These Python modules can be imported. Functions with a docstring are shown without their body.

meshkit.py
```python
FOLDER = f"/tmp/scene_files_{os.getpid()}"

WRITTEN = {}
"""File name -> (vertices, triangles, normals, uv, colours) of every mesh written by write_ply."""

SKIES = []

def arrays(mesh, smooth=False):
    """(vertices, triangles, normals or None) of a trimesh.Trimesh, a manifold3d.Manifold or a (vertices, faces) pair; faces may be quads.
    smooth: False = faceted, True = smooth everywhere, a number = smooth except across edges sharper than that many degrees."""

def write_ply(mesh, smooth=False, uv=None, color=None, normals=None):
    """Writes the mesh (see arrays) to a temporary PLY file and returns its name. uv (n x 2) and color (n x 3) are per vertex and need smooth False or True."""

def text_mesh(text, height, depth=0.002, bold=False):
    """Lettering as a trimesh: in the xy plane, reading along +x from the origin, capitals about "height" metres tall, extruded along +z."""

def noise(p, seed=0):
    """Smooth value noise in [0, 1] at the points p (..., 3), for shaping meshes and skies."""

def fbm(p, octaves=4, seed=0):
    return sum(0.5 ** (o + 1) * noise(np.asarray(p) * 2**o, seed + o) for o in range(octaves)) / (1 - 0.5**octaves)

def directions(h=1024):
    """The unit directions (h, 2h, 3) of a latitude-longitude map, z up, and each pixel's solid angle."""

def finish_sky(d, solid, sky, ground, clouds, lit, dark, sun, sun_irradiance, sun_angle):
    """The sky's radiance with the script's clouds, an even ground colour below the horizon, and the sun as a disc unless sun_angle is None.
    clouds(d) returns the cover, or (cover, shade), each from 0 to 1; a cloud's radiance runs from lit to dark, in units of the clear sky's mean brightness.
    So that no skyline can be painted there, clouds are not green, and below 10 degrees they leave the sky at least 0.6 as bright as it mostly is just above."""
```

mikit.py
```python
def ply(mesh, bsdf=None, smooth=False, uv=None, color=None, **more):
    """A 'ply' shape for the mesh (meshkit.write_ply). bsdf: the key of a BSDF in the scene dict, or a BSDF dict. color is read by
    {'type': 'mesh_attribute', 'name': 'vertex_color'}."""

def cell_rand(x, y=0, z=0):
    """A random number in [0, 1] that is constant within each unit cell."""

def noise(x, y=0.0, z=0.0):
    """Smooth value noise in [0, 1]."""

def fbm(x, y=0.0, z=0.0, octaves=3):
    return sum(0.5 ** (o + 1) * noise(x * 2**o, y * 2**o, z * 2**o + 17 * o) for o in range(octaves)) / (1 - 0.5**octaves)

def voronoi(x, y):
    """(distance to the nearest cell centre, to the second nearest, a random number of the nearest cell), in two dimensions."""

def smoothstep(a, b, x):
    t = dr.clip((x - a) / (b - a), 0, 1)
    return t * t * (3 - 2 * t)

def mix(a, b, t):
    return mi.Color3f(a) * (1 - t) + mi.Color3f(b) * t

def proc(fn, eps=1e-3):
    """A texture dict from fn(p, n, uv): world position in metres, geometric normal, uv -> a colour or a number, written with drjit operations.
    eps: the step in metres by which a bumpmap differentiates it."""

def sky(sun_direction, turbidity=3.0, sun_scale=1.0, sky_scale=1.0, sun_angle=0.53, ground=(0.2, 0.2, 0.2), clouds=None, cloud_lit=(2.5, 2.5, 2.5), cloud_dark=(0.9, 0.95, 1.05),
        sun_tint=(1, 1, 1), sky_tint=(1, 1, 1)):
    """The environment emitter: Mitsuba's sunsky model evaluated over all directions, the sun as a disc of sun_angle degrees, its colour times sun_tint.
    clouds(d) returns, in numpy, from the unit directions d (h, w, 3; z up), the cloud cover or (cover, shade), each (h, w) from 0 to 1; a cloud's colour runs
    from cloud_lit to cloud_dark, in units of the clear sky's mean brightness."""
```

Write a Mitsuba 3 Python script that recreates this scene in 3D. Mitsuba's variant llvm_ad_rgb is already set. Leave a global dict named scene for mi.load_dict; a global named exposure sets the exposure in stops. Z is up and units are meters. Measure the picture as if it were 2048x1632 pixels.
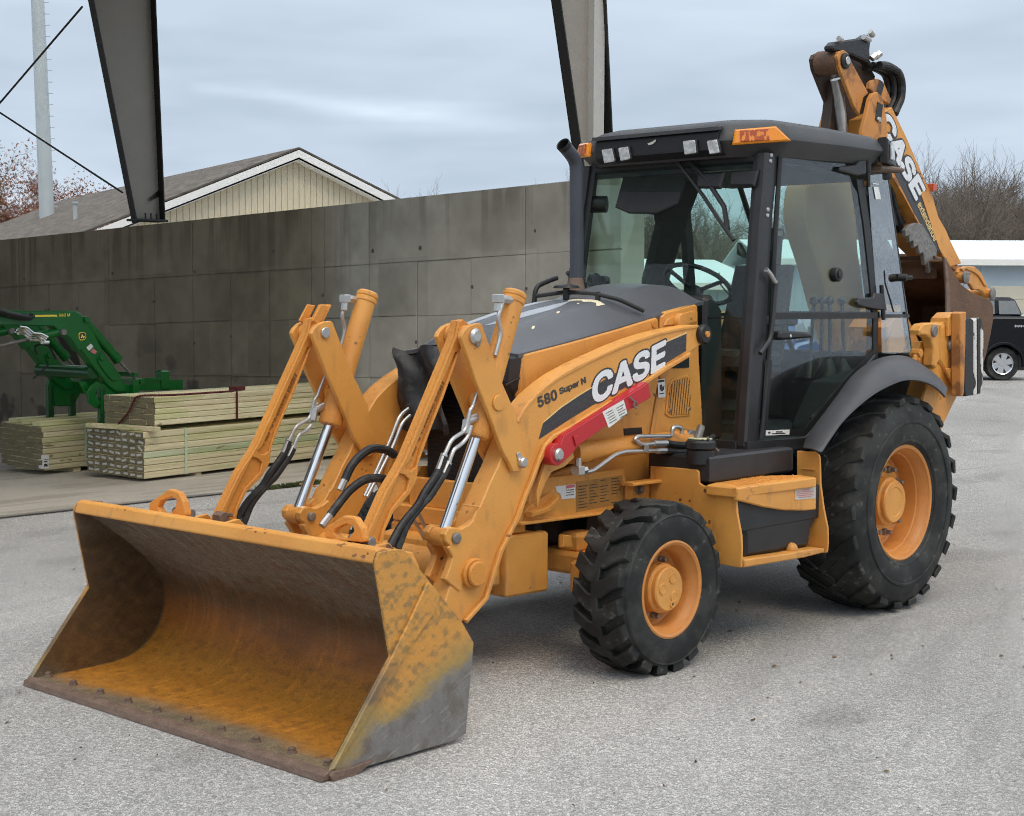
import math, random
import numpy as np, trimesh, drjit as dr, mitsuba as mi
import mikit, meshkit
from mikit import noise, fbm, voronoi, cell_rand, smoothstep, mix
from shapely.geometry import Polygon, Point, LineString
from shapely.ops import unary_union
import mapbox_earcut
T = mi.ScalarTransform4f
random.seed(7); RNG = np.random.default_rng(7)
scene, labels = {}, {}

# ---------------------------------------------------------------- camera, sky, exposure
scene['camera'] = {'type': 'perspective', 'fov': 36.5876, 'fov_axis': 'x', 'near_clip': 0.05, 'far_clip': 3000.0,
    'to_world': T().look_at(origin=[7.955, 5.297, 1.732], target=[7.2229, 4.6190, 1.6662], up=[-0.0456, -0.0479, 0.9978])}


def cloud_cover(d):
    x, y, z = d[..., 0], d[..., 1], np.maximum(d[..., 2], 0)
    k = 1.0 / (z + 0.16)
    n = meshkit.fbm(np.stack([x * k * 0.9 + 3.1, y * k * 0.9, z * 2.0], -1), 5, seed=4)
    m = meshkit.fbm(np.stack([x * k * 2.2, y * k * 2.2 + 9, z * 5.0], -1), 5, seed=9)
    az, el = np.degrees(np.arctan2(y, x)) % 360, np.degrees(np.arcsin(np.clip(d[..., 2], -1, 1)))
    wisp = meshkit.fbm(np.stack([az * 0.25, el * 2.2, 0 * az], -1), 4, seed=2)
    streak = np.exp(-((el - 6.75 - (az - 224.2) * 0.095) / (0.18 + 0.03 * np.clip(233 - az, 0, 9) + 0.3 * (wisp - 0.4))) ** 2) * np.clip(1 - np.abs(az - 228) / 6.5, 0, 1) ** 0.6 * (0.45 + 0.8 * wisp)
    # an overcast sky is brighter overhead than near the horizon
    lum = 2.55 + 3.0 * np.clip((np.sin(np.radians(np.maximum(el, 0))) - 0.16) / 0.84, 0, 1) ** 0.8
    lum = lum * (1 + 0.5 * (n - 0.5) + 0.4 * (m - 0.5) + 0.12 * (wisp - 0.5)) - 0.18 * np.exp(-((el - 1.0) / 5.0) ** 2) + 0.28 * np.exp(-((el - 4.5) / 3.5) ** 2) + 1.0 * streak
    return np.full(az.shape, 0.97), np.clip((6.0 - lum) / (6.0 - 1.0), 0, 1)


scene['sky_light'] = mikit.sky((0.30, 0.62, 1.0), turbidity=3, sun_scale=0.3, sun_angle=30, sky_scale=1.0, clouds=cloud_cover,
    cloud_lit=(5.5, 6.0, 6.5), cloud_dark=(0.66, 1.0, 1.40), sun_tint=(1, 0.96, 0.90), ground=(0.3, 0.3, 0.3))
exposure = 1.42


# ---------------------------------------------------------------- mesh helpers
def V(*a): return np.array(a, float)
def unit(v): v = np.asarray(v, float); return v / max(np.linalg.norm(v), 1e-12)
def area2(p): p = np.asarray(p); x, y = p[:, 0], p[:, 1]; return 0.5 * np.sum(x * np.roll(y, -1) - y * np.roll(x, -1))
def mesh_of(v, f):
    m = trimesh.Trimesh(np.asarray(v, float), np.asarray(f, int), process=False); m.merge_vertices(); return m
def fixed(m):
    if m.volume < 0: m.invert()
    return m
def join(*ms):
    o = []
    for m in ms: o += list(m) if isinstance(m, (list, tuple)) else [m]
    return trimesh.util.concatenate(o)
def mir(m):
    m = m.copy(); m.vertices[:, 1] *= -1; m.invert(); return m
def moved(m, d, rotz=0.0):
    m = m.copy()
    if rotz: m.apply_transform(trimesh.transformations.rotation_matrix(rotz, [0, 0, 1]))
    m.apply_translation(d); return m
def fil(pts, r=0.02, n=4):
    """polygon with its corners rounded by radius r (a number or one per corner)"""
    p = [np.asarray(q, float) for q in pts]; k = len(p); o = []
    for i in range(k):
        ri = r[i] if isinstance(r, (list, tuple)) else r
        a, b, c = p[i - 1], p[i], p[(i + 1) % k]
        u, v = a - b, c - b; lu, lv = np.linalg.norm(u), np.linalg.norm(v)
        if ri <= 0 or lu < 1e-6 or lv < 1e-6: o.append(b); continue
        u, v = u / lu, v / lv; ang = math.acos(np.clip(u @ v, -1, 1))
        if ang > 2.95 or ang < 0.05: o.append(b); continue
        t = min(ri / math.tan(ang / 2), 0.45 * lu, 0.45 * lv)
        s, e = b + u * t, b + v * t
        for j in range(n + 1):
            w = j / n; o.append((1 - w) ** 2 * s + 2 * w * (1 - w) * b + w * w * e)
    return o
def curve(pts, n=6):
    """Catmull-Rom through the points"""
    p = np.asarray(pts, float); q = np.vstack([2 * p[0] - p[1], p, 2 * p[-1] - p[-2]]); o = []
    for i in range(1, len(q) - 2):
        for t in np.arange(n) / n:
            o.append(0.5 * (2 * q[i] + (q[i + 1] - q[i - 1]) * t + (2 * q[i - 1] - 5 * q[i] + 4 * q[i + 1] - q[i + 2]) * t * t + (3 * q[i] - q[i - 1] - 3 * q[i + 1] + q[i + 2]) * t ** 3))
    return np.array(o + [p[-1]])
def inset(p, b):
    p = np.asarray(p, float); d = np.roll(p, -1, 0) - p; d /= np.maximum(np.linalg.norm(d, axis=1, keepdims=True), 1e-9)
    nr = np.stack([-d[:, 1], d[:, 0]], 1); m = nr + np.roll(nr, 1, 0)
    m /= np.maximum(np.einsum('ij,ij->i', m, nr), 0.35)[:, None]
    return p + m * b
def slab(pts, a, b, axis='y', bev=0.004, holes=()):
    """polygon (the two other coordinates) extruded along axis from a to b, edges chamfered"""
    a, b = min(a, b), max(a, b); rings = []
    for i, r in enumerate([pts, *holes]):
        r = np.asarray(r, float)[:, :2]
        r = r[np.linalg.norm(r - np.roll(r, 1, 0), axis=1) > 1e-6]
        if (area2(r) < 0) != (i > 0): r = r[::-1]
        rings.append(r)
    bev = min(bev, (b - a) * 0.4); vs, fs, off = [], [], 0; lo, hi = [], []
    for r in rings:
        n = len(r); ins = inset(r, bev) if bev > 0 else r
        for q, t in ((ins, a), (r, a + bev), (r, b - bev), (ins, b)) if bev > 0 else ((r, a), (r, b)):
            vs.append(np.column_stack([q, np.full(n, t)]))
        L = 4 if bev > 0 else 2; j = np.arange(n); k = (j + 1) % n
        for l in range(L - 1):
            s, e = off + l * n, off + (l + 1) * n
            fs += [np.stack([s + j, s + k, e + k], 1), np.stack([s + j, e + k, e + j], 1)]
        lo.append(off + j); hi.append(off + (L - 1) * n + j); off += L * n
    v = np.vstack(vs); lo, hi = np.concatenate(lo), np.concatenate(hi)
    ends = np.cumsum([len(r) for r in rings]).astype(np.uint32)
    tri = mapbox_earcut.triangulate_float64(np.vstack(rings), ends).reshape(-1, 3).astype(int)
    q = np.vstack(rings); o = q[tri]; s = (o[:, 1, 0] - o[:, 0, 0]) * (o[:, 2, 1] - o[:, 0, 1]) - (o[:, 1, 1] - o[:, 0, 1]) * (o[:, 2, 0] - o[:, 0, 0])
    tri[s < 0] = tri[s < 0][:, ::-1]
    f = np.vstack(fs + [hi[tri], lo[tri][:, ::-1]])
    if axis == 'y': v = v[:, [0, 2, 1]]; f = f[:, ::-1]
    elif axis == 'x': v = v[:, [2, 0, 1]]
    return mesh_of(v, f)
def panel(pts, t=0.01, bev=0.002, holes=(), side=0.0):
    """flat polygon in space, thickness t (side -1..1 shifts it along its normal)"""
    p = np.asarray(pts, float); c = p.mean(0); n = np.zeros(3)
    for i in range(len(p)): n += np.cross(p[i] - c, p[(i + 1) % len(p)] - c)
    n = unit(n); u = unit(p[1] - p[0]); u = unit(u - n * (u @ n)); w = np.cross(n, u)
    fl = lambda r: np.stack([(np.asarray(r, float) - c) @ u, (np.asarray(r, float) - c) @ w], 1)
    m = slab(fl(p), -t / 2 + side * t / 2, t / 2 + side * t / 2, 'z', bev, [fl(h) for h in holes])
    m.vertices = c + m.vertices[:, :1] * u + m.vertices[:, 1:2] * w + m.vertices[:, 2:] * n
    return m
def tube(path, r, n=10, caps=True):
    p = np.asarray(path, float); k = len(p); r = np.broadcast_to(r, (k,))
    t = np.gradient(p, axis=0); t /= np.maximum(np.linalg.norm(t, axis=1, keepdims=True), 1e-12)
    a = np.cross(t[0], [0, 0, 1] if abs(t[0][2]) < 0.9 else [1, 0, 0]); a = unit(a); ang = np.arange(n) * 2 * np.pi / n; v = []
    for i in range(k):
        a = unit(a - t[i] * (a @ t[i])); b = np.cross(t[i], a)
        v.append(p[i] + r[i] * (np.cos(ang)[:, None] * a + np.sin(ang)[:, None] * b))
    v = np.vstack(v); i, j = np.meshgrid(np.arange(k - 1), np.arange(n), indexing='ij'); i, j = i.ravel(), j.ravel(); j2 = (j + 1) % n
    f = np.vstack([np.stack([i * n + j, i * n + j2, (i + 1) * n + j2], 1), np.stack([i * n + j, (i + 1) * n + j2, (i + 1) * n + j], 1)])
    if caps:
        v = np.vstack([v, p[0], p[-1]]); j = np.arange(n); j2 = (j + 1) % n
        f = np.vstack([f, np.stack([j2, j, j * 0 + k * n], 1), np.stack([(k - 1) * n + j, (k - 1) * n + j2, j * 0 + k * n + 1], 1)])
    return fixed(mesh_of(v, f))
def bent(path, r, rad=0.03, n=10):
    """tube with rounded bends"""
    p = [np.asarray(q, float) for q in path]; o = [p[0]]
    for i in range(1, len(p) - 1):
        u, v = p[i - 1] - p[i], p[i + 1] - p[i]; lu, lv = np.linalg.norm(u), np.linalg.norm(v); t = min(rad, 0.45 * lu, 0.45 * lv)
        s, e = p[i] + u / lu * t, p[i] + v / lv * t
        for w in (0, 0.25, 0.5, 0.75, 1): o.append((1 - w) ** 2 * s + 2 * w * (1 - w) * p[i] + w * w * e)
    return tube(o + [p[-1]], r, n)
def rev(profile, c, d, n=32, closed=False):
    """profile of (radius, distance along d) turned round the axis c + t d"""
    d = unit(d); a = unit(np.cross(d, [0, 0, 1] if abs(d[2]) < 0.9 else [1, 0, 0])); b = np.cross(d, a)
    q = np.asarray(profile, float); k = len(q); ang = np.arange(n) * 2 * np.pi / n
    v = np.asarray(c, float) + q[:, None, 1:] * d + q[:, None, :1] * (np.cos(ang)[None, :, None] * a + np.sin(ang)[None, :, None] * b)
    v = v.reshape(-1, 3); f = []; j = np.arange(n); j2 = (j + 1) % n
    for i in range(k if closed else k - 1):
        s, e = i * n, ((i + 1) % k) * n
        f += [np.stack([s + j, s + j2, e + j2], 1), np.stack([s + j, e + j2, e + j], 1)]
    m = mesh_of(v, np.vstack(f)); m.update_faces(m.nondegenerate_faces()); return fixed(m)
def cyl(p0, p1, r, n=20, bev=0.003):
    p0, p1 = np.asarray(p0, float), np.asarray(p1, float); L = np.linalg.norm(p1 - p0); bev = min(bev, r * 0.4, L * 0.4)
    return rev([(0, 0), (r - bev, 0), (r, bev), (r, L - bev), (r - bev, L), (0, L)], p0, p1 - p0, n)
def hexbolt(c, d, r=0.012, h=0.01): return rev([(0, 0), (r, 0), (r, h * 0.8), (r * 0.85, h), (0, h)], c, d, 6)
def box(lo, hi, bev=0.004):
    lo, hi = np.asarray(lo, float), np.asarray(hi, float)
    return slab([(lo[0], lo[1]), (hi[0], lo[1]), (hi[0], hi[1]), (lo[0], hi[1])], lo[2], hi[2], 'z', bev)
def bar(p0, p1, w, h, up=(0, 0, 1), bev=0.003):
    """rectangular bar from p0 to p1, w across, h along up"""
    p0, p1 = np.asarray(p0, float), np.asarray(p1, float); L = np.linalg.norm(p1 - p0); d = unit(p1 - p0); s = unit(np.cross(up, d)); u = np.cross(d, s)
    m = slab([(-w / 2, -h / 2), (w / 2, -h / 2), (w / 2, h / 2), (-w / 2, h / 2)], 0, L, 'z', bev)
    m.vertices = p0 + m.vertices[:, :1] * s + m.vertices[:, 1:2] * u + m.vertices[:, 2:] * d
    return m
def loft(secs, caps=True):
    """closed rings of equal length joined one to the next"""
    k, n = len(secs), len(secs[0]); v = np.vstack(secs); f = []; j = np.arange(n); j2 = (j + 1) % n
    for i in range(k - 1): f += [np.stack([i * n + j, i * n + j2, (i + 1) * n + j2], 1), np.stack([i * n + j, (i + 1) * n + j2, (i + 1) * n + j], 1)]
    if caps:
        v = np.vstack([v, secs[0].mean(0), secs[-1].mean(0)])
        f += [np.stack([j2, j, j * 0 + k * n], 1), np.stack([(k - 1) * n + j, (k - 1) * n + j2, j * 0 + k * n + 1], 1)]
    return fixed(mesh_of(v, np.vstack(f)))
def sheet(grid):
    """open surface through an (a, b, 3) grid of points"""
    g = np.asarray(grid, float); a, b = g.shape[:2]; i, j = np.meshgrid(np.arange(a - 1), np.arange(b - 1), indexing='ij'); q = (i * b + j).ravel()
    return trimesh.Trimesh(g.reshape(-1, 3), np.vstack([np.stack([q, q + 1, q + b + 1], 1), np.stack([q, q + b + 1, q + b], 1)]), process=False)
def thick(grid, t, up=None):
    """surface through the grid with thickness t against its normals, which point towards up (a closed shell)"""
    g = np.asarray(grid, float)
    if up is not None and np.mean(sheet(g).vertex_normals @ np.asarray(up, float)) < 0: g = g[::-1]
    a, b = g.shape[:2]; m = sheet(g); n = m.vertex_normals
    h = g.reshape(-1, 3) - n * t; f = m.faces; e = []
    idx = np.arange(a * b).reshape(a, b); ring = np.concatenate([idx[0], idx[1:, -1], idx[-1, -2::-1], idx[-2:0:-1, 0]]); r2 = np.roll(ring, -1); N = a * b
    e = np.vstack([np.stack([ring, r2 + N, r2], 1), np.stack([ring, ring + N, r2 + N], 1)])
    return fixed(mesh_of(np.vstack([g.reshape(-1, 3), h]), np.vstack([f, f[:, ::-1] + N, e])))
def words(text, o, bx, by, nrm, depth=0.0015, bold=True):
    """lettering laid on a face: o = lower left, bx = along to the lower right end, by = up to the cap height"""
    m = meshkit.text_mesh(text, 1.0, 1.0, bold); lo, hi = m.bounds
    q = (m.vertices - lo) / (hi - lo)
    m.vertices = np.asarray(o, float) + q[:, :1] * np.asarray(bx, float) + q[:, 1:2] * np.asarray(by, float) + q[:, 2:] * depth * unit(nrm)
    if np.dot(np.cross(bx, by), nrm) < 0: m.invert()
    return m


# ---------------------------------------------------------------- entries
def key_for(name):
    if name not in scene and name not in USED: USED.add(name); return name
    i = 1
    while f'{name}_{i:03d}' in USED or f'{name}_{i:03d}' in scene: i += 1
    USED.add(f'{name}_{i:03d}'); return f'{name}_{i:03d}'
USED = set()
def thing(name, label, cat, group=None):
    k = key_for(name); labels[k] = {'label': label, 'category': cat}
    if group: labels[k]['group'] = group
    return k
def part(parent, name, mesh, mat, smooth=32, label=None, stuff=False):
    k = key_for(parent + '__' + name if parent else name)
    scene[k] = mikit.ply(mesh, mat, smooth=smooth)
    if label: labels.setdefault(k, {})['label'] = label
    if stuff: labels.setdefault(k, {})['kind'] = 'stuff'
    return k
def single(name, mesh, mat, label, cat, group=None, smooth=32):
    k = thing(name, label, cat, group); scene[k] = mikit.ply(mesh, mat, smooth=smooth); return k
def structure(name, mesh, mat, smooth=False, label=None):
    k = key_for(name); scene[k] = mikit.ply(mesh, mat, smooth=smooth); labels[k] = {'kind': 'structure'}
    if label: labels[k]['label'] = label
    return k


# ---------------------------------------------------------------- materials
def rgb(c): return {'type': 'rgb', 'value': list(map(float, c))}
def mat(name, base, rough=0.5, metallic=0.0, bump=None, scale=1.0, eps=2e-3, **more):
    b = {'type': 'principled', 'base_color': rgb(base) if isinstance(base, (tuple, list)) else mikit.proc(base), 'roughness': rough if not callable(rough) else mikit.proc(rough), 'metallic': metallic, **more}
    if bump: b = {'type': 'bumpmap', 'arbitrary': mikit.proc(bump, eps), 'bsdf': b, 'scale': scale}
    scene[name] = {'type': 'twosided', 'bsdf': b}
    return name

def gray(v): return mi.Color3f(v)
# --- machine
def c_paint(p, n, uv):
    d = fbm(p.x * 3.1, p.y * 3.1, p.z * 3.1, 3); s = fbm(p.x * 19, p.y * 19, p.z * 5, 3); g = noise(p.x * 420, p.y * 420, p.z * 420)
    c = mix((0.68, 0.315, 0.068), (0.60, 0.26, 0.052), smoothstep(0.35, 0.7, d))
    c = mix(c, (0.42, 0.2, 0.06), 0.55 * smoothstep(0.6, 0.8, s))
    low = smoothstep(0.75, 0.25, p.z)
    c = mix(c, (0.36, 0.21, 0.09), 0.28 * low * smoothstep(0.3, 0.75, fbm(p.x * 7, p.y * 7, p.z * 7 + 4, 3)))
    chip = smoothstep(0.75, 0.775, fbm(p.x * 33, p.y * 33, p.z * 33 + 8, 2)) * smoothstep(0.5, 0.65, d)
    c = mix(c, (0.13, 0.055, 0.025), chip)
    run = smoothstep(0.6, 0.78, fbm(p.x * 24 + p.y * 11, p.y * 24 - p.x * 9, p.z * 1.6, 3)) * smoothstep(0.45, 0.6, d); c = mix(c, (0.40, 0.19, 0.06), 0.4 * run)
    return c * (0.9 + 0.2 * g)
mat('mat_paint', c_paint, lambda p, n, uv: 0.27 + 0.3 * fbm(p.x * 9, p.y * 9, p.z * 9, 3), bump=lambda p, n, uv: 0.0006 * noise(p.x * 260, p.y * 260, p.z * 260), specular=0.5)
def c_cast(p, n, uv):
    d = fbm(p.x * 5, p.y * 5, p.z * 5, 3)
    return mix((0.68, 0.29, 0.05), (0.52, 0.21, 0.045), d) * (0.88 + 0.24 * noise(p.x * 230, p.y * 230, p.z * 230))
mat('mat_cast', c_cast, 0.5, bump=lambda p, n, uv: 0.0014 * noise(p.x * 150, p.y * 150, p.z * 150), specular=0.4)
mat('mat_cast_grimy', lambda p, n, uv: mix((0.4, 0.165, 0.035), (0.27, 0.11, 0.028), noise(p.x * 60, p.y * 60, p.z * 60)), 0.55)  # for the raised letters: shading of the relief put into a darker colour
mat('mat_grime', lambda p, n, uv: mix((0.025, 0.018, 0.013), (0.075, 0.042, 0.024), fbm(p.x * 9, p.y * 9, p.z * 9, 4)), 0.6)  # mottled black-brown of the inner web and far head plate
def c_worn(p, n, uv):    # backhoe: dull, dirtier paint
    d = fbm(p.x * 4, p.y * 4, p.z * 4, 4); r = fbm(p.x * 14, p.y * 14, p.z * 9 + 3, 4)
    c = mix((0.62, 0.265, 0.06), (0.48, 0.2, 0.06), d)
    return mix(c, (0.16, 0.075, 0.04), 0.75 * smoothstep(0.5, 0.68, r))
mat('mat_worn_paint', c_worn, 0.5, bump=lambda p, n, uv: 0.001 * noise(p.x * 90, p.y * 90, p.z * 90), specular=0.35)
def c_bucket(p, n, uv):  # inside of the loader bucket: rust, bare steel, worn paint
    s = fbm(p.x * 2.0 + 1, p.y * 1.3, p.z * 2.0, 4); f = fbm(p.x * 26, p.y * 26, p.z * 26, 3); g = noise(p.x * 260, p.y * 260, p.z * 260); st = fbm(p.x * 3, p.y * 55, p.z * 3, 3)
    h = p.z + 0.2 * (s - 0.5) + 0.07 * (f - 0.5) + 0.02 * p.y
    c = mix((0.36, 0.15, 0.02), (0.27, 0.092, 0.014), smoothstep(0.05, 0.26, h))
    c = mix(c, (0.1, 0.058, 0.03), smoothstep(0.2, 0.38, h))
    c = mix(c, (0.17, 0.14, 0.108), smoothstep(0.36, 0.56, h))
    c = mix(c, (0.21, 0.12, 0.05), smoothstep(0.72, 0.8, h) * 0.7)
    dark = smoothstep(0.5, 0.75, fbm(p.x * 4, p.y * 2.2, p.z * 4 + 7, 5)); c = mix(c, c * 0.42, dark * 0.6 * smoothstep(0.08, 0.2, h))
    c = mix(c, c * mi.Color3f(1.5, 1.45, 1.4), smoothstep(0.55, 0.75, st) * 0.5)
    rk = smoothstep(0.52, 0.7, fbm(p.x * 34, p.y * 24, p.z * 34 + 3, 4)); c = mix(c, (0.15, 0.06, 0.018), rk * 0.4)
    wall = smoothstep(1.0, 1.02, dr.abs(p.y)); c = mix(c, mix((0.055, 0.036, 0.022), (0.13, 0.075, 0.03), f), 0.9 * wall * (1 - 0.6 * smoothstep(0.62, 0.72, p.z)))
    lip = smoothstep(4.10, 4.25, p.x + 0.22 * (s - 0.5) + 0.05 * (f - 0.5) - 0.06 * dr.abs(p.y)); c = mix(c, mix((0.115, 0.092, 0.068), (0.2, 0.15, 0.085), f), lip * smoothstep(0.12, 0.05, p.z))
    return c * (0.66 + 0.68 * g) * (0.8 + 0.4 * f)
mat('mat_bucket_inside', c_bucket, lambda p, n, uv: 0.42 + 0.3 * fbm(p.x * 20, p.y * 20, p.z * 20, 2), bump=lambda p, n, uv: 0.0016 * fbm(p.x * 80, p.y * 80, p.z * 80, 3), specular=0.35)
def c_side(p, n, uv):    # outside of the bucket sides: yellow paint scraped down to grey steel
    s = fbm(p.x * 4.5, p.y * 3, p.z * 4.5, 4); f = fbm(p.x * 42, p.y * 42, p.z * 42, 4); m = fbm(p.x * 13, p.y * 13, p.z * 13 + 5, 4)
    d = (p.z - 0.44) + (p.x - 3.60) * -0.36   # above the scraped band, which slopes down towards the rear heel
    h = p.z - 0.335 + 0.46 * (p.x - 3.58) + 0.22 * (s - 0.5) + 0.06 * (f - 0.5)
    paint = mix((0.60, 0.27, 0.05), (0.50, 0.25, 0.055), s); paint = mix(paint, (0.2, 0.135, 0.06), 0.7 * smoothstep(0.46, 0.66, f * 0.75 + m * 0.25))
    front = smoothstep(0.10, 0.0, (4.34 - p.x) * 0.78 - (p.z - 0.02) * 0.63 + 0.05 * (m - 0.5)); paint = mix(paint, (0.10, 0.085, 0.06), 0.8 * front * smoothstep(0.45, 0.3, p.z))
    steel = mix((0.13, 0.122, 0.115), (0.22, 0.21, 0.2), fbm(p.x * 36, p.y * 8, p.z * 7, 3)); steel = mix(steel, (0.11, 0.085, 0.06), smoothstep(0.5, 0.7, m) * 0.6)
    c = mix(steel, (0.34, 0.23, 0.07), smoothstep(0.0, 0.09, h)); c = mix(c, paint, smoothstep(0.05, 0.15, h))
    scr = noise(p.x * 14 + p.z * 22, (p.x * 0.8 - p.z * 0.6) * 150, 3); c = mix(c, c * 0.7, 0.25 * smoothstep(0.74, 0.84, scr)); c = mix(c, (0.34, 0.32, 0.3), 0.4 * smoothstep(0.84, 0.9, noise(p.x * 9 - p.z * 5, (p.z * 0.9 + p.x * 0.4) * 170, 6)) * smoothstep(0.2, 0.05, h))
    return c * (0.85 + 0.3 * noise(p.x * 260, p.y * 260, p.z * 260))
mat('mat_bucket_side', c_side, lambda p, n, uv: 0.34 + 0.2 * fbm(p.x * 20, p.y * 20, p.z * 20, 2), bump=lambda p, n, uv: 0.001 * fbm(p.x * 60, p.y * 60, p.z * 60, 3), specular=0.5)
def c_rust(p, n, uv):
    f = fbm(p.x * 24, p.y * 24, p.z * 24, 4)
    return mix((0.10, 0.06, 0.045), (0.22, 0.15, 0.11), f) * (0.75 + 0.5 * noise(p.x * 180, p.y * 180, p.z * 180))
mat('mat_rusty_edge', c_rust, 0.55, bump=lambda p, n, uv: 0.002 * fbm(p.x * 60, p.y * 60, p.z * 60, 3))
def c_hoe(p, n, uv):     # inside of the backhoe bucket
    f = fbm(p.x * 6, p.y * 6, p.z * 6, 4)
    return mix((0.075, 0.038, 0.02), (0.165, 0.085, 0.045), f) * (0.8 + 0.4 * noise(p.x * 90, p.y * 90, p.z * 90))
mat('mat_hoe_rust', c_hoe, 0.6, bump=lambda p, n, uv: 0.0015 * fbm(p.x * 50, p.y * 50, p.z * 50, 3))
def c_hood(p, n, uv):
    d = fbm(p.x * 3, p.y * 5, p.z * 3, 3)
    return mix((0.07, 0.073, 0.082), (0.105, 0.108, 0.116), d)
mat('mat_hood', c_hood, lambda p, n, uv: 0.27 + 0.2 * fbm(p.x * 6, p.y * 6, p.z * 6, 3), specular=0.6)
mat('mat_sticker_grey', (0.33, 0.35, 0.38), 0.35)
mat('mat_cab_frame', lambda p, n, uv: mix((0.016, 0.016, 0.018), (0.03, 0.029, 0.031), fbm(p.x * 8, p.y * 8, p.z * 8, 3)), 0.42, bump=lambda p, n, uv: 0.0005 * noise(p.x * 200, p.y * 200, p.z * 200))
mat('mat_roof_plastic', lambda p, n, uv: mix((0.036, 0.036, 0.038), (0.06, 0.06, 0.061), fbm(p.x * 6, p.y * 6, p.z * 6, 3)), 0.5, bump=lambda p, n, uv: 0.0006 * noise(p.x * 300, p.y * 300, p.z * 300))
mat('mat_fender', lambda p, n, uv: mix((0.045, 0.045, 0.05), (0.075, 0.074, 0.078), fbm(p.x * 7, p.y * 7, p.z * 7, 3)), 0.48, bump=lambda p, n, uv: 0.0008 * noise(p.x * 220, p.y * 220, p.z * 220))
mat('mat_black', lambda p, n, uv: mix((0.009, 0.009, 0.01), (0.02, 0.02, 0.02), fbm(p.x * 9, p.y * 9, p.z * 9, 3)), 0.45)
mat('mat_gloss_black', (0.008, 0.008, 0.009), 0.12)
mat('mat_interior', lambda p, n, uv: mix((0.014, 0.014, 0.015), (0.026, 0.026, 0.027), fbm(p.x * 12, p.y * 12, p.z * 12, 3)), 0.7)
mat('mat_seat', lambda p, n, uv: mix((0.03, 0.03, 0.032), (0.055, 0.055, 0.058), fbm(p.x * 60, p.y * 60, p.z * 60, 2)), 0.85)
mat('mat_hose', lambda p, n, uv: mix((0.009, 0.009, 0.01), (0.035, 0.034, 0.032), smoothstep(0.5, 0.75, fbm(p.x * 22, p.y * 22, p.z * 22, 3))), 0.5)
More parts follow.
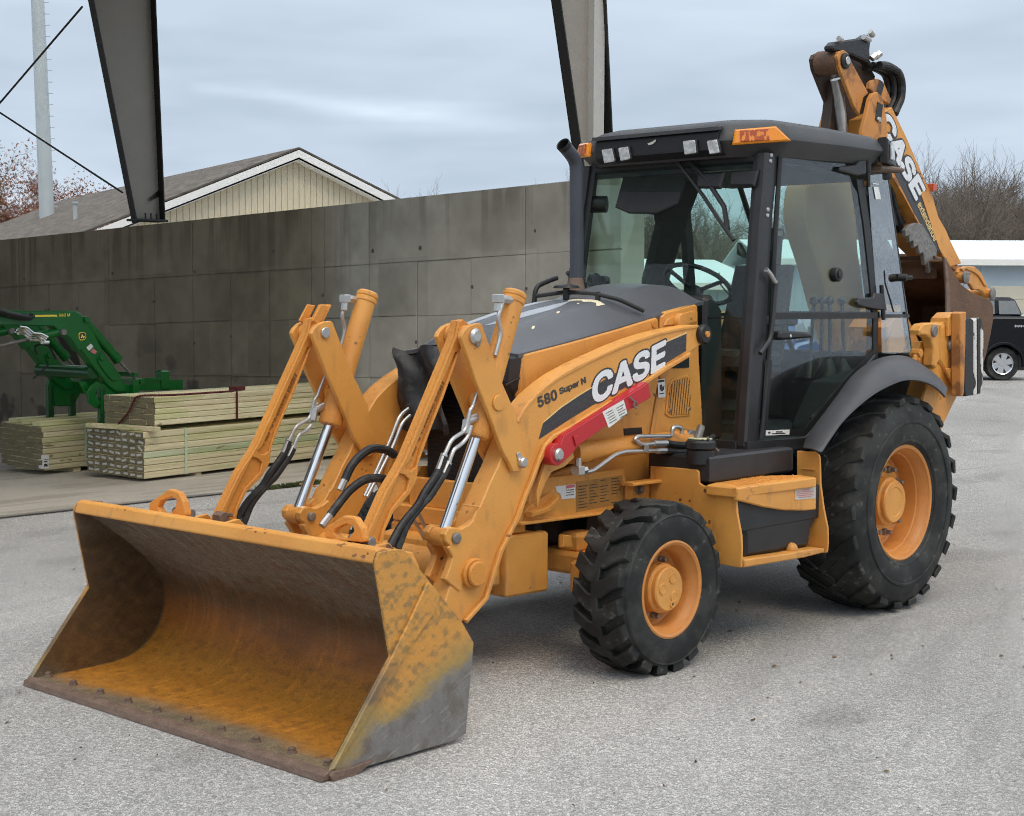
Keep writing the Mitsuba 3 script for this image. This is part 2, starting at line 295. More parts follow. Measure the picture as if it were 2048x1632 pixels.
def c_tyre(p, n, uv):
    f = fbm(p.x * 9, p.y * 9, p.z * 9, 4); q = fbm(p.x * 33, p.y * 33, p.z * 33 + 4, 3)
    c = mix((0.012, 0.0125, 0.0125), (0.032, 0.033, 0.03), smoothstep(0.35, 0.7, f))
    return mix(c, (0.15, 0.14, 0.125), 0.5 * smoothstep(0.62, 0.8, q) * smoothstep(0.4, 0.6, f))
mat('mat_tyre', c_tyre, lambda p, n, uv: 0.5 + 0.25 * fbm(p.x * 12, p.y * 12, p.z * 12, 2), bump=lambda p, n, uv: 0.0022 * fbm(p.x * 55, p.y * 55, p.z * 55, 3), specular=0.4)
mat('mat_rim', lambda p, n, uv: mix((0.62, 0.255, 0.06), (0.47, 0.19, 0.05), fbm(p.x * 7, p.y * 7, p.z * 7, 3)), 0.42)
mat('mat_chrome', (0.72, 0.73, 0.75), 0.12, 1.0)
mat('mat_zinc', lambda p, n, uv: mix((0.45, 0.44, 0.42), (0.62, 0.61, 0.59), fbm(p.x * 30, p.y * 30, p.z * 30, 2)), 0.32, 0.85)
mat('mat_bolt', lambda p, n, uv: mix((0.16, 0.145, 0.13), (0.3, 0.28, 0.26), noise(p.x * 60, p.y * 60, p.z * 60)), 0.45, 0.5)
mat('mat_red', lambda p, n, uv: mix((0.52, 0.022, 0.03), (0.42, 0.02, 0.025), fbm(p.x * 9, p.y * 9, p.z * 9, 3)), 0.3)
mat('mat_white', lambda p, n, uv: mix((0.78, 0.78, 0.76), (0.68, 0.68, 0.65), fbm(p.x * 30, p.y * 30, p.z * 30, 2)), 0.4)
mat('mat_letter_white', (0.72, 0.74, 0.76), 0.35)
mat('mat_cream', (0.72, 0.52, 0.22), 0.4)
mat('mat_chip', (0.66, 0.58, 0.4), 0.6)
mat('mat_boom', lambda p, n, uv: mix((0.42, 0.23, 0.085), (0.33, 0.18, 0.07), fbm(p.x * 5, p.y * 5, p.z * 5, 3)), 0.5)
mat('mat_print', (0.05, 0.045, 0.04), 0.5)
mat('mat_decal_black', lambda p, n, uv: mix((0.03, 0.03, 0.033), (0.05, 0.05, 0.053), noise(p.x * 90, p.y * 90, p.z * 90)), 0.38)
mat('mat_decal_bronze', lambda p, n, uv: mix((0.42, 0.2, 0.045), (0.33, 0.155, 0.04), noise(p.x * 25, p.y * 25, p.z * 25)), 0.5)
mat('mat_pink_print', (0.55, 0.16, 0.17), 0.5)
mat('mat_rubber_pad', lambda p, n, uv: mix((0.05, 0.043, 0.036), (0.62, 0.6, 0.56), smoothstep(0.4, 0.47, fbm(p.x * 40 + 5, p.y * 40, p.z * 11, 4))), 0.6)
mat('mat_amber', (0.85, 0.28, 0.01), 0.15, clearcoat=1.0)
mat('mat_amber_dark', lambda p, n, uv: mix((0.42, 0.07, 0.005), (0.8, 0.25, 0.03), smoothstep(0.55, 0.75, noise(p.x * 130, p.y * 130, p.z * 40))), 0.1, clearcoat=1.0)
mat('mat_lamp', lambda p, n, uv: mix((0.4, 0.39, 0.37), (0.7, 0.7, 0.69), smoothstep(0.3, 0.8, fbm(p.x * 40, p.y * 40, p.z * 40, 3))), 0.2, 0.3)
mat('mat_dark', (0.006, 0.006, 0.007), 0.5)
mat('mat_red_lens', (0.5, 0.09, 0.04), 0.15)
mat('mat_grille', lambda p, n, uv: mix((0.004, 0.004, 0.005), (0.022, 0.024, 0.028), smoothstep(0.35, 0.7, dr.abs(dr.sin(p.z * 420)))), 0.5)
scene['mat_glass'] = {'type': 'thindielectric', 'int_ior': 1.42, 'specular_transmittance': rgb((0.68, 0.84, 0.78))}
scene['mat_windscreen'] = {'type': 'thindielectric', 'int_ior': 1.28, 'specular_transmittance': rgb((0.76, 0.88, 0.83))}
# --- setting
def c_asphalt(p, n, uv):
    big = fbm(p.x * 0.32, p.y * 0.32, 0, 4); band = fbm(p.x * 0.25 + p.y * 0.05, p.y * 1.1 - p.x * 0.9, 3, 4)
    g1 = noise(p.x * 95, p.y * 95, 1); g2 = noise(p.x * 210 + 7, p.y * 210, 2); d1, d2, r = voronoi(p.x * 84, p.y * 84)
    stone = mix((0.26, 0.255, 0.247), (0.57, 0.56, 0.54), r); edge = smoothstep(0.02, 0.2, d2 - d1)
    c = mix((0.17, 0.166, 0.16), stone, edge * (0.55 + 0.45 * g1)) * (0.78 + 0.44 * g2)
    c = c * (0.8 + 0.4 * big) * (0.8 + 0.4 * band)
    u = p.x * 0.94 + p.y * 0.34; w = p.y * 0.94 - p.x * 0.34; trk = fbm(u * 0.35, w * 5.5, 7, 3); c = mix(c, c * 0.9, smoothstep(0.5, 0.74, trk) * smoothstep(0.4, 0.6, noise(u * 0.25, w * 0.9, 11)))
    tar = smoothstep(0.62, 0.82, fbm(p.x * 0.9, p.y * 2.1, 5, 4)); c = mix(c, c * 0.78, tar)
    seam = smoothstep(0.02, 0.008, dr.abs(p.y + 0.13 * p.x + 3.4 + 0.10 * (fbm(p.x * 1.1, p.y * 1.1, 4, 4) - 0.5))) * smoothstep(0.35, 0.6, noise(p.x * 1.4, p.y * 0.5, 9))
    c = mix(c, (0.09, 0.087, 0.082), seam * 0.6)
    tint = fbm(p.x * 3.1, p.y * 3.1, 6, 2); return c * mix((1.0, 0.992, 0.98), (1.0, 0.985, 0.965), tint)
def b_asphalt(p, n, uv):
    d1, d2, r = voronoi(p.x * 84, p.y * 84); return 0.0032 * smoothstep(0.0, 0.4, d2 - d1) * (0.5 + 0.5 * r) + 0.0015 * noise(p.x * 190, p.y * 190, 0)
mat('mat_asphalt', c_asphalt, 0.8, bump=b_asphalt, eps=3e-3, specular=0.25)
def c_slab(p, n, uv):
    f = fbm(p.x * 0.9, p.y * 0.9, 0, 5); s = fbm(p.x * 1.2, p.y * 7, 2, 4); g = noise(p.x * 140, p.y * 140, 0)
    c = mix((0.40, 0.37, 0.32), (0.28, 0.255, 0.215), f); c = mix(c, (0.2, 0.18, 0.15), 0.5 * smoothstep(0.5, 0.7, s)); return c * (0.9 + 0.2 * g)
mat('mat_litter', lambda p, n, uv: mix((0.05, 0.035, 0.022), (0.16, 0.11, 0.06), cell_rand(p.x * 8, p.y * 8)), 0.9)
mat('mat_slab', c_slab, 0.75, bump=lambda p, n, uv: 0.001 * noise(p.x * 90, p.y * 90, 0), specular=0.3)
mat('mat_joint', (0.035, 0.034, 0.032), 0.8)
mat('mat_moss', lambda p, n, uv: mix((0.03, 0.05, 0.012), (0.11, 0.12, 0.04), fbm(p.x * 20, p.y * 20, p.z * 20, 3)), 0.9)
def c_wall(p, n, uv):
    top = 3.13 + 0.027 * (p.y + 5.2); dz = top - p.z
    pan = cell_rand(dr.floor(p.y / 0.88 + 0.3), dr.floor(dz / 0.72)); f = fbm(p.y * 1.1, p.z * 1.1, 2, 5); m = fbm(p.y * 6, p.z * 6, 3, 4)
    c = mix((0.44, 0.42, 0.37), (0.33, 0.312, 0.27), smoothstep(0.3, 0.7, f)) * (0.88 + 0.2 * pan)
    drip = fbm(p.y * 7.5, p.z * 0.45, 1, 4); reach = 0.25 + 1.5 * noise(p.y * 1.6, 0, 5)
    c = mix(c, (0.13, 0.115, 0.09), 0.45 * smoothstep(0.48, 0.68, drip) * smoothstep(reach, 0.0, dz))
    roof_shade = smoothstep(-9.4, -10.6, p.y + 0.5 * (f - 0.5)); c = mix(c, c * mi.Color3f(0.66, 0.59, 0.49), roof_shade)  # left part painted darker and browner, standing for shade under the bay roof
    c = mix(c, (0.05, 0.045, 0.04), 0.7 * smoothstep(0.6, 0.72, fbm(p.y * 1.7, p.z * 2.6, 9, 4)) * smoothstep(1.5, 0.4, p.z))
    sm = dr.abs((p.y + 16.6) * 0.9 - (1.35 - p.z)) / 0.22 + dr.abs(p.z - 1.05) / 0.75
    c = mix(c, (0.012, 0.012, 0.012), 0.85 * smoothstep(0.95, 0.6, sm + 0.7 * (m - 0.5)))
    stain = dr.exp(-dr.square((p.y + 5.62) / 0.09)); c = mix(c, (0.11, 0.085, 0.055), 0.8 * stain)
    return c * (0.86 + 0.28 * m)
mat('mat_wall', c_wall, 0.85, bump=lambda p, n, uv: 0.002 * fbm(p.x * 40, p.y * 40, p.z * 40, 3) + 0.003 * fbm(p.y * 7, p.z * 3, 0, 2), specular=0.25)
mat('mat_wall_hole', (0.11, 0.1, 0.088), 0.9)
mat('mat_steel_brown', lambda p, n, uv: mix((0.235, 0.215, 0.185), (0.28, 0.256, 0.22), fbm(p.x * 3, p.y * 3, p.z * 3, 4)) * (0.92 + 0.16 * noise(p.x * 120, p.y * 120, p.z * 120)), 0.55)
mat('mat_steel_dark', lambda p, n, uv: mix((0.007, 0.007, 0.0065), (0.014, 0.013, 0.012), fbm(p.x * 4, p.y * 4, p.z * 4, 3)), 0.5)
mat('mat_trim_pale', (0.42, 0.41, 0.38), 0.5)
mat('mat_cable', (0.03, 0.03, 0.03), 0.5)
mat('mat_galv', lambda p, n, uv: mix((0.36, 0.41, 0.43), (0.46, 0.51, 0.52), fbm(p.x * 2, p.y * 2, p.z * 1.2, 3)), 0.5)
def c_wood(tone):
    a, b = tone
    def fn(p, n, uv):
        u = p.x * 0.983 + p.y * 0.184; w = p.x * 0.184 - p.y * 0.983
        row = noise(w * 3.1, p.z * 9.0, 3)
        g = fbm(u * 1.6 + row * 9, w * 46, p.z * 46, 4); k = fbm(u * 7 + row * 31, w * 13, p.z * 16, 2)
        c = mix(a, b, smoothstep(0.3, 0.75, g)); c = mix(c, (0.2, 0.11, 0.045), 0.75 * smoothstep(0.74, 0.84, k)); c = mix(c, c * mi.Color3f(0.8, 0.86, 0.7), smoothstep(0.45, 0.65, fbm(u * 0.9, w * 6 + 3, p.z * 11, 3)))
        return c * (0.9 + 0.2 * fbm(u * 0.7, row * 7, 0, 2))
    return fn
mat('mat_lumber_pale', c_wood(((0.80, 0.72, 0.47), (0.66, 0.57, 0.34))), 0.65)
mat('mat_lumber_green', c_wood(((0.54, 0.56, 0.38), (0.46, 0.46, 0.28))), 0.65)
mat('mat_lumber_tan', c_wood(((0.70, 0.62, 0.40), (0.57, 0.48, 0.28))), 0.65)
mat('mat_lumber_end', lambda p, n, uv: mix((0.23, 0.195, 0.115), (0.12, 0.1, 0.058), fbm(p.x * 40, p.y * 40, p.z * 40, 3)), 0.85)
mat('mat_tag', (0.5, 0.49, 0.44), 0.7)
mat('mat_strap_red', (0.09, 0.012, 0.014), 0.7)
mat('mat_strap_pale', (0.5, 0.6, 0.42), 0.4)
mat('mat_green', lambda p, n, uv: mix((0.006, 0.135, 0.022), (0.005, 0.1, 0.016), fbm(p.x * 5, p.y * 5, p.z * 5, 3)), 0.25, specular=0.5)
mat('mat_green_dark', (0.006, 0.06, 0.014), 0.3)
mat('mat_yellow_stripe', (0.85, 0.65, 0.06), 0.4)
def c_siding(p, n, uv): return mix((0.66, 0.585, 0.43), (0.6, 0.53, 0.38), fbm(p.x * 1.5, p.y * 1.5, p.z * 0.8, 4))
mat('mat_siding', c_siding, 0.5)
mat('mat_trim_white', (0.8, 0.8, 0.78), 0.5)
def c_shingle(p, n, uv):
    u = p.x * 0.291 + p.y * 0.957; row = dr.floor(p.z / 0.058); off = cell_rand(row, 3, 1)
    t = cell_rand(dr.floor(u / 0.3 + off * 7), row, 2); c = mix((0.062, 0.054, 0.046), (0.125, 0.108, 0.092), t)
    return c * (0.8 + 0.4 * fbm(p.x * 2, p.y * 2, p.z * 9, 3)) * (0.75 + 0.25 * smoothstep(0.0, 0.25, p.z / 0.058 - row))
mat('mat_shingle', c_shingle, 0.9)
mat('mat_shed_wall', lambda p, n, uv: mix((0.36, 0.43, 0.5), (0.42, 0.49, 0.56), fbm(p.x * 1, p.y * 1, p.z * 1, 3)), 0.5)
mat('mat_shed_roof', lambda p, n, uv: mix((0.68, 0.74, 0.76), (0.6, 0.67, 0.7), fbm(p.x * 0.7, p.y * 0.7, p.z, 3)), 0.4)
mat('mat_door_tan', (0.56, 0.53, 0.44), 0.6)
mat('mat_bark', lambda p, n, uv: mix((0.075, 0.06, 0.047), (0.15, 0.125, 0.1), fbm(p.x * 2, p.y * 2, p.z * 1, 4)), 0.9)
mat('mat_twig', lambda p, n, uv: mix((0.11, 0.09, 0.075), (0.2, 0.165, 0.135), fbm(p.x * 0.7, p.y * 0.7, p.z * 0.7, 3)), 0.9)
mat('mat_leaf_red', lambda p, n, uv: mix((0.17, 0.06, 0.03), (0.29, 0.13, 0.065), noise(p.x * 3.3, p.y * 3.3, p.z * 3.3)), 0.7)
mat('mat_brush', lambda p, n, uv: mix((0.07, 0.055, 0.035), (0.13, 0.11, 0.07), fbm(p.x * 1.2, p.y * 1.2, p.z * 2, 4)), 0.95)
mat('mat_grass', lambda p, n, uv: mix((0.16, 0.15, 0.07), (0.26, 0.23, 0.13), fbm(p.x * 2, p.y * 2, 0, 4)), 0.95)
mat('mat_car_black', (0.004, 0.0045, 0.007), 0.2, specular=0.3)
mat('mat_car_blue', (0.01, 0.05, 0.17), 0.15, clearcoat=1.0)
mat('mat_car_glass', (0.13, 0.145, 0.155), 0.1, specular=0.6)
mat('mat_stack', lambda p, n, uv: mix((0.036, 0.041, 0.055), (0.06, 0.065, 0.08), fbm(p.x * 12, p.y * 12, p.z * 6, 3)), 0.4)

# ================================================================ the setting
def ground_z(x, y):
    """the lot falls gently towards the covered bay"""
    x, y = np.asarray(x, float), np.asarray(y, float); s = np.clip((x + 14) / 4, 0, 1)
    return -0.027 * np.clip(-y - 2, 0, 18) * s * s * (3 - 2 * s)
gx = np.unique(np.concatenate([[-900, -400, -200, -100, -60, -40, -30, -22, -16], np.arange(-14, -9.5, 0.5), np.arange(-9, 12, 1.0), [16, 30, 60, 120, 400]]))
gy = np.unique(np.concatenate([[-900, -400, -200, -100, -60, -40, -30], np.arange(-22, 14, 1.0), [20, 40, 80, 160, 400]]))
GX, GY = np.meshgrid(gx, gy, indexing='ij')
structure('parking_lot', fixed(sheet(np.stack([GX, GY, ground_z(GX, GY)], -1))), 'mat_asphalt', smooth=False)
# covered bay: concrete floor slab with a dark joint along its edge
EDGE = [(1.121,-7.136), (-2.374,-7.21)]
e0, e1 = V(*EDGE[0]), V(*EDGE[1]); ed = unit(e1 - e0); e1 = e0 + ed * ((-5.1 - e0[0]) / ed[0]); e0 = e0 - ed * 20; en = V(ed[1], -ed[0]); en = en if en[1] < 0 else -en
rows = []
for t in np.linspace(0, 1, 30):
    q = e0 + (e1 - e0) * t; rows.append([[*(q + en * s), ground_z(*(q + en * s)) + 0.02] for s in (0.0, 0.25, 1, 2, 3, 4, 6, 8, 11, 15, 30)])
structure('bay_floor', thick(rows, 0.3, (0, 0, 1)), 'mat_slab')
sm = [[[*(e0 + (e1 - e0) * t + en * s), ground_z(*(e0 + (e1 - e0) * t + en * s)) + 0.006] for s in (-0.075, 0.0)] for t in np.linspace(0, 1, 30)]
structure('expansion_joint', sheet(sm), 'mat_joint')
# moss growing out of the joint
mb = []
for k in range(260):
    t = RNG.uniform(0.0, 1) ** 0.6; q = V(*(-1.689,-7.208)) + (V(*(-2.603,-7.241)) - V(*(-1.689,-7.208))) * t + en * RNG.uniform(-0.13, 0.03); z = float(ground_z(*q))
    for j in range(4):
        a = RNG.uniform(0, 6.28); r = RNG.uniform(0.01, 0.03); h = RNG.uniform(0.015, 0.05)
        mb.append(trimesh.Trimesh([[q[0] - r * math.cos(a), q[1] - r * math.sin(a), z], [q[0] + r * math.cos(a), q[1] + r * math.sin(a), z], [q[0] + RNG.normal(0, 0.02), q[1] + RNG.normal(0, 0.02), z + h]], [[0, 1, 2]], process=False))
k = key_for('moss_strip'); scene[k] = mikit.ply(join(mb), 'mat_moss'); labels[k] = {'label': 'strip of green moss and grass in the pavement joint beside the stacked lumber', 'category': 'moss', 'kind': 'stuff'}

# scraps of dead leaf and grit lying about the lot
lb, rl_ = [], np.random.default_rng(12)
for k in range(420):
    q = V(rl_.uniform(-3, 7.0), rl_.uniform(-5.5, 4.6)); z = float(ground_z(*q)) + 0.004; a = rl_.uniform(0, 6.28); r = rl_.uniform(0.004, 0.016); up_ = rl_.uniform(0.002, 0.012)
    d, s = V(math.cos(a), math.sin(a)) * r, V(-math.sin(a), math.cos(a)) * r * rl_.uniform(0.4, 0.9)
    lb.append(trimesh.Trimesh([[*(q - d), z], [*(q + s), z + up_], [*(q + d), z + up_ * 0.4], [*(q - s), z]], [[0, 3, 1], [1, 3, 2]], process=False))
k = key_for('leaf_litter'); scene[k] = mikit.ply(join(lb), 'mat_litter'); labels[k] = {'label': 'small scraps of dead leaves and grit scattered over the asphalt', 'category': 'litter', 'kind': 'stuff'}

# ---- concrete retaining wall, its formwork panels with recessed seams between them
WX, WEND = -5.1, -5.2
wall_top = lambda y: 3.13 + 0.027 * (y - WEND)
W = thing('concrete_wall', 'tall weathered grey concrete wall with formwork seams and dark stains behind the lumber', 'wall')
core = slab([(WEND, -0.6), (WEND, wall_top(WEND) - 0.004), (-34, wall_top(-34) - 0.004), (-34, -1.2)], WX - 0.4, WX - 0.022, 'x', 0.006)
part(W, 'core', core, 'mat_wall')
seams_low = [WEND, -5.85, -6.6, -7.46, -8.37, -9.23, -10.1, -10.36, -11.23, -12.08, -12.96, -13.9, -15.1, -15.95, -16.8, -17.7, -18.6, -19.5, -20.4, -21.3, -22.2, -23.1, -24.0, -34]
seams_top = [WEND, -6.6, -9.23, -10.1, -10.36, -12.96, -15.1, -17.7, -20.4, -23.1, -34]
for lo, hi, seams in ((0.0, 0.78, seams_top), (0.78, 1.44, seams_low), (1.44, 2.2, seams_low), (2.2, 3.9, seams_low)):
    for a, b in zip(seams[:-1], seams[1:]):
        g = 0.005; j = RNG.uniform(0, 0.005); dz = RNG.uniform(-0.012, 0.012) if lo else 0
        q = [(a - g, wall_top(a) - lo - g * (lo > 0) + dz), (b + g, wall_top(b) - lo - g * (lo > 0) + dz), (b + g, wall_top(b) - hi + g + dz), (a - g, wall_top(a) - hi + g + dz)]
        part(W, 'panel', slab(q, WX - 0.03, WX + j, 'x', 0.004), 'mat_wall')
for y in seams_low[2:18]:
    for d in (0.62, 1.1, 1.75):
        if RNG.random() < 0.6:
            c = V(WX + 0.0025, y + RNG.uniform(-0.06, 0.06) + (0.1 if d == 0.62 else 0), wall_top(y) - d + RNG.uniform(-0.12, 0.12))
            part(W, 'tie_hole', cyl(c, c + V(0.004, 0, 0), RNG.uniform(0.018, 0.03), 8, 0.001), 'mat_wall_hole')

# ---- tapered steel columns standing on the wall, carrying the bay roof
def column(y, web, lab, trim):
    k = thing('steel_column', lab, 'column', None)
    (x0, z0), (x1, z1), (x2, z2), (x3, z3) = web   # inner foot, outer foot, outer top, inner top
    part(k, 'web', slab([(x0, z0), (x1, z1), (x2, z2), (x3, z3)], y - 0.006, y + 0.006, 'y', 0.001), 'mat_steel_brown')
    part(k, 'flange', bar((x0, y, z0), (x3, y, z3), 0.13, 0.016, (1, 0, 0)), 'mat_steel_dark', label='sloping inner flange')
    part(k, 'flange', bar((x1, y + 0.02, z1), (x2, y + 0.02, z2), 0.22, 0.016, (1, 0, 0)), 'mat_steel_dark')
    part(k, 'base_plate', box((min(x0, x1) - 0.05, y - 0.14, z1 - 0.03), (max(x0, x1) + 0.05, y + 0.14, z1 + 0.004)), 'mat_steel_dark')
    for bx in np.linspace(x0 - 0.12, x1 + 0.12, 3):
        part(k, 'anchor_bolt', cyl((bx, y + 0.09, z1), (bx, y + 0.09, z1 + 0.09), 0.012, 8), 'mat_steel_dark')
    zt = z1 + 0.35
    part(k, 'stiffener', panel([(x1 + 0.01, y + 0.006, zt), (x1 + 0.2, y + 0.05, zt - 0.08), (x1 + 0.2, y + 0.05, zt - 0.04), (x1 + 0.01, y + 0.006, zt + 0.1)], 0.012), 'mat_steel_dark')
    if trim: part(k, 'trim', box((x2 - 0.2, y - 0.08, z1), (x2 - 0.02, y + 0.09, z2)), 'mat_trim_pale', label='pale metal trim along the outer edge')
    return k
def scaled_top(web, top):
    (x0, z0), (x1, z1), (x2, z2), (x3, z3) = web
    f = lambda a, b: (a[0] + (b[0] - a[0]) * (top - a[1]) / (b[1] - a[1]), top)
    return [(x0, z0), (x1, z1), f((x1, z1), (x2, z2)), f((x0, z0), (x3, z3))]
cl = [(-4.913,2.913),(-5.343,2.968),(-5.221,6.149),(-4.235,6.006)]
column(-14.1, scaled_top(cl, 7.0), 'tapered brown steel column on the wall at the left, with brace cables attached', False)
cr = [(-5.094,3.046),(-5.499,3.07),(-5.318,5.085),(-4.637,4.986)]
column(-5.75, scaled_top(cr, 7.0), 'tapered steel column with pale trim rising behind the cab and exhaust pipe', True)
c3 = [(x, z - 0.23) for x, z in scaled_top(cl, 7.0)]
column(-22.5, c3, 'third tapered steel column further along the wall under the bay roof', False)
for lab, a, b in (('upper brace cable running up to the left column', (-15.711,6.149), (-18.181,4.929)), ('lower brace cable running down to the foot of the left column', (-14.693,3.427), (-18.183,4.872))):
    a, b = V(-5.02, *a), V(-5.02, *b); d = (b - a) / (b[1] - a[1]); a = a + d * 0.12; end = a + d * (-22.4 - a[1])
    single('brace_cable', tube([a, end], 0.016, 8), 'mat_cable', 'black steel ' + lab, 'cable')
# roof of the bay, above the picture: it shades the left part of the wall
R = thing('bay_roof', 'flat steel roof over the covered bay', 'roof')
part(R, 'deck', box((-5.9, -42, 7.02), (15, -5.6, 7.12)), 'mat_steel_brown')
for y in (-5.75, -14.1, -22.5): part(R, 'rafter', box((-5.0, y - 0.1, 6.5), (14.8, y + 0.1, 7.0)), 'mat_steel_dark')

# ---- beige gabled house behind the wall
A = V(-17.893, -26.178, 5.757); hd = V(-0.291, -0.957, 0); gl = V(0.957, -0.291, 0); UP = V(0, 0, 1)
H = thing('gabled_house', 'beige metal sided house with brown shingle roof and white rake trim behind the wall', 'house')
PITCH, HALF, LEN = 0.4165, 6.6, 24.0
P = lambda s, u, z: A + gl * s + hd * u + UP * z     # s to the left along the gable, u back along the ridge, z from the ridge line
def roof_plane(sg):
    a, b = 0.0, HALF + 0.35; q = [P(0, -0.02, 0.02), P(sg * b, -0.02, -b * PITCH + 0.02), P(sg * b, LEN, -b * PITCH + 0.02), P(0, LEN, 0.02)]
    return panel(q, 0.05, 0.004, side=0)
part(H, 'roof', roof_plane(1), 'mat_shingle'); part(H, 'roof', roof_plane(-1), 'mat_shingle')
for sg in (1, -1):
    b = HALF + 0.35
    part(H, 'rake_board', panel([P(0, 0, -0.03), P(sg * b, 0, -b * PITCH - 0.03), P(sg * b, 0, -b * PITCH - 0.22), P(0, 0, -0.22)], 0.05), 'mat_trim_white')
    part(H, 'soffit', panel([P(0, 0.02, -0.275), P(sg * b, 0.02, -b * PITCH - 0.275), P(sg * b, 0.42, -b * PITCH - 0.275), P(0, 0.42, -0.275)], 0.01, 0), 'mat_trim_white')
part(H, 'wall', panel([P(0, 0.46, -0.3), P(HALF, 0.46, -HALF * PITCH - 0.3), P(HALF, 0.46, -6.6), P(-HALF, 0.46, -6.6), P(-HALF, 0.46, -HALF * PITCH - 0.3)], 0.05), 'mat_siding')
for sg in (1, -1): part(H, 'wall', panel([P(sg * HALF, 0.5, -HALF * PITCH - 0.3), P(sg * HALF, LEN, -HALF * PITCH - 0.3), P(sg * HALF, LEN, -6.6), P(sg * HALF, 0.5, -6.6)], 0.05), 'mat_siding')
for i in range(-25, 36):
    s0, s1 = i * 0.165 + 0.008, (i + 1) * 0.165 - 0.008
    part(H, 'siding_panel', panel([P(s0, 0.42, -abs(s0) * PITCH - 0.28), P(s1, 0.42, -abs(s1) * PITCH - 0.28), P(s1, 0.42, -4.2), P(s0, 0.42, -4.2)], 0.03, 0.006), 'mat_siding')
def on_roof(px): return px
vp = V(*(-16.059,-33.875,3.866))
vk = part(H, 'vent_pipe', cyl(vp, vp + V(0, 0, 0.72), 0.062, 16), 'mat_galv'); part(vk, 'cap', cyl(vp + V(0, 0, 0.70), vp + V(0, 0, 0.76), 0.095, 16), 'mat_galv'); part(vk, 'flashing', rev([(0, 0), (0.14, 0), (0.07, 0.12), (0, 0.12)], vp - V(0, 0, 0.02), (0, 0, 1), 16), 'mat_trim_white')
v2 = V(*(-15.739,-31.295,4.125)); part(H, 'roof_vent', join(cyl(v2, v2 + V(0, 0, 0.12), 0.03, 10), cyl(v2 + V(0, 0, 0.1), v2 + V(0, 0, 0.17), 0.06, 10)), 'mat_galv')

# ---- galvanised pole
pb, pt = V(*(-19.801,-41.751,5.088)), V(*(-19.908,-42.298,11.921)); pd = (pt - pb) / (pt[2] - pb[2]); base = pb - pd * (pb[2] + 0.8); top = pb + pd * 22
PL = thing('utility_pole', 'tall tapered galvanised steel pole with climbing rungs behind the house', 'pole')
part(PL, 'shaft', tube([base, pb, pt, top], [0.255, 0.245, 0.215, 0.17], 24), 'mat_galv')
rd = V(-0.679, 0.734, 0)
for i in range(44):
    q = pb + pd * (-2 + i * 0.38); part(PL, 'rung', cyl(q + rd * 0.2, q + rd * 0.38, 0.013, 6, 0.001), 'mat_galv')

# ---- trees
def bare_tree(seed, height, spread, levels, twig, leaf=0):
    rng = np.random.default_rng(seed); wood, fine, tips = [], [], []
    def grow(p, d, L, r, lev):
        n = 4 if lev < 2 else 3; path = [p]; q = p
        for i in range(n):
            d = unit(d + rng.normal(0, 0.13, 3) + V(0, 0, 0.05)); q = q + d * L / n; path.append(q)
        (wood if lev < 2 else fine).append(tube(path, np.linspace(r, r * 0.55, len(path)), 6 if lev < 2 else 3, False))
        if lev >= levels: tips.append((q, d)); return
        k = (5, 4, 4, 3, 3)[lev] + int(rng.integers(0, 2))
        for j in range(k):
            t = rng.uniform(0.35, 1.0) if j else 1.0; a = path[min(int(t * n), n)]
            side = unit(np.cross(d, rng.normal(0, 1, 3))); ang = rng.uniform(0.3, 0.85) * spread
            grow(a, unit(d * math.cos(ang) + side * math.sin(ang)), L * rng.uniform(0.55, 0.78), max(r * 0.55, twig), lev + 1)
    p0 = V(0, 0, -0.3); grow(p0, V(0, 0, 1), height * 0.36, height * 0.013, 0)
    lv = []
    for q, d in tips:
        for _ in range(leaf):
            c = q + rng.normal(0, 0.3, 3); u, w = rng.normal(0, 1, 3), rng.normal(0, 1, 3); s = rng.uniform(0.08, 0.15); lv += [c, c + unit(u) * s, c + unit(w) * s]
    lm = trimesh.Trimesh(np.array(lv), np.arange(len(lv)).reshape(-1, 3), process=False) if leaf else None
    return join(wood), join(fine), lm
KINDS = [bare_tree(11 + i, 15, 0.95, 5, 0.011) for i in range(4)]
PLY = [(mikit.ply(w, 'mat_bark', smooth=True), mikit.ply(f, 'mat_twig')) for w, f, _ in KINDS]
TLAB = {'r': 'bare grey winter tree in the dense tree line rising behind the white roofed shed', 'm': 'bare winter tree far behind the concrete wall, seen over its top or through the cab'}
FW, RT, CAM = V(-0.734, -0.679, 0), V(-0.679, 0.734, 0), V(7.955, 5.297, 0)
def by_bearing(right, ahead): return CAM + FW * ahead + RT * right
spots = []
rt = np.random.default_rng(21)
for i in range(44):
    D = rt.uniform(92, 128); x = -0.09 + 0.34 * (i + rt.uniform(0, 0.8)) / 44; spots.append((x, D))
for i in range(60):
    D = rt.uniform(90, 125); x = 0.245 + 0.135 * (i + rt.uniform(0, 0.9)) / 60; spots.append((x, D))
for x, D in spots:
    right = x > 0.235; q = by_bearing(x * D, D); i = int(rt.integers(0, 4)); s = rt.uniform(0.8, 1.08) * (D / 108) * (0.9 if right else 0.8 if x > 0.03 else 0.74)
    k = thing('bare_tree', TLAB['r' if right else 'm'], 'tree', 'bare trees of the tree line above the shed' if right else 'bare trees of the tree line behind the wall')
    M = T().translate([q[0], q[1], -0.3]).rotate([0, 0, 1], float(rt.uniform(0, 360))).scale([s * 0.95, s * 0.95, s])
    scene[k + '__trunk'] = {**PLY[i][0], 'to_world': M}; scene[k + '__crown'] = {**PLY[i][1], 'to_world': M}
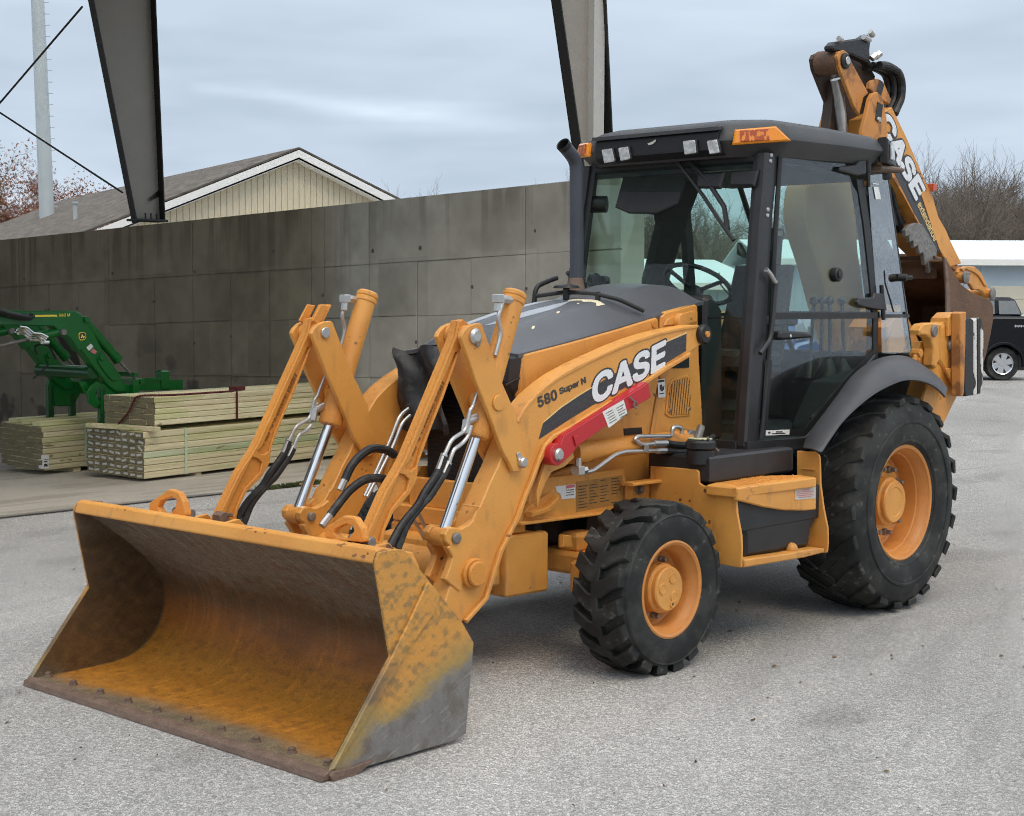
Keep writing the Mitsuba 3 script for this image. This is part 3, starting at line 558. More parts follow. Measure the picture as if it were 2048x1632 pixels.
# undergrowth that closes the tree line near the ground
bl, rb = [], np.random.default_rng(5)
for k in range(12000):
    x = rb.uniform(-0.1, 0.55); D = rb.uniform(100, 135); q = by_bearing(x * D, D) + V(0, 0, rb.uniform(0, 1) ** 1.5 * 2.3); u, w = rb.normal(0, 1, 3), rb.normal(0, 1, 3) + V(0, 0, 1); s = rb.uniform(0.2, 0.55)
    bl += [q, q + unit(u) * s * 0.3, q + unit(w) * s * 1.6]
k = key_for('brushwood'); scene[k] = mikit.ply(trimesh.Trimesh(np.array(bl), np.arange(len(bl)).reshape(-1, 3), process=False), 'mat_brush'); labels[k] = {'label': 'grey brown brushwood below the bare trees of the tree line', 'category': 'undergrowth', 'kind': 'stuff'}
# oak with russet leaves, bare trees over the house roof
w, f, l = bare_tree(77, 13.0, 1.1, 5, 0.012, 26)
for lab, (px, D), s, leafy in (('oak full of russet brown leaves at the left behind the pole', (-0.315, 66), 0.84, True), ('russet leaved oak crown just right of the galvanised pole', (-0.292, 70), 0.72, True),
        ('thin leafless tree over the house roof left of the left column', (-0.262, 80), 0.66, False), ('pinkish leafless tree over the roof right of the left column', (-0.222, 84), 0.72, False)):
    q = by_bearing(px * D, D); k = thing('oak_tree' if leafy else 'young_tree', lab, 'tree'); M = T().translate([q[0], q[1], -0.8]).rotate([0, 0, 1], 40.0 * D).scale(s * (1.0 if leafy else 1.0))
    scene[k + '__trunk'] = {**mikit.ply(w, 'mat_bark', smooth=True), 'to_world': M}; scene[k + '__twigs'] = {**mikit.ply(f, 'mat_twig'), 'to_world': M}
    if leafy: scene[k + '__crown'] = {**mikit.ply(l, 'mat_leaf_red'), 'to_world': M}

# ---- sheds beyond the lot
def facing(mesh, D, right, turn=0.0):
    """local x = to the right, y = away, z = up; placed D metres out"""
    m = mesh.copy(); a = turn; X = RT * math.cos(a) + FW * math.sin(a); Y = -RT * math.sin(a) + FW * math.cos(a); v = m.vertices.copy(); o = by_bearing(right, D)
    m.vertices = o + v[:, :1] * X + v[:, 1:2] * Y + v[:, 2:] * UP
    return fixed(m)
def shed(key, D, right, width, depth, eave, ridge, doors, turn=0.0, step=0.3):
    F = lambda m: facing(m, D, right, turn)
    part(key, 'wall', F(box((0, 0, -0.5), (width, depth, eave))), 'mat_shed_wall')
    for i in range(int(width / step)):
        a = i * step
        if not any(d0 - 0.01 < a + step and a < d1 for d0, d1, h in doors): part(key, 'siding_panel', F(box((a + 0.012, -0.03, -0.4), (a + step - 0.012, 0.01, eave - 0.02), 0.008)), 'mat_shed_wall')
    for sg in (0, 1):
        y0, y1 = (-0.45, depth / 2) if sg == 0 else (depth + 0.45, depth / 2)
        part(key, 'roof', F(panel([(-0.4, y0, eave), (width + 0.4, y0, eave), (width + 0.4, y1, ridge), (-0.4, y1, ridge)], 0.06)), 'mat_shed_roof')
    part(key, 'fascia', F(box((-0.4, -0.5, eave - 0.2), (width + 0.4, -0.46, eave + 0.03))), 'mat_trim_white')
    for d0, d1, h in doors:
        dk = part(key, 'door', F(box((d0, -0.02, 0), (d1, 0.02, h))), 'mat_door_tan', label='tan overhead door')
        for i in range(5): part(dk, 'slat', F(box((d0 + 0.02, -0.045, i * h / 5 + 0.01), (d1 - 0.02, -0.015, (i + 1) * h / 5 - 0.01), 0.008)), 'mat_door_tan')
S1 = thing('white_roofed_shed', 'long pale blue shed with low white metal roof and tan door behind the black vehicle', 'shed')
shed(S1, 58, 9.6, 14.5, 11, 3.5, 4.45, [(8.2, 10.9, 2.55)])
S2 = thing('small_shed', 'smaller pale blue shed with white roof seen through the windscreen and steering wheel', 'shed')
shed(S2, 52, 5.2, 3.1, 7, 2.5, 3.4, [], 0.35)
g = structure('lawn_strip', facing(box((-10, 0, -0.1), (40, 8, 0.06)), 45.5, 10), 'mat_grass')

# ================================================================ lumber
LD, LW = V(-0.983, -0.184, 0), V(0.184, -0.983, 0); LO = V(-1.465, -8.772, 0)
def at(u, w, z): return LO + LD * u + LW * w + UP * z
def board(u0, u1, w0, w1, z0, z1, bev=0.004):
    return slab([at(0, w0, 0)[:2] + 0 * LD[:2], at(0, w1, 0)[:2], at(u1 - u0, w1, 0)[:2], at(u1 - u0, w0, 0)[:2]], z0, z1, 'z', bev) if False else panel([at(u0, w0, (z0 + z1) / 2), at(u1, w0, (z0 + z1) / 2), at(u1, w1, (z0 + z1) / 2), at(u0, w1, (z0 + z1) / 2)], z1 - z0, bev)
TONES = ['mat_lumber_pale', 'mat_lumber_tan', 'mat_lumber_pale', 'mat_lumber_green', 'mat_lumber_tan', 'mat_lumber_pale']
def bundle(label, u, w, z, L, cols, rows, cw, rh, stag, brick, seed, tags=False, grey=False):
    r = np.random.default_rng(seed); k = thing('lumber_bundle', label, 'lumber'); tot = cols * cw
    for j in range(rows):
        edges = [i * cw for i in range(cols + 1)]
        if brick: edges = [0] + [min(max(e + r.uniform(-0.3, 0.3) * cw, 0.4 * cw), tot - 0.4 * cw) for e in edges[1:-1]] + [tot]
        tone = TONES[int(r.integers(0, 6))]
        for i, (a, b) in enumerate(zip(edges[:-1], edges[1:])):
            s = stag * (a / tot) + r.uniform(-0.014, 0.014); g = 0.003
            bk = part(k, 'board', board(u + s, u + L + r.uniform(-0.02, 0.05), w + a + g, w + b - g, z + j * rh + 0.0025, z + (j + 1) * rh - 0.0025, 0.007), 'mat_lumber_tan' if grey and j % 3 else tone if i == 0 else TONES[int(r.integers(0, 6))])
            part(bk, 'end_grain', board(u + s - 0.003, u + s + 0.004, w + a + g + 0.003, w + b - g - 0.003, z + j * rh + 0.005, z + (j + 1) * rh - 0.005, 0.001), 'mat_lumber_end')
            if tags:
                c = at(u + s - 0.0035, w + (a + b) / 2 + r.uniform(-0.01, 0.01), z + (j + 0.5) * rh + r.uniform(-0.006, 0.006)); t = r.normal(0, 0.12) + (0.6 if r.random() < 0.1 else 0); e1 = LW * math.cos(t) + UP * math.sin(t); e2 = -LW * math.sin(t) + UP * math.cos(t)
                part(bk, 'tag', panel([c + e1 * 0.036 + e2 * 0.012, c - e1 * 0.036 + e2 * 0.012, c - e1 * 0.036 - e2 * 0.012, c + e1 * 0.036 - e2 * 0.012], 0.002, 0), 'mat_tag')
    return k
def strap(k, u, w0, w1, z0, z1, m, wd=0.03):
    e = 0.003; q = [at(u, w0 - e, z0), at(u, w0 - e, z1 + e), at(u, w1 + e, z1 + e), at(u, w1 + e, z0)]
    part(k, 'strap', join(*[bar(q[i], q[i + 1], wd, 0.004, LD if False else (LW if i != 1 else UP)) for i in range(3)]), m)
B1 = bundle('lower right lumber bundle with a white tag stapled on every board end', 0.0, 0.0, -0.135, 4.9, 8, 7, 0.137, 0.0725, 0.22, False, 3, True, True)
strap(B1, 0.62, 0.0, 1.096, -0.135, 0.3725, 'mat_strap_pale', 0.035); strap(B1, 3.9, 0.0, 1.096, -0.135, 0.3725, 'mat_strap_pale', 0.035)
B2 = bundle('upper lumber bundle with a dark red ratchet strap, resting on the tagged bundle', 0.14, -0.02, 0.427, 4.75, 6, 5, 0.137, 0.062, 0.05, True, 8)
rs = join(tube(curve([at(0.125, 0.52, 0.43), at(0.118, 0.36, 0.56), at(0.12, 0.28, 0.68), at(0.14, 0.2, 0.745), at(0.5, 0.03, 0.746), at(1.4, 0.02, 0.746)], 5), 0.012, 6), bar(at(1.42, -0.026, 0.745), at(1.42, -0.026, 0.42), 0.028, 0.006, LW))
part(B2, 'strap', rs, 'mat_strap_red'); part(B2, 'ratchet', join(box((0, 0, 0), (0.2, 0.07, 0.05)), cyl((0.05, -0.02, 0.03), (0.05, 0.1, 0.03), 0.018, 10)), 'mat_strap_red')
rk = list(scene)[-1]; scene[rk]['to_world'] = T().translate(list(map(float, at(1.5, 0.1, 0.742)))).rotate([0, 0, 1], 190.0)
B3 = bundle('left lumber bundle of dark weathered board ends with a paper label at its lower corner', 0.12, 1.72, -0.16, 4.9, 8, 8, 0.131, 0.0625, 0.3, True, 13, False, True)
strap(B3, 0.75, 1.72, 2.77, -0.16, 0.34, 'mat_strap_pale', 0.035)
lab = part(B3, 'paper_label', join(panel([at(0.108, 1.715, -0.135), at(0.108, 1.715, 0.02), at(0.135, 1.83, 0.02), at(0.135, 1.83, -0.135)], 0.003, 0), panel([at(0.1, 1.712, -0.135), at(0.19, 1.712, -0.135), at(0.19, 1.712, 0.02), at(0.1, 1.712, 0.02)], 0.003, 0)), 'mat_white', label='white paper label wrapped round the corner')
part(lab, 'print', join(*[panel([at(0.12, 1.709, z), at(0.17, 1.709, z), at(0.17, 1.709, z + h), at(0.12, 1.709, z + h)], 0.002, 0) for z, h in ((-0.11, 0.03), (-0.06, 0.012), (-0.035, 0.008))]), 'mat_print')
single('bearer_block', board(0.05, 0.14, -0.1, 0.95, 0.376, 0.424), 'mat_lumber_tan', 'short wooden bearer jutting out at the front between the two stacked bundles', 'bearer')
single('bearer_block', board(3.6, 3.69, -0.03, 0.9, 0.376, 0.424), 'mat_lumber_tan', 'wooden bearer further back between the two stacked bundles', 'bearer')
for nm, u, w0, zz in (('tagged', 0.8, 0.03, -0.2), ('tagged', 3.8, 0.03, -0.2), ('left', 0.6, 1.75, -0.235), ('left', 3.9, 1.75, -0.235)):
    single('bearer_block', board(u, u + 0.09, w0, w0 + 1.0, zz - 0.06, zz + (0.062 if nm == 'tagged' else 0.072)), 'mat_lumber_tan', f"{'front' if u < 2 else 'rear'} ground bearer in the shadow under the {nm if nm == 'left' else 'tagged'} lumber bundle", 'bearer')
for i, (w, lb) in enumerate(((1.78, 'nearest'), (2.08, 'middle'), (2.42, 'farthest'))):
    single('loose_board', board(0.14 + 0.1 * i, 4.9, w, w + 0.137, 0.344, 0.395), 'mat_lumber_pale' if i != 1 else 'mat_lumber_tan', f'loose board lying on top of the left lumber bundle, {lb} of the three', 'board')

# ================================================================ green front loader parked by the wall
GD, GW = V(-0.998, -0.057, 0), V(0.057, -0.998, 0)   # ahead, and from the near arm to the far one
G = thing('front_loader', 'green front loader frame with bent arms and yellow stripe parked against the wall', 'loader')
def gpl(pts, t=0.02, off=0.0, bev=0.004, r=0.03):
    p = np.asarray(pts, float); return moved(panel(p, t, bev), GW * off)
upper = [(-0.029,-10.113,1.633),(-0.576,-10.145,1.656),(-1.487,-10.197,1.658),(-1.551,-10.2,1.628),(-1.638,-10.205,1.525),(-1.695,-10.208,1.437),(-1.53,-10.199,1.196),(-1.402,-10.192,1.353),(-1.317,-10.187,1.397),(-1.19,-10.18,1.485),(-0.573,-10.144,1.499),(-0.026,-10.113,1.493)]
lower = [(-1.537,-10.199,1.619),(-1.652,-10.206,1.537),(-1.804,-10.215,1.279),(-2.002,-10.226,0.97),(-2.137,-10.234,0.812),(-2.167,-10.235,0.715),(-2.029,-10.228,0.721),(-1.909,-10.221,0.802),(-1.732,-10.211,1.003),(-1.545,-10.2,1.221),(-1.416,-10.193,1.359)]
for nm, off in (('', 0.0), ('', 1.02)):
    a = part(G, 'arm', join(gpl(upper, 0.14, off, 0.012), gpl(lower, 0.13, off, 0.012)), 'mat_green')
    part(a, 'knee_plate', gpl([(-1.757,-10.212,1.128),(-1.809,-10.215,1.171),(-1.861,-10.218,1.151),(-2.077,-10.23,0.904),(-2.046,-10.229,0.86),(-1.962,-10.224,0.85),(-1.895,-10.22,0.91),(-1.778,-10.213,1.052)], 0.02, off - 0.075), 'mat_green')
    for q in ((-1.616,-10.204,1.559), (-1.306,-10.186,1.42), (-2.363,-10.247,0.833), (-1.809,-10.215,1.127)):
        c = V(*q) + GW * off; part(a, 'pin', cyl(c - GW * 0.11, c + GW * 0.1, 0.035, 16), 'mat_green' if q[0] < -1.6 else 'mat_bolt')
    p0, p1, p2 = (V(*q) + GW * (off - 0.02) for q in [(-1.616,-10.204,1.556),(-2.08,-10.23,1.089),(-2.355,-10.246,0.837)])
    cy = part(G, 'tilt_cylinder', cyl(p0, p1, 0.055, 18), 'mat_green'); part(cy, 'gland', cyl(p1 - (p1 - p0) * 0.12, p1 + (p1 - p0) * 0.01, 0.062, 18), 'mat_green'); part(cy, 'rod', cyl(p1, p2, 0.018, 12), 'mat_bolt')
    q0, q1 = (V(*q) + GW * (off - 0.02) for q in [(-1.289,-10.185,1.422),(-0.964,-10.167,1.359)]); q2 = q1 + (q1 - q0) * 1.6
    cy = part(G, 'lift_cylinder', cyl(q0, q1, 0.05, 18), 'mat_green'); part(cy, 'rod', cyl(q1, q2, 0.02, 12), 'mat_bolt')
    h = part(G, 'headstock', gpl([(-1.894,-10.22,0.808),(-2.107,-10.232,0.813),(-2.261,-10.241,0.789),(-2.371,-10.247,0.862),(-2.394,-10.248,0.822),(-2.29,-10.242,0.691),(-2.179,-10.236,0.502),(-1.919,-10.221,0.515),(-1.906,-10.221,0.643)], 0.05, off), 'mat_green')
    part(G, 'stand_leg', gpl([(-1.834,-10.216,0.823),(-1.891,-10.22,0.821),(-1.896,-10.22,0.478),(-1.836,-10.217,0.481)], 0.06, off), 'mat_green')
    gz = lambda q: V(q[0], q[1], float(ground_z(q[0], q[1])))
    for q in (V(*(-1.86,-10.218,0.772)) + GW * off, V(*(-2.166,-10.235,0.657)) + GW * off): part(G, 'stand_foot', bar(q, gz(q), 0.06, 0.07, (1, 0, 0)), 'mat_green_dark')
    if off < 0.5: part(G, 'stand_strut', gpl([(-1.568,-10.201,0.858),(-1.671,-10.207,0.854),(-1.882,-10.219,0.536),(-1.799,-10.214,0.54)], 0.03, off + 0.03), 'mat_green')
    if off < 0.5: part(G, 'link_plate', gpl([(-1.624,-10.204,0.743),(-1.685,-10.208,0.816),(-1.759,-10.212,0.851),(-1.804,-10.215,0.824),(-1.727,-10.21,0.714),(-1.8,-10.214,0.61),(-1.74,-10.211,0.543),(-1.637,-10.205,0.617)], 0.03, off - 0.06), 'mat_green')
c0, c1 = (V(*q) for q in [(-1.739,-10.211,0.953),(-1.746,-10.211,0.946)])
part(G, 'cross_tube', cyl(c0 - GW * 0.02, c0 + GW * 1.04, 0.075, 20), 'mat_green_dark')
part(G, 'cross_plate', bar(V(*(-1.762,-10.212,1.012)) + GW * 0.06, V(*(-1.762,-10.212,1.012)) + GW * 0.96, 0.16, 0.02), 'mat_green')
b0 = V(*(-2.276,-10.242,0.756))
part(G, 'carrier_beam', join(bar(b0 - GW * 0.1, b0 + GW * 1.15, 0.08, 0.2), bar(b0 - GW * 0.1 + UP * 0.16, b0 + GW * 1.15 + UP * 0.16, 0.05, 0.05)), 'mat_green')
f0, f1 = (V(*q) + GW * 0.25 for q in [(-2.245,-10.24,0.77),(-3.198,-10.294,0.754)])
part(G, 'side_beam', join(bar(f0, f1, 0.08, 0.12), bar(f0 + UP * 0.075, f0 + (f1 - f0) * 0.72 + UP * 0.075, 0.12, 0.03)), 'mat_green')
kn = f0 + (f1 - f0) * 0.71; part(G, 'latch_block', box((-0.06, -0.06, 0), (0.06, 0.06, 0.24), 0.02), 'mat_green')
scene[list(scene)[-1]]['to_world'] = T().translate([float(kn[0]), float(kn[1]), float(kn[2]) - 0.06])
# hoses, pipes, marks
def gp(*q): return [V(*a) - GW * 0.09 for a in q]
part(G, 'hose_bundle', join(*[tube(curve([p - GW * 0.02 * i + UP * 0.012 * (i % 3) for p in gp(*[(-0.081,-10.116,1.667),(-0.443,-10.137,1.644),(-0.602,-10.146,1.608),(-0.736,-10.154,1.584),(-0.845,-10.16,1.572),(-0.879,-10.162,1.596)])]), 0.022, 8) for i in range(5)]), 'mat_hose')
for i in range(4): part(G, 'pipe', bent([p - GW * 0.03 * i + UP * 0.02 * i for p in gp(*[(-0.699,-10.152,1.428),(-0.787,-10.157,1.416),(-0.868,-10.161,1.354),(-0.964,-10.167,1.347),(-1.047,-10.171,1.309)])], 0.012, 0.02, 8), 'mat_chrome')
part(G, 'coupling', join(*[cyl(p, p + GD * 0.09, 0.022, 8) for p in gp(*[(-0.733,-10.154,1.416),(-0.881,-10.162,1.342),(-0.978,-10.168,1.353),(-1.026,-10.17,1.31)])]), 'mat_chrome')
for q in ([(-1.256,-10.183,1.165),(-1.228,-10.182,1.239),(-1.286,-10.185,1.275),(-1.4,-10.192,1.26),(-1.471,-10.196,1.16),(-1.492,-10.197,1.103)], [(-1.208,-10.181,0.895),(-1.338,-10.188,0.99),(-1.396,-10.191,1.038)]): part(G, 'hose', tube(curve([V(*a) + GW * 0.35 for a in q]), 0.012, 8), 'mat_hose')
def mark(name, q, m, off=0.074, t=0.003, parent=G): return part(parent, name, moved(panel(q, t, 0), -GW * off), m)
mark('stripe', [(-0.9,-10.163,1.61),(-1.232,-10.182,1.613),(-1.246,-10.183,1.592),(-0.907,-10.163,1.588)], 'mat_yellow_stripe')
o, bx, by = (V(*q) for q in [(-1.263,-10.184,1.59),(-1.406,-10.192,1.594),(-1.264,-10.184,1.624)])
part(G, 'model_number', words('540 M', o - GW * 0.073, bx - o, by - o, -GW), 'mat_yellow_stripe')
em = mark('emblem', [(-1.516,-10.198,1.398),(-1.536,-10.199,1.415),(-1.589,-10.202,1.419),(-1.612,-10.204,1.402),(-1.614,-10.204,1.35),(-1.59,-10.202,1.329),(-1.543,-10.2,1.323),(-1.518,-10.198,1.343)], 'mat_yellow_stripe', 0.0735)
mark('field', [(-1.524,-10.199,1.393),(-1.54,-10.2,1.407),(-1.586,-10.202,1.412),(-1.605,-10.203,1.398),(-1.607,-10.203,1.353),(-1.586,-10.202,1.337),(-1.546,-10.2,1.331),(-1.525,-10.199,1.347)], 'mat_print', 0.0755, 0.003, em)
mark('deer', [(-1.539,-10.2,1.351),(-1.547,-10.2,1.369),(-1.556,-10.201,1.372),(-1.549,-10.2,1.392),(-1.556,-10.201,1.391),(-1.563,-10.201,1.378),(-1.566,-10.201,1.395),(-1.572,-10.201,1.377),(-1.57,-10.201,1.371),(-1.59,-10.202,1.373),(-1.602,-10.203,1.357),(-1.595,-10.203,1.356),(-1.586,-10.202,1.363),(-1.579,-10.202,1.36),(-1.579,-10.202,1.345),(-1.571,-10.201,1.345),(-1.57,-10.201,1.357),(-1.557,-10.201,1.359),(-1.55,-10.2,1.35)], 'mat_yellow_stripe', 0.0775, 0.003, em)
mark('warning_label', [(-1.621,-10.204,1.242),(-1.678,-10.207,1.286),(-1.714,-10.21,1.249),(-1.654,-10.206,1.203)], 'mat_white', 0.0675); mark('warning_label', [(-1.669,-10.207,1.196),(-1.709,-10.209,1.232),(-1.765,-10.212,1.191),(-1.727,-10.21,1.164)], 'mat_pink_print', 0.0675)
mark('edge_highlight', [(-0.576,-10.145,1.655),(-0.922,-10.164,1.656),(-0.922,-10.164,1.649),(-0.576,-10.145,1.647)], 'mat_green', 0.0725)

# ================================================================ parked vehicles
def vehicle(name, label, D, right, turn, paint, prof, glass, wheels, wr, width, z0=0.0, roof_in=0.18, split=1.1):
    """prof: body side outline; glass: greenhouse outline; local x right, y away, z up"""
    k = thing(name, label, 'car'); F = lambda m: moved(facing(m, D, right, turn), V(0, 0, z0))
    p = Polygon(prof)
    for wx in wheels: p = p.difference(Point(wx, wr).buffer(wr * 1.16, 16))
    p = max(getattr(p, 'geoms', [p]), key=lambda a: a.area); q = list(p.simplify(0.004).exterior.coords)[:-1]
    part(k, 'body', F(slab(q, 0, width, 'y', 0.05)), paint)
    part(k, 'underbody', F(box((min(a for a, b in prof) + 0.3, 0.25, 0.25), (max(a for a, b in prof) - 0.3, width - 0.25, 0.75))), 'mat_black')
    g = np.array(glass); lo = slab(fil(g, 0.08), roof_in, width - roof_in, 'y', 0.08); v = lo.vertices; h = (v[:, 2] - g[:, 1].min()) / np.ptp(g[:, 1]); v[:, 1] += np.where(v[:, 1] < width / 2, 1, -1) * 0.12 * h - np.where(v[:, 1] < width / 2, 1, -1) * 0.08
    part(k, 'cabin', F(lo), paint); return k, F
def wheel(k, F, x, r, y0, w, rimr, alloy=6):
    c = V(x, y0, r); prof = [(rimr, 0.03), (r * 0.93, 0.0), (r, 0.04), (r, w - 0.04), (r * 0.93, w), (rimr, w - 0.02)]
    t = part(k, 'tyre', F(rev(prof, c, (0, 1, 0), 40, True)), 'mat_tyre')
    rk = part(k, 'rim', F(rev([(rimr, 0.0), (rimr * 0.93, 0.02), (rimr * 0.9, 0.1), (0, 0.1)], c, (0, 1, 0), 36)), 'mat_bolt')
    for i in range(alloy):
        a = i * 2 * math.pi / alloy + 0.3; d, s = V(math.cos(a), 0, math.sin(a)), V(-math.sin(a), 0, math.cos(a))
        q = [c + d * rimr * 0.2 - s * 0.05, c + d * rimr * 0.94 - s * 0.085, c + d * rimr * 0.94 + s * 0.085, c + d * rimr * 0.2 + s * 0.05]
        part(rk, 'spoke', F(panel([e + V(0, 0.03, 0) for e in q], 0.03, 0.006)), 'mat_chrome')
    part(rk, 'hub', F(cyl(c + V(0, 0.0, 0), c + V(0, 0.08, 0), rimr * 0.3, 18)), 'mat_chrome'); part(rk, 'rim_lip', F(rev([(rimr, -0.012), (rimr * 0.9, 0.0), (rimr * 0.9, 0.04), (rimr, 0.03)], c, (0, 1, 0), 36, True)), 'mat_chrome')
k, F = vehicle('parked_truck', 'tall black truck with chrome spoked wheel parked in front of the white roofed shed', 36.9, 11.67, 0.0, 'mat_car_black',
    [(-4.3, 0.62), (-4.3, 1.25), (-3.9, 1.42), (-2.9, 1.5), (-0.2, 1.55), (0.95, 1.53), (1.02, 1.4), (1.05, 0.62)], [(-2.9, 1.5), (-2.2, 1.95), (-1.9, 1.99), (0.2, 1.99), (0.34, 1.93), (0.52, 1.53)], [-3.35, 0], 0.405, 2.0)
for x in (-3.35, 0): wheel(k, F, x, 0.405, 0.02, 0.28, 0.255)
part(k, 'rear_window', F(panel([(-0.1, 0.07, 1.58), (0.42, 0.07, 1.58), (0.3, 0.19, 1.9), (-0.08, 0.19, 1.9)], 0.02)), 'mat_car_glass'); part(k, 'side_window', F(panel([(-0.95, 0.07, 1.58), (-0.2, 0.07, 1.58), (-0.18, 0.19, 1.9), (-0.9, 0.19, 1.9)], 0.02)), 'mat_car_glass'); part(k, 'side_window', F(panel([(-2.4, 0.1, 1.58), (-1.05, 0.1, 1.58), (-1.0, 0.2, 1.9), (-1.95, 0.2, 1.9)], 0.02)), 'mat_car_glass')
part(k, 'fender_flare', F(slab([(0.52 * math.cos(a), 0.405 + 0.52 * math.sin(a)) for a in np.linspace(-0.15, math.pi + 0.15, 22)] + [(0.455 * math.cos(a), 0.405 + 0.455 * math.sin(a)) for a in np.linspace(math.pi + 0.15, -0.15, 22)], -0.06, 0.06, 'y', 0.015)), 'mat_car_black')
part(k, 'belt_moulding', F(box((-4.2, -0.006, 1.475), (1.0, 0.01, 1.5), 0.002)), 'mat_bolt'); part(k, 'side_badge', F(join(*[box((0.26 + 0.036 * i, -0.008, 1.27 + 0.012 * (i % 2)), (0.285 + 0.036 * i, 0.004, 1.33 - 0.008 * (i % 3))) for i in range(7)])), 'mat_chrome')
k2, F = vehicle('parked_car', 'silver car half hidden beyond the black truck at the right edge', 43, 14.55, 0.25, 'mat_galv', [(-2.0, 0.4), (-2.0, 0.85), (-1.3, 1.0), (1.9, 1.0), (2.2, 0.9), (2.2, 0.4)], [(-1.2, 0.98), (-0.5, 1.5), (1.2, 1.52), (1.8, 1.0)], [-1.4, 1.4], 0.33, 1.8)
for x in (-1.4, 1.4): wheel(k2, F, x, 0.33, 0.02, 0.2, 0.2, 5)
part(k2, 'windscreen', F(panel([(-1.08, 0.25, 1.06), (-1.08, 1.55, 1.06), (-0.5, 1.45, 1.46), (-0.5, 0.35, 1.46)], 0.03)), 'mat_car_glass'); part(k2, 'side_window', F(panel([(-0.9, 0.1, 1.05), (1.5, 0.1, 1.05), (1.1, 0.2, 1.44), (-0.45, 0.2, 1.44)], 0.02)), 'mat_car_glass')
k3, F = vehicle('parked_car', 'blue car seen through the lower cab glass', 33, 6.25, 1.25, 'mat_car_blue', [(-2.1, 0.35), (-2.1, 0.8), (-1.2, 0.98), (1.6, 1.02), (2.2, 0.9), (2.2, 0.35)], [(-1.1, 0.98), (-0.4, 1.44), (0.9, 1.46), (1.6, 1.0)], [-1.35, 1.4], 0.32, 1.8)
for x in (-1.35, 1.4): wheel(k3, F, x, 0.32, 0.02, 0.2, 0.2, 5)
part(k3, 'side_window', F(panel([(-0.85, 0.1, 1.05), (1.3, 0.1, 1.05), (0.85, 0.2, 1.38), (-0.35, 0.2, 1.38)], 0.02)), 'mat_car_glass'); part(k3, 'windscreen', F(panel([(-1.0, 0.3, 1.06), (-1.0, 1.5, 1.06), (-0.42, 1.4, 1.4), (-0.42, 0.4, 1.4)], 0.03)), 'mat_car_glass')

# ================================================================ backhoe loader
BH = thing('backhoe_loader', 'orange yellow backhoe loader with black cab, rusty front bucket and raised rear boom', 'backhoe loader')
def bp(name, mesh, m, smooth=32, label=None, sub=None): return part(sub or BH, name, mesh, m, smooth, label)
def y3(p, y): return V(p[0], y, p[1])
def ys(pts, y): return [y3(p, y) for p in pts]
def pl(pts, y0, y1, bev=0.004, r=0.0, holes=()): return slab(fil(pts, r) if r else pts, y0, y1, 'y', bev, holes)
def cheap(*a): return a

# ---- front bucket
inner = [(4.325, 0.03), (4.10, 0.034), (3.92, 0.04), (3.80, 0.064), (3.695, 0.135), (3.64, 0.225), (3.622, 0.32), (3.645, 0.405), (3.70, 0.485), (3.80, 0.58), (3.92, 0.672), (4.02, 0.745), (4.085, 0.785)]
sp = curve([(a, b) for a, b in inner], 3)
ygrid = np.linspace(-1.03, 1.03, 15)
bk = bp('bucket', thick([[(a, y, b) for y in ygrid] for a, b in sp], 0.014, (1, 0, 0)), 'mat_bucket_inside', 60, 'front bucket, rusty orange and dark steel inside')
side = [(4.089, 0.812), (4.10, 0.79), (4.106, 0.768), (4.032, 0.408), (4.335, 0.03), (4.322, 0.014), (4.20, 0.012), (3.69, 0.016), (3.622, 0.03), (3.578, 0.39), (3.64, 0.478), (3.835, 0.68), (3.955, 0.806), (4.0, 0.815)]
for sg in (1, -1):
    f = (lambda m: m) if sg > 0 else mir
    part(bk, 'side_plate', f(pl(side, 1.030, 1.042, 0.002)), 'mat_bucket_side', label='bucket side, yellow paint scraped to grey steel')
    part(bk, 'side_liner', f(pl([(a, b) for a, b in side], 1.0265, 1.0295, 0)), 'mat_bucket_inside')
    rib = [(3.847,0.671),(3.811,0.648),(3.779,0.613),(3.794,0.56),(3.944,0.426),(4.073,0.282),(4.313,0.043),(4.331,0.042),(4.041,0.402),(3.944,0.533)]
    part(bk, 'side_cutter', f(pl(rib, 1.0425, 1.056, 0.004)), 'mat_bucket_side')
    part(bk, 'corner_shoe', f(pl([(4.331,0.037),(4.341,0.022),(4.331,-0.002),(4.208,-0.001),(4.132,0.038),(4.218,0.032)], 1.0425, 1.062, 0.003)), 'mat_rusty_edge')
part(bk, 'cutting_edge', slab([(4.372, 0.003), (4.366, 0.026), (4.335, 0.036), (4.318, 0.034), (4.318, 0.004)], -1.045, 1.045, 'y', 0.003), 'mat_rusty_edge', label='worn rusty cutting edge')
for i in range(10):
    c = V(4.272 + RNG.uniform(-0.006, 0.006), -0.999 + i * 0.2185, 0.029)
    part(bk, 'edge_bolt', join(rev([(0, 0), (0.021, 0), (0.018, 0.011), (0, 0.014)], c, (0, 0, 1), 8), hexbolt(c + V(0, 0, 0.008), (0.1, 0.05, 1), 0.015, 0.016)), 'mat_rusty_edge')
lip = [(4.107, 0.766), (4.088, 0.818), (4.06, 0.826), (3.90, 0.79), (3.86, 0.72), (3.90, 0.70), (4.02, 0.765)]
part(bk, 'lip_bar', slab(fil(lip, 0.012), -1.029, 1.029, 'y', 0.004), 'mat_paint', label='orange lip bar along the top of the bucket')
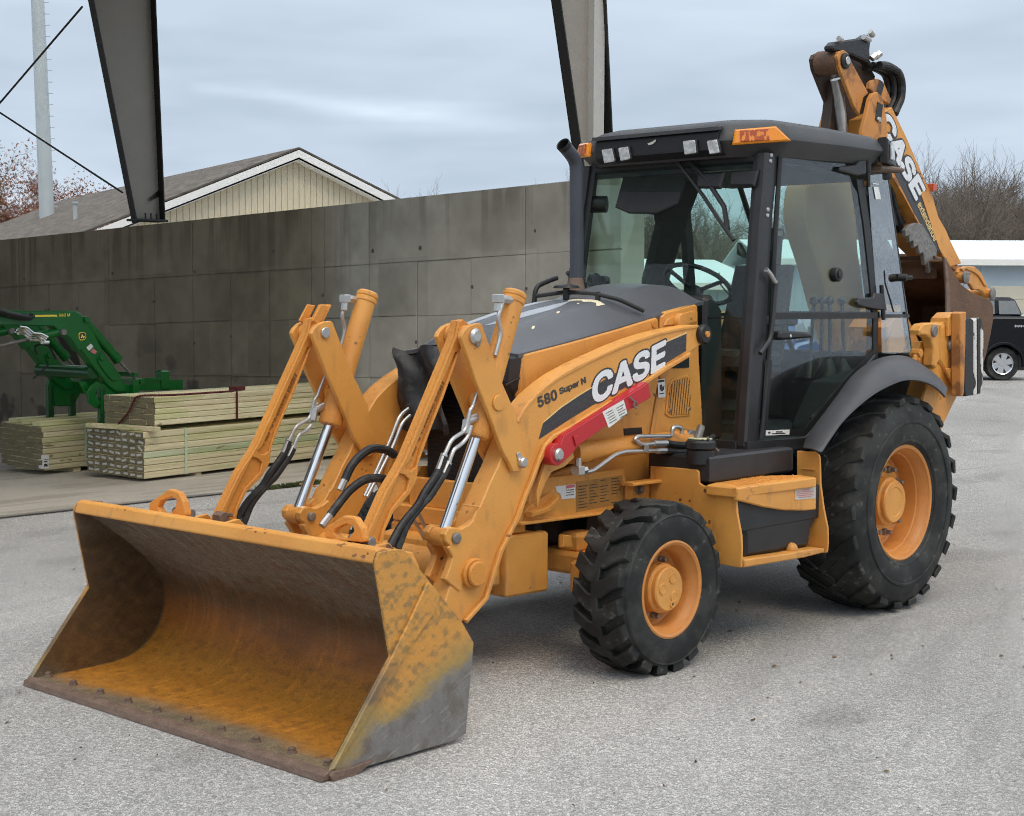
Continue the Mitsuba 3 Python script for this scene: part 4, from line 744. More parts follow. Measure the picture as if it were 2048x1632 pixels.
for q, h in (([(-0.671,0.776),(-0.66,0.833),(-0.509,0.907),(-0.433,0.898),(-0.399,0.858),(-0.377,0.795)], [(-0.595,0.82),(-0.567,0.853),(-0.486,0.875),(-0.45,0.863),(-0.463,0.826),(-0.511,0.792),(-0.568,0.796)]), ([(0.557,0.801),(0.567,0.843),(0.674,0.901),(0.743,0.9),(0.784,0.862),(0.8,0.806)], [(0.617,0.828),(0.634,0.853),(0.686,0.87),(0.73,0.866),(0.737,0.846),(0.704,0.815),(0.648,0.807)])):
    e = part(bk, 'lifting_eye', slab(fil(q, 0.018), 3.91, 3.945, 'x', 0.005, [h]), 'mat_cast'); ym = np.mean([a for a, b in q])
    part(e, 'gusset', slab([(3.93, 0.80), (3.80, 0.74), (3.80, 0.70), (3.93, 0.72)], ym + 0.02, ym + 0.045, 'y', 0.003), 'mat_paint')
    part(e, 'pin', cyl((3.89, ym - 0.03, 0.80), (3.89, ym + 0.1, 0.80), 0.022, 12), 'mat_bolt')
for y in (-0.62, -0.38, 0.38, 0.62):
    part(bk, 'hinge_lug', pl([(3.60, 0.10), (3.40, 0.12), (3.36, 0.20), (3.42, 0.28), (3.58, 0.39), (3.61, 0.34)], y - 0.012, y + 0.012, 0.003, 0.02), 'mat_paint')
    part(bk, 'link_lug', pl([(3.66, 0.50), (3.60, 0.70), (3.66, 0.76), (3.80, 0.74), (3.88, 0.66), (3.70, 0.51)], y - 0.012, y + 0.012, 0.003, 0.02), 'mat_paint')
hk = [(4.465,0.907),(4.467,0.943),(4.446,0.955),(4.403,0.944),(4.407,0.932),(4.429,0.935),(4.432,0.925),(4.401,0.919),(4.405,0.909),(4.436,0.912),(4.441,0.902)]

# ---- loader arms: near side traced at y = 0.5, far side mirrored
arm_top = [(1.39,1.633),(1.438,1.637),(1.599,1.622),(1.77,1.6),(1.936,1.569),(2.083,1.535),(2.226,1.496),(2.365,1.457),(2.501,1.412),(2.597,1.369),(2.68,1.323),(2.75,1.271),(2.799,1.212)]
ridge = [(2.852,0.954),(2.896,1.066)] and [(2.896,1.066),(2.925,1.012),(2.971,0.951),(3.039,0.845),(3.062,0.827),(3.09,0.783),(3.123,0.724),(3.161,0.653)]
rear = [(1.368,1.545),(1.509,1.488),(1.711,1.42),(2.013,1.306),(2.249,1.233),(2.425,1.168),(2.571,1.124),(2.625,1.085),(2.664,1.025),(2.711,0.939),(2.759,0.865),(2.803,0.779),(2.877,0.685),(2.923,0.626),(3.015,0.429),(3.145,0.344)]
arm_poly = arm_top + ridge + [(3.28, 0.40), (3.44, 0.28), (3.52, 0.20), (3.47, 0.13), (3.38, 0.14), (3.25, 0.24)] + rear[::-1]
ear = [(3.084,0.791),(3.118,0.77),(3.168,0.757),(3.217,0.77),(3.247,0.766),(3.267,0.743),(3.261,0.711),(3.233,0.687),(3.252,0.686),(3.216,0.636),(3.233,0.596),(3.265,0.545),(3.174,0.478),(3.027,0.718)]
def outer(pts, w, cap='flat'):
    g = LineString(pts).buffer(w, cap_style=2, join_style=1, quad_segs=3); return list(g.exterior.coords)[:-1]
swoosh = [(2.653,1.119),(2.622,1.193),(2.584,1.217),(2.5,1.259),(2.376,1.307),(2.263,1.347),(1.696,1.556),(1.523,1.597),(1.526,1.506),(1.711,1.44),(2.014,1.338),(2.249,1.266),(2.425,1.205)]
cream = [(2.625,1.193),(2.587,1.219),(2.5,1.263),(2.377,1.312),(2.25,1.357),(2.25,1.352),(2.376,1.307),(2.5,1.257),(2.583,1.214)]
cream2 = [(1.702,1.556),(1.523,1.602),(1.521,1.595),(1.699,1.551)]
case_o, case_x, case_y = [(2.272,0.555,1.261),(1.707,0.555,1.428),(2.266,0.555,1.397)]
num_o, num_x, num_y = [(2.654,0.555,1.264),(2.524,0.555,1.3),(2.666,0.555,1.311)]
sup_o, sup_x, sup_y = [(2.505,0.555,1.313),(2.317,0.555,1.362),(2.513,0.555,1.348)]
def letters(parent, name, text, O, bx, by, y0, y1, grow, lean, m):
    """bold lettering on a side face: each letter's outline grown by a share of the cap height"""
    g = meshkit.text_mesh(text, 1.0, 1.0, True); lo, hi = g.bounds; tri = g.triangles[np.all(np.abs(g.triangles[:, :, 2]) < 1e-6, axis=1)][:, :, :2]
    u = unary_union([Polygon(t) for t in tri]).buffer(0.004).buffer(grow - 0.004, join_style=2)
    for pg in getattr(u, 'geoms', [u]):
        to = lambda r: [(p[0], p[2]) for p in (O + ((np.array(r.coords)[:-1] - lo[:2]) / (hi - lo)[:2]) @ np.array([bx, by]))]
        part(parent, name, pl(to(pg.exterior), y0, y1, 0, 0, [to(h) for h in pg.interiors if Polygon(h).area > 0.002]), m, False)
for sg in (1, -1):
    f = (lambda m: m) if sg > 0 else mir
    a = bp('loader_arm', f(pl(arm_poly, 0.447, 0.555, 0.006)), 'mat_paint')
    part(a, 'edge_rib', f(pl(outer(rear[1:], 0.011), 0.5555, 0.578, 0.005)), 'mat_paint')
    part(a, 'edge_rib', f(pl(outer([(x, z - 0.006) for x, z in arm_top[1:]], 0.007), 0.5555, 0.562, 0.002)), 'mat_paint')
    for y in (0.545, 0.44): part(a, 'cylinder_ear', f(pl(ear, y - 0.02, y + 0.018, 0.005, 0.008)), 'mat_paint')
    pc = (3.201,0.72)
    pk = part(a, 'rod_pin', f(join(cyl(y3(pc, 0.40), y3(pc, 0.572), 0.021, 20), rev([(0, 0), (0.026, 0), (0.026, 0.008), (0.018, 0.014), (0, 0.014)], y3(pc, 0.564), (0, 1, 0), 20))), 'mat_bolt')
    part(a, 'seam_weld', f(tube(ys([(3.152,0.863),(3.052,0.842)], 0.557), 0.005, 6)), 'mat_paint')
    pv = (1.388,1.59)
    pk = part(a, 'pivot_pin', f(join(rev([(0, 0), (0.052, 0), (0.052, 0.02), (0.043, 0.03), (0, 0.03)], y3(pv, 0.556), (0, 1, 0), 28))), 'mat_black'); part(pk, 'grease_cap', f(hexbolt(y3(pv, 0.586), (0, 1, 0), 0.018, 0.012)), 'mat_cast')
    part(a, 'dirt_plate', f(pl([(1.438,1.604),(1.422,1.541),(1.377,1.539),(1.356,1.603)], 0.5555, 0.56, 0.001)), 'mat_rusty_edge')
    part(a, 'boss', f(join(cyl(y3((3.098, 0.553), 0.556), y3((3.098, 0.553), 0.585), 0.068, 32, 0.006), cyl(y3((3.098, 0.553), 0.5855), y3((3.098, 0.553), 0.604), 0.056, 32, 0.006))), 'mat_cast')
    br = [(2.567,1.076),(2.509,1.103),(2.41,1.066),(2.391,1.016),(2.459,0.978),(2.551,0.959),(2.594,0.917),(2.631,0.853),(2.652,0.805),(2.656,0.88)]
    part(a, 'cylinder_bracket', f(join(pl(br, 0.475, 0.5, 0.003), pl(br, 0.53, 0.55, 0.003))), 'mat_paint')
    e = 0.0018
    d = part(a, 'swoosh', f(pl(swoosh, 0.5552, 0.5552 + e, 0)), 'mat_decal_black'); part(a, 'swoosh_edge', f(pl(cream, 0.5556, 0.558, 0)), 'mat_cream'); part(a, 'swoosh_edge', f(pl(cream2, 0.5556, 0.558, 0)), 'mat_cream')
    O, X, Yv = V(*case_o), V(*case_x), V(*case_y)
    if sg > 0:
        letters(a, 'maker_name', 'CASE', O, X - O, Yv - O, 0.5562, 0.5588, 0.03, 0.0, 'mat_letter_white'); letters(a, 'name_outline', 'CASE', O, X - O, Yv - O, 0.5554, 0.5575, 0.095, 0.0, 'mat_decal_black')
        for t, (o, x, y), gr in (('580', (num_o, num_x, num_y), 0.035), ('Super N', (sup_o, sup_x, sup_y), 0.035)):
            o, x, y = V(*o), V(*x), V(*y); letters(a, 'model_number', t, o, x - o, y - o, 0.5553, 0.557, gr, 0, 'mat_print')
            o, x, y = V(*o), V(*x), V(*y); wm = words(t, o, x - o, y - o, (0, 1, 0), 0.0012); wm.vertices[:, 1] += 0.0006; part(a, 'model_number', wm, 'mat_print', False)

# ---- bucket levers, links, tilt cylinders
lever = [(3.195,1.596),(3.182,1.617),(3.153,1.64),(3.113,1.653),(3.073,1.656),(3.059,1.648),(2.937,1.401),(2.841,1.248),(2.827,1.208),(2.775,1.035),(2.785,1.004),(2.822,0.983),(2.858,0.987),(2.881,1.027),(2.928,1.086),(3.021,1.265),(3.102,1.407),(3.15,1.509)]
lk_r = [(3.166,1.598),(3.265,1.429),(3.368,1.255),(3.468,1.086),(3.506,1.037),(3.577,0.956),(3.645,0.847),(3.716,0.733)]
lk_o = [(3.606,0.72),(3.582,0.796),(3.536,0.865),(3.447,0.93),(3.402,0.989),(3.391,1.066),(3.368,1.116),(3.244,1.331),(3.144,1.53),(3.113,1.589),(3.129,1.668),(3.148,1.665)]
link = lk_r + [(3.70, 0.66), (3.66, 0.62), (3.60, 0.64)] + lk_o
pock1 = [(3.171,1.53),(3.255,1.399),(3.358,1.222),(3.446,1.069),(3.472,1.053),(3.463,1.036),(3.433,1.03),(3.406,1.045),(3.378,1.12),(3.26,1.332),(3.155,1.53)]
pock2 = [(3.503,1.024),(3.473,1.016),(3.446,0.993),(3.459,0.95),(3.548,0.881),(3.597,0.799),(3.616,0.743),(3.664,0.77),(3.626,0.838),(3.562,0.937)]
tx_o, tx_x, tx_y = [(3.423,0.512,1.074),(3.221,0.512,1.404),(3.453,0.512,1.083)]
pipe_a = [(2.829,1.759),(2.866,1.775),(2.877,1.733),(2.9,1.694),(2.9,1.667),(2.882,1.617),(2.893,1.579),(2.92,1.51)]
pipe_b = [(2.987,1.415),(3.019,1.374),(3.065,1.285),(3.08,1.272),(3.103,1.198),(3.119,1.179),(3.196,1.149),(3.242,1.078)]
hose_b = [(3.242,1.078),(3.277,1.014),(3.357,0.932),(3.4,0.879),(3.49,0.807),(3.56,0.723)]
pipe_c = [(3.071,1.204),(3.091,1.158),(3.124,1.129),(3.179,1.105),(3.196,1.078),(3.212,1.044)]
hose_c = [(3.215,1.041),(3.25,0.993),(3.325,0.914),(3.369,0.884),(3.46,0.804),(3.515,0.707)]
ct, cb, rb = V(*(2.759,0.5,1.786)), V(*(3.011,0.5,1.147)), V(*(3.223,0.5,0.721))
axd = unit(cb - ct)
for sg in (1, -1):
    f = (lambda m: m) if sg > 0 else mir
    lv = bp('bucket_lever', f(pl(lever, 0.5605, 0.586, 0.004, [0.03] * 5 + [0.02] + [0] * (len(lever) - 6))), 'mat_paint'); part(lv, 'inner_plate', f(pl(lever, 0.414, 0.44, 0.004)), 'mat_paint')
    bs = (2.962,1.303); part(lv, 'boss', f(cyl(y3(bs, 0.5865), y3(bs, 0.597), 0.036, 28, 0.003)), 'mat_paint')
    tp = (3.113,1.6); part(lv, 'top_pin', f(join(cyl(y3(tp, 0.40), y3(tp, 0.60), 0.027, 20), rev([(0, 0), (0.034, 0), (0.034, 0.01), (0.022, 0.02), (0, 0.02)], y3(tp, 0.587), (0, 1, 0), 20))), 'mat_zinc')
    if sg > 0: part(lv, 'pin_keeper', pl([(3.142,1.613),(3.131,1.624),(3.104,1.628),(3.083,1.605),(3.071,1.582),(3.083,1.556),(3.099,1.553),(3.131,1.583)], 0.5865, 0.594, 0.002), 'mat_bolt')
    part(lv, 'spacer', f(cyl(y3(tp, 0.442), y3(tp, 0.559), 0.045, 24)), 'mat_paint')
    lp = (2.807,1.026); part(lv, 'lower_pin', f(join(rev([(0, 0), (0.024, 0), (0.024, 0.02), (0.018, 0.026), (0, 0.026)], y3(lp, 0.5865), (0, 1, 0), 20), pl([(2.843,1.07),(2.822,1.075),(2.78,1.02),(2.795,1),(2.819,1.002)], 0.5865, 0.594, 0.002, 0.006))), 'mat_zinc')
    pa = Polygon(link); body = pl(link, 0.475, 0.53, 0.005)
    lkm = slab(link, 0.487, 0.5135, 'y', 0.0)
    lk = bp('bucket_link', f(lkm), 'mat_cast')
    rim = [slab(link, 0.5136, 0.53, 'y', 0.003, [pock1, pock2]), slab(link, 0.472, 0.4869, 'y', 0.003, [pock1, pock2])]
    part(lk, 'flange', f(rim[0]), 'mat_cast'); part(lk, 'flange', f(rim[1]), 'mat_cast')
    o, x, y = V(*tx_o), V(*tx_x), V(*tx_y)
    if sg > 0:
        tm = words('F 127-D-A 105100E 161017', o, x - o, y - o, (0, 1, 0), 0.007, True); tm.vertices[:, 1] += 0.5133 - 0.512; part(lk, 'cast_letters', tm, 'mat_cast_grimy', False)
    else:
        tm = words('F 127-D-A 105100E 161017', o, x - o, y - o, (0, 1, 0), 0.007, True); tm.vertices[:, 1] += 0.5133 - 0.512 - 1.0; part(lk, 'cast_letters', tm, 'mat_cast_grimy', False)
    part(lk, 'eye', f(cyl(y3(tp, 0.455), y3(tp, 0.545), 0.047, 24)), 'mat_cast'); part(lk, 'stop_tab', f(pl([(3.155,1.62),(3.122,1.671),(3.116,1.673),(3.068,1.647),(3.084,1.634),(3.132,1.605)], 0.485, 0.52, 0.003)), 'mat_cast')
    # cylinder: barrel, cap, gland, rod
    cy = bp('tilt_cylinder', f(tube([ct, cb], 0.05, 28)), 'mat_paint'); part(cy, 'cap', f(rev([(0, -0.012), (0.046, -0.012), (0.055, -0.004), (0.055, 0.012), (0.05, 0.016), (0.055, 0.022), (0.055, 0.04), (0.05, 0.044)], ct, axd, 28)), 'mat_paint')
    part(cy, 'gland', f(rev([(0.05, -0.16), (0.058, -0.155), (0.058, -0.01), (0.052, 0.0), (0, 0)], cb, axd, 28)), 'mat_cast'); part(cy, 'rod', f(tube([cb, rb], 0.026, 24)), 'mat_chrome')
    part(cy, 'rod_eye', f(join(cyl(y3((rb[0], rb[2]), 0.46), y3((rb[0], rb[2]), 0.535), 0.042, 24))), 'mat_cast'); part(cy, 'clamp_band', f(rev([(0.054, -0.19), (0.062, -0.19), (0.062, -0.178), (0.054, -0.178)], cb, axd, 24, True)), 'mat_zinc')
    tr = part(cy, 'trunnion', f(cyl(y3((bs[0], bs[1]), 0.442), y3((bs[0], bs[1]), 0.559), 0.04, 20)), 'mat_paint')
    off = 0.03
    part(cy, 'pipe', f(bent(ys(pipe_a, 0.5 + off), 0.0095, 0.03, 10)), 'mat_zinc'); part(cy, 'pipe', f(bent(ys(pipe_b, 0.5 + off), 0.0095, 0.03, 10)), 'mat_zinc'); part(cy, 'pipe', f(bent(ys(pipe_c, 0.5 + off), 0.0095, 0.03, 10)), 'mat_zinc')
    p0, p1 = V(*(2.836,0.52,1.756)), V(*(2.89,0.52,1.765)); part(cy, 'fitting', f(join(cyl(p0 + V(-0.03, 0, 0), p1 - V(0.02, 0, 0), 0.02, 6), box(p1 - 0.02, p1 + 0.02), cyl(p1 - V(0, 0, 0.015), p1 - V(-0.006, 0, 0.06), 0.018, 6))), 'mat_zinc')
    p2 = V(*(3.089,0.52,1.21)); part(cy, 'fitting', f(join(cyl(p2 + V(-0.06, 0, 0.03), p2 + V(0.0, 0, 0.012), 0.02, 12), cyl(p2 + V(0, 0, 0.02), p2 + V(0.012, 0, -0.04), 0.019, 6))), 'mat_zinc')
    for hs, pp in ((hose_b, pipe_b[-1]), (hose_c, pipe_c[-1])):
        part(cy, 'hose_end', f(tube([y3(hs[0], 0.5 + off) + V(-0.004, 0, 0.01), y3(hs[1], 0.5 + off)], 0.0165, 10)), 'mat_zinc'); part(cy, 'hose', f(tube(curve(ys(hs, 0.5 + off), 5), 0.0175, 10)), 'mat_hose')
# channel stop on the far link, rusty hook on its foot
q = [(4.018,1.672),(3.97,1.737),(3.956,1.742),(3.912,1.733),(3.921,1.72),(3.983,1.654)]
fx = [(x, z) for x, z in [(3.166,1.657),(3.112,1.736),(3.061,1.73),(3.123,1.633)]]
bp('channel_stop', join(pl(fx, -0.45, -0.44), pl([(x - 0.075, z) for x, z in fx], -0.45, -0.44) if False else pl(fx, -0.55, -0.54), slab([(3.099,1.656),(3.044,1.736),(3.038,1.729),(3.09,1.65)], -0.54, -0.45, 'y', 0.001)), 'mat_cast')
bp('rusty_hook', pl([(3.715,0.73),(3.717,0.773),(3.692,0.788),(3.64,0.775),(3.642,0.76),(3.669,0.762),(3.673,0.752),(3.637,0.745),(3.641,0.732),(3.679,0.736),(3.683,0.722)], -0.5, -0.44, 0.004), 'mat_rusty_edge')
bp('torque_tube', cyl((3.098, -0.447, 0.553), (3.098, 0.447, 0.553), 0.085, 32), 'mat_paint')

# ---- lift cylinders and red safety strut
lc0, lc1 = V(*(2.45,0.5,1.031)), V(*(1.433,0.5,1.044))
for sg in (1, -1):
    f = (lambda m: m) if sg > 0 else mir
    d = unit(lc1 - lc0); c = bp('lift_cylinder', f(tube([lc0 + d * 0.1, lc1], 0.048, 28)), 'mat_cast'); part(c, 'rod_eye', f(cyl(lc0 - V(0, 0.03, 0), lc0 + V(0, 0.03, 0), 0.05, 24)), 'mat_cast')
    part(c, 'gland', f(rev([(0.048, 0.1), (0.054, 0.1), (0.054, 0.2), (0.048, 0.2)], lc0, d, 28)), 'mat_cast'); part(c, 'base_eye', f(cyl(lc1 - V(0, 0.04, 0), lc1 + V(0, 0.04, 0), 0.05, 20)), 'mat_bolt')
    part(c, 'pipe', f(bent([V(*p) for p in [(2.391,0.56,0.947),(2.328,0.56,0.94),(2.264,0.56,0.945),(2.096,0.56,1.012),(2.015,0.56,1.021),(1.724,0.56,1.006)]], 0.011, 0.03)), 'mat_zinc')
    part(c, 'pipe', f(bent([V(*p) for p in [(1.654,0.56,1.076),(1.921,0.56,1.09),(1.951,0.56,1.077),(1.886,0.56,1.045),(1.768,0.56,1.045)]], 0.011, 0.02)), 'mat_zinc'); part(c, 'pipe', f(bent([V(*p) for p in [(1.653,0.57,1.079),(1.654,0.57,1.119),(1.61,0.57,1.123),(1.574,0.57,1.11),(1.573,0.57,1.083)]], 0.011, 0.02)), 'mat_zinc')
    e = V(*(2.375,0.56,0.954)); part(c, 'fitting', f(join(box(e - 0.022, e + 0.022), cyl(e, e + V(0, 0, 0.06), 0.017, 8), cyl(e + V(0, 0, -0.005), e + V(-0.06, 0, 0), 0.018, 6))), 'mat_zinc')
    part(c, 'clamp', f(join(bar(*[V(*p) for p in [(1.871,0.575,1.05),(1.87,0.575,1.007)]], 0.03, 0.008, (0, 1, 0)))), 'mat_zinc')
    p0, p1 = (V(*p) for p in [(1.796,0.56,1.047),(1.689,0.56,1.042)]); part(c, 'hose_end', f(tube([p0, p1], 0.017, 8)), 'mat_zinc'); part(c, 'hose', f(tube(curve([V(*p) for p in [(1.689,0.56,1.042),(1.566,0.56,1.025),(1.417,0.56,1.02),(1.326,0.56,1.037),(1.281,0.56,1.052)]]), 0.017, 10)), 'mat_hose')
    p0, p1 = (V(*p) for p in [(1.767,0.56,1.007),(1.696,0.56,1.004)]); part(c, 'hose_end', f(tube([p0, p1], 0.016, 8)), 'mat_zinc'); part(c, 'hose', f(tube(curve([V(*p) for p in [(1.696,0.56,1.004),(1.565,0.56,0.99),(1.432,0.56,0.994),(1.295,0.56,1.008)]]), 0.016, 10)), 'mat_hose')
rs_ = [(2.635,1.055),(2.625,1.078),(2.594,1.089),(2.567,1.092),(2.543,1.132),(1.911,1.357),(1.885,1.285),(2.074,1.224),(2.42,1.087),(2.494,1.037),(2.552,1.005),(2.6,1.002),(2.631,1.025)]
S = bp('safety_strut', pl(rs_, 0.605, 0.613, 0.003, 0.004), 'mat_red', label='red safety strut under the loader arm')
part(S, 'flange', pl(outer([(2.565,1.093),(2.541,1.13),(1.911,1.356)], 0.004), 0.56, 0.604, 0.001), 'mat_red'); part(S, 'flange', pl(outer([(2.494,1.037),(2.42,1.087),(2.074,1.224),(1.885,1.285)], 0.004), 0.56, 0.604, 0.001), 'mat_red')
part(S, 'label', pl([(2.265,1.229),(2.105,1.281),(2.075,1.213),(2.216,1.151)], 0.6135, 0.6152, 0), 'mat_white'); lk = list(scene)[-1]
pr = []
for i, (a, b) in enumerate(((0.10, 0.55), (0.18, 0.72), (0.26, 0.5), (0.2, 0.84), (0.14, 0.66))):
    u0, u1, v0 = (0.08, 0.3, 0.22 + 0.13 * i) if i < 5 else (0, 0, 0)
    A0, A1, A2 = (V(*p) for p in [(2.265,0.616,1.229),(2.105,0.616,1.281),(2.216,0.616,1.151)]); e1, e2 = A1 - A0, A2 - A0
    for (s0, s1, t) in ((0.1 + 0.03 * (i % 2), 0.42, 0.15 + 0.15 * i), (0.58, 0.92 - 0.08 * (i % 2), 0.2 + 0.15 * i)):
        pr.append(panel([A0 + e1 * s0 + e2 * t, A0 + e1 * s1 + e2 * t, A0 + e1 * s1 + e2 * (t + 0.045), A0 + e1 * s0 + e2 * (t + 0.045)], 0.002, 0))
part(lk, 'print', join(*pr), 'mat_bolt', False)
A0 = V(*(2.193,0.616,1.174)); A1 = V(*(2.141,0.616,1.199))
pn = (2.588,1.048); pp = part(S, 'pin', rev([(0, 0), (0.03, 0), (0.03, 0.012), (0.022, 0.02), (0, 0.02)], y3(pn, 0.614), (0, 1, 0), 24), 'mat_zinc'); part(S, 'pin_boss', cyl(y3(pn, 0.55), y3(pn, 0.6135), 0.052, 28), 'mat_red')
part(S, 'latch_pin', tube(curve([V(*p) for p in [(2.067,0.625,1.293),(2.04,0.625,1.273),(2.013,0.625,1.263),(2.013,0.625,1.238),(2.04,0.625,1.248),(2.034,0.625,1.268)]]), 0.004, 6), 'mat_bolt')
part(S, 'clip', pl([(2.482,1.127),(2.451,1.129),(2.436,1.088),(2.463,1.078)], 0.6135, 0.622, 0.002), 'mat_red')

# ---- hood: a crowned dark top over orange side panels
def hood_edge(x): return float(np.interp(x, [1.16, 1.221, 1.564, 1.88, 2.237, 2.6], [1.762, 1.748, 1.682, 1.623, 1.563, 1.507]))
def hood_mid(x): return float(np.interp(x, [1.12, 1.2, 1.35, 1.5, 1.62, 1.72, 1.9, 2.2, 2.45, 2.57, 2.62], [1.835, 1.852, 1.858, 1.835, 1.80, 1.775, 1.755, 1.70, 1.635, 1.585, 1.53]))
def hood_pt(x, y):
    t = abs(y) / 0.385; e, m = hood_edge(x), hood_mid(x)
    sh = 1 - smooth01(max(0, (t - 0.45) / 0.55)) * 1.0 if t > 0.45 else 1 - 0.06 * (t / 0.45) ** 2
    sh = min(sh, 1 - 0.06 * min(t / 0.45, 1) ** 2) if t <= 0.45 else (1 - 0.06) * (1 - smooth01((t - 0.45) / 0.55)) 
    return V(x, y, e + (m - e) * sh)
def smooth01(t): t = min(max(t, 0), 1); return t * t * (3 - 2 * t)
hx = np.concatenate([np.linspace(1.14, 2.56, 36), [2.59, 2.61]]); hy = np.linspace(-0.385, 0.385, 33)
HD = bp('hood', thick([[hood_pt(x, y) for y in hy] for x in hx], 0.02, (0, 0, 1)), 'mat_hood', 40, 'dark grey hood with chipped paint')
def on_hood(uv, m, name, lift=0.002):
    g = [[hood_pt(*((1 - t) * V(*a) + t * V(*b))) + V(0, 0, lift) for t in np.linspace(0, 1, 6)] for a, b in uv]
    return part(HD, name, thick(g, 0.0015, (0, 0, 1)), m)
xs = np.linspace(0, 1, 12)
on_hood([((2.55 - 0.75 * t, -0.24 + 0.03 * t), (2.55 - 0.75 * t, -0.13 + 0.05 * t)) for t in xs], 'mat_sticker_grey', 'grip_strip')
on_hood([((2.45 - 0.62 * t, 0.02 + 0.06 * t - 0.004), (2.45 - 0.62 * t, 0.02 + 0.06 * t + 0.09 * math.sin(math.pi * min(1, t * 1.15)) ** 0.7 + 0.004)) for t in xs], 'mat_sticker_grey', 'grip_strip')
for (x, y, a, b) in ((2.35, 0.24, 0.03, 0.006), (2.12, 0.2, 0.035, 0.005), (1.92, 0.16, 0.025, 0.005), (1.8, -0.1, 0.03, 0.01), (2.47, 0.2, 0.02, 0.006)):
    on_hood([((x + a * (t - 0.5), y - b * math.sin(math.pi * t) - 0.002 + 0.01 * t), (x + a * (t - 0.5), y + b * math.sin(math.pi * t * 0.9 + 0.2) + 0.01 * t)) for t in np.linspace(0, 1, 6)], 'mat_chip', 'paint_chip', 0.0022)
on_hood([((1.80 + 0.05 * math.sin(9 * t) * 0.2 - 0.02, 0.03 + 0.2 * t), (1.80 + 0.045 + 0.02 * math.sin(13 * t), 0.03 + 0.2 * t)) for t in np.linspace(0, 1, 9)], 'mat_chip', 'paint_chip', 0.0024)
for y in (-0.2, 0.15):
    c = hood_pt(1.33, -0.12)
bp('hood_catch', box((1.46, -0.2, 1.825), (1.50, -0.16, 1.87), 0.012), 'mat_black')
hb = [hood_pt(1.83, -0.2) + V(0, 0, 0.035), hood_pt(1.80, -0.02) + V(0, 0, 0.04), hood_pt(1.78, 0.16) + V(0, 0, 0.035), hood_pt(1.72, 0.27) + V(0, 0, 0.05), hood_pt(1.62, 0.355) + V(0, 0, 0.03)]
hk_ = bp('hood_handle', bent(hb, 0.011, 0.03), 'mat_black'); c = hood_pt(1.80, -0.02)
part(hk_, 'post', cyl(c, c + V(0, 0, 0.06), 0.018, 12), 'mat_black'); part(hk_, 'post', cyl(hood_pt(1.77, 0.17), hood_pt(1.77, 0.17) + V(0, 0, 0.045), 0.014, 10), 'mat_black'); part(hk_, "cap", rev([(0, 0), (0.07, 0.0), (0.065, 0.012), (0.02, 0.02), (0, 0.02)], c + V(0, 0, 0.06), (0, 0, 1), 20), "mat_black")
front_panel = [(2.576,1.511),(2.237,1.563),(1.88,1.623),(1.564,1.682),(1.536,1.668),(1.525,1.361),(1.611,1.044),(1.803,1.034),(2.179,0.96),(2.408,0.96),(2.52,1.148),(2.623,1.323)]
rear_panel = [(1.519,1.682),(1.481,1.704),(1.221,1.748),(1.197,1.734),(1.176,1.442),(1.127,1.033),(1.182,0.971),(1.603,0.999),(1.595,1.043),(1.516,1.361)]
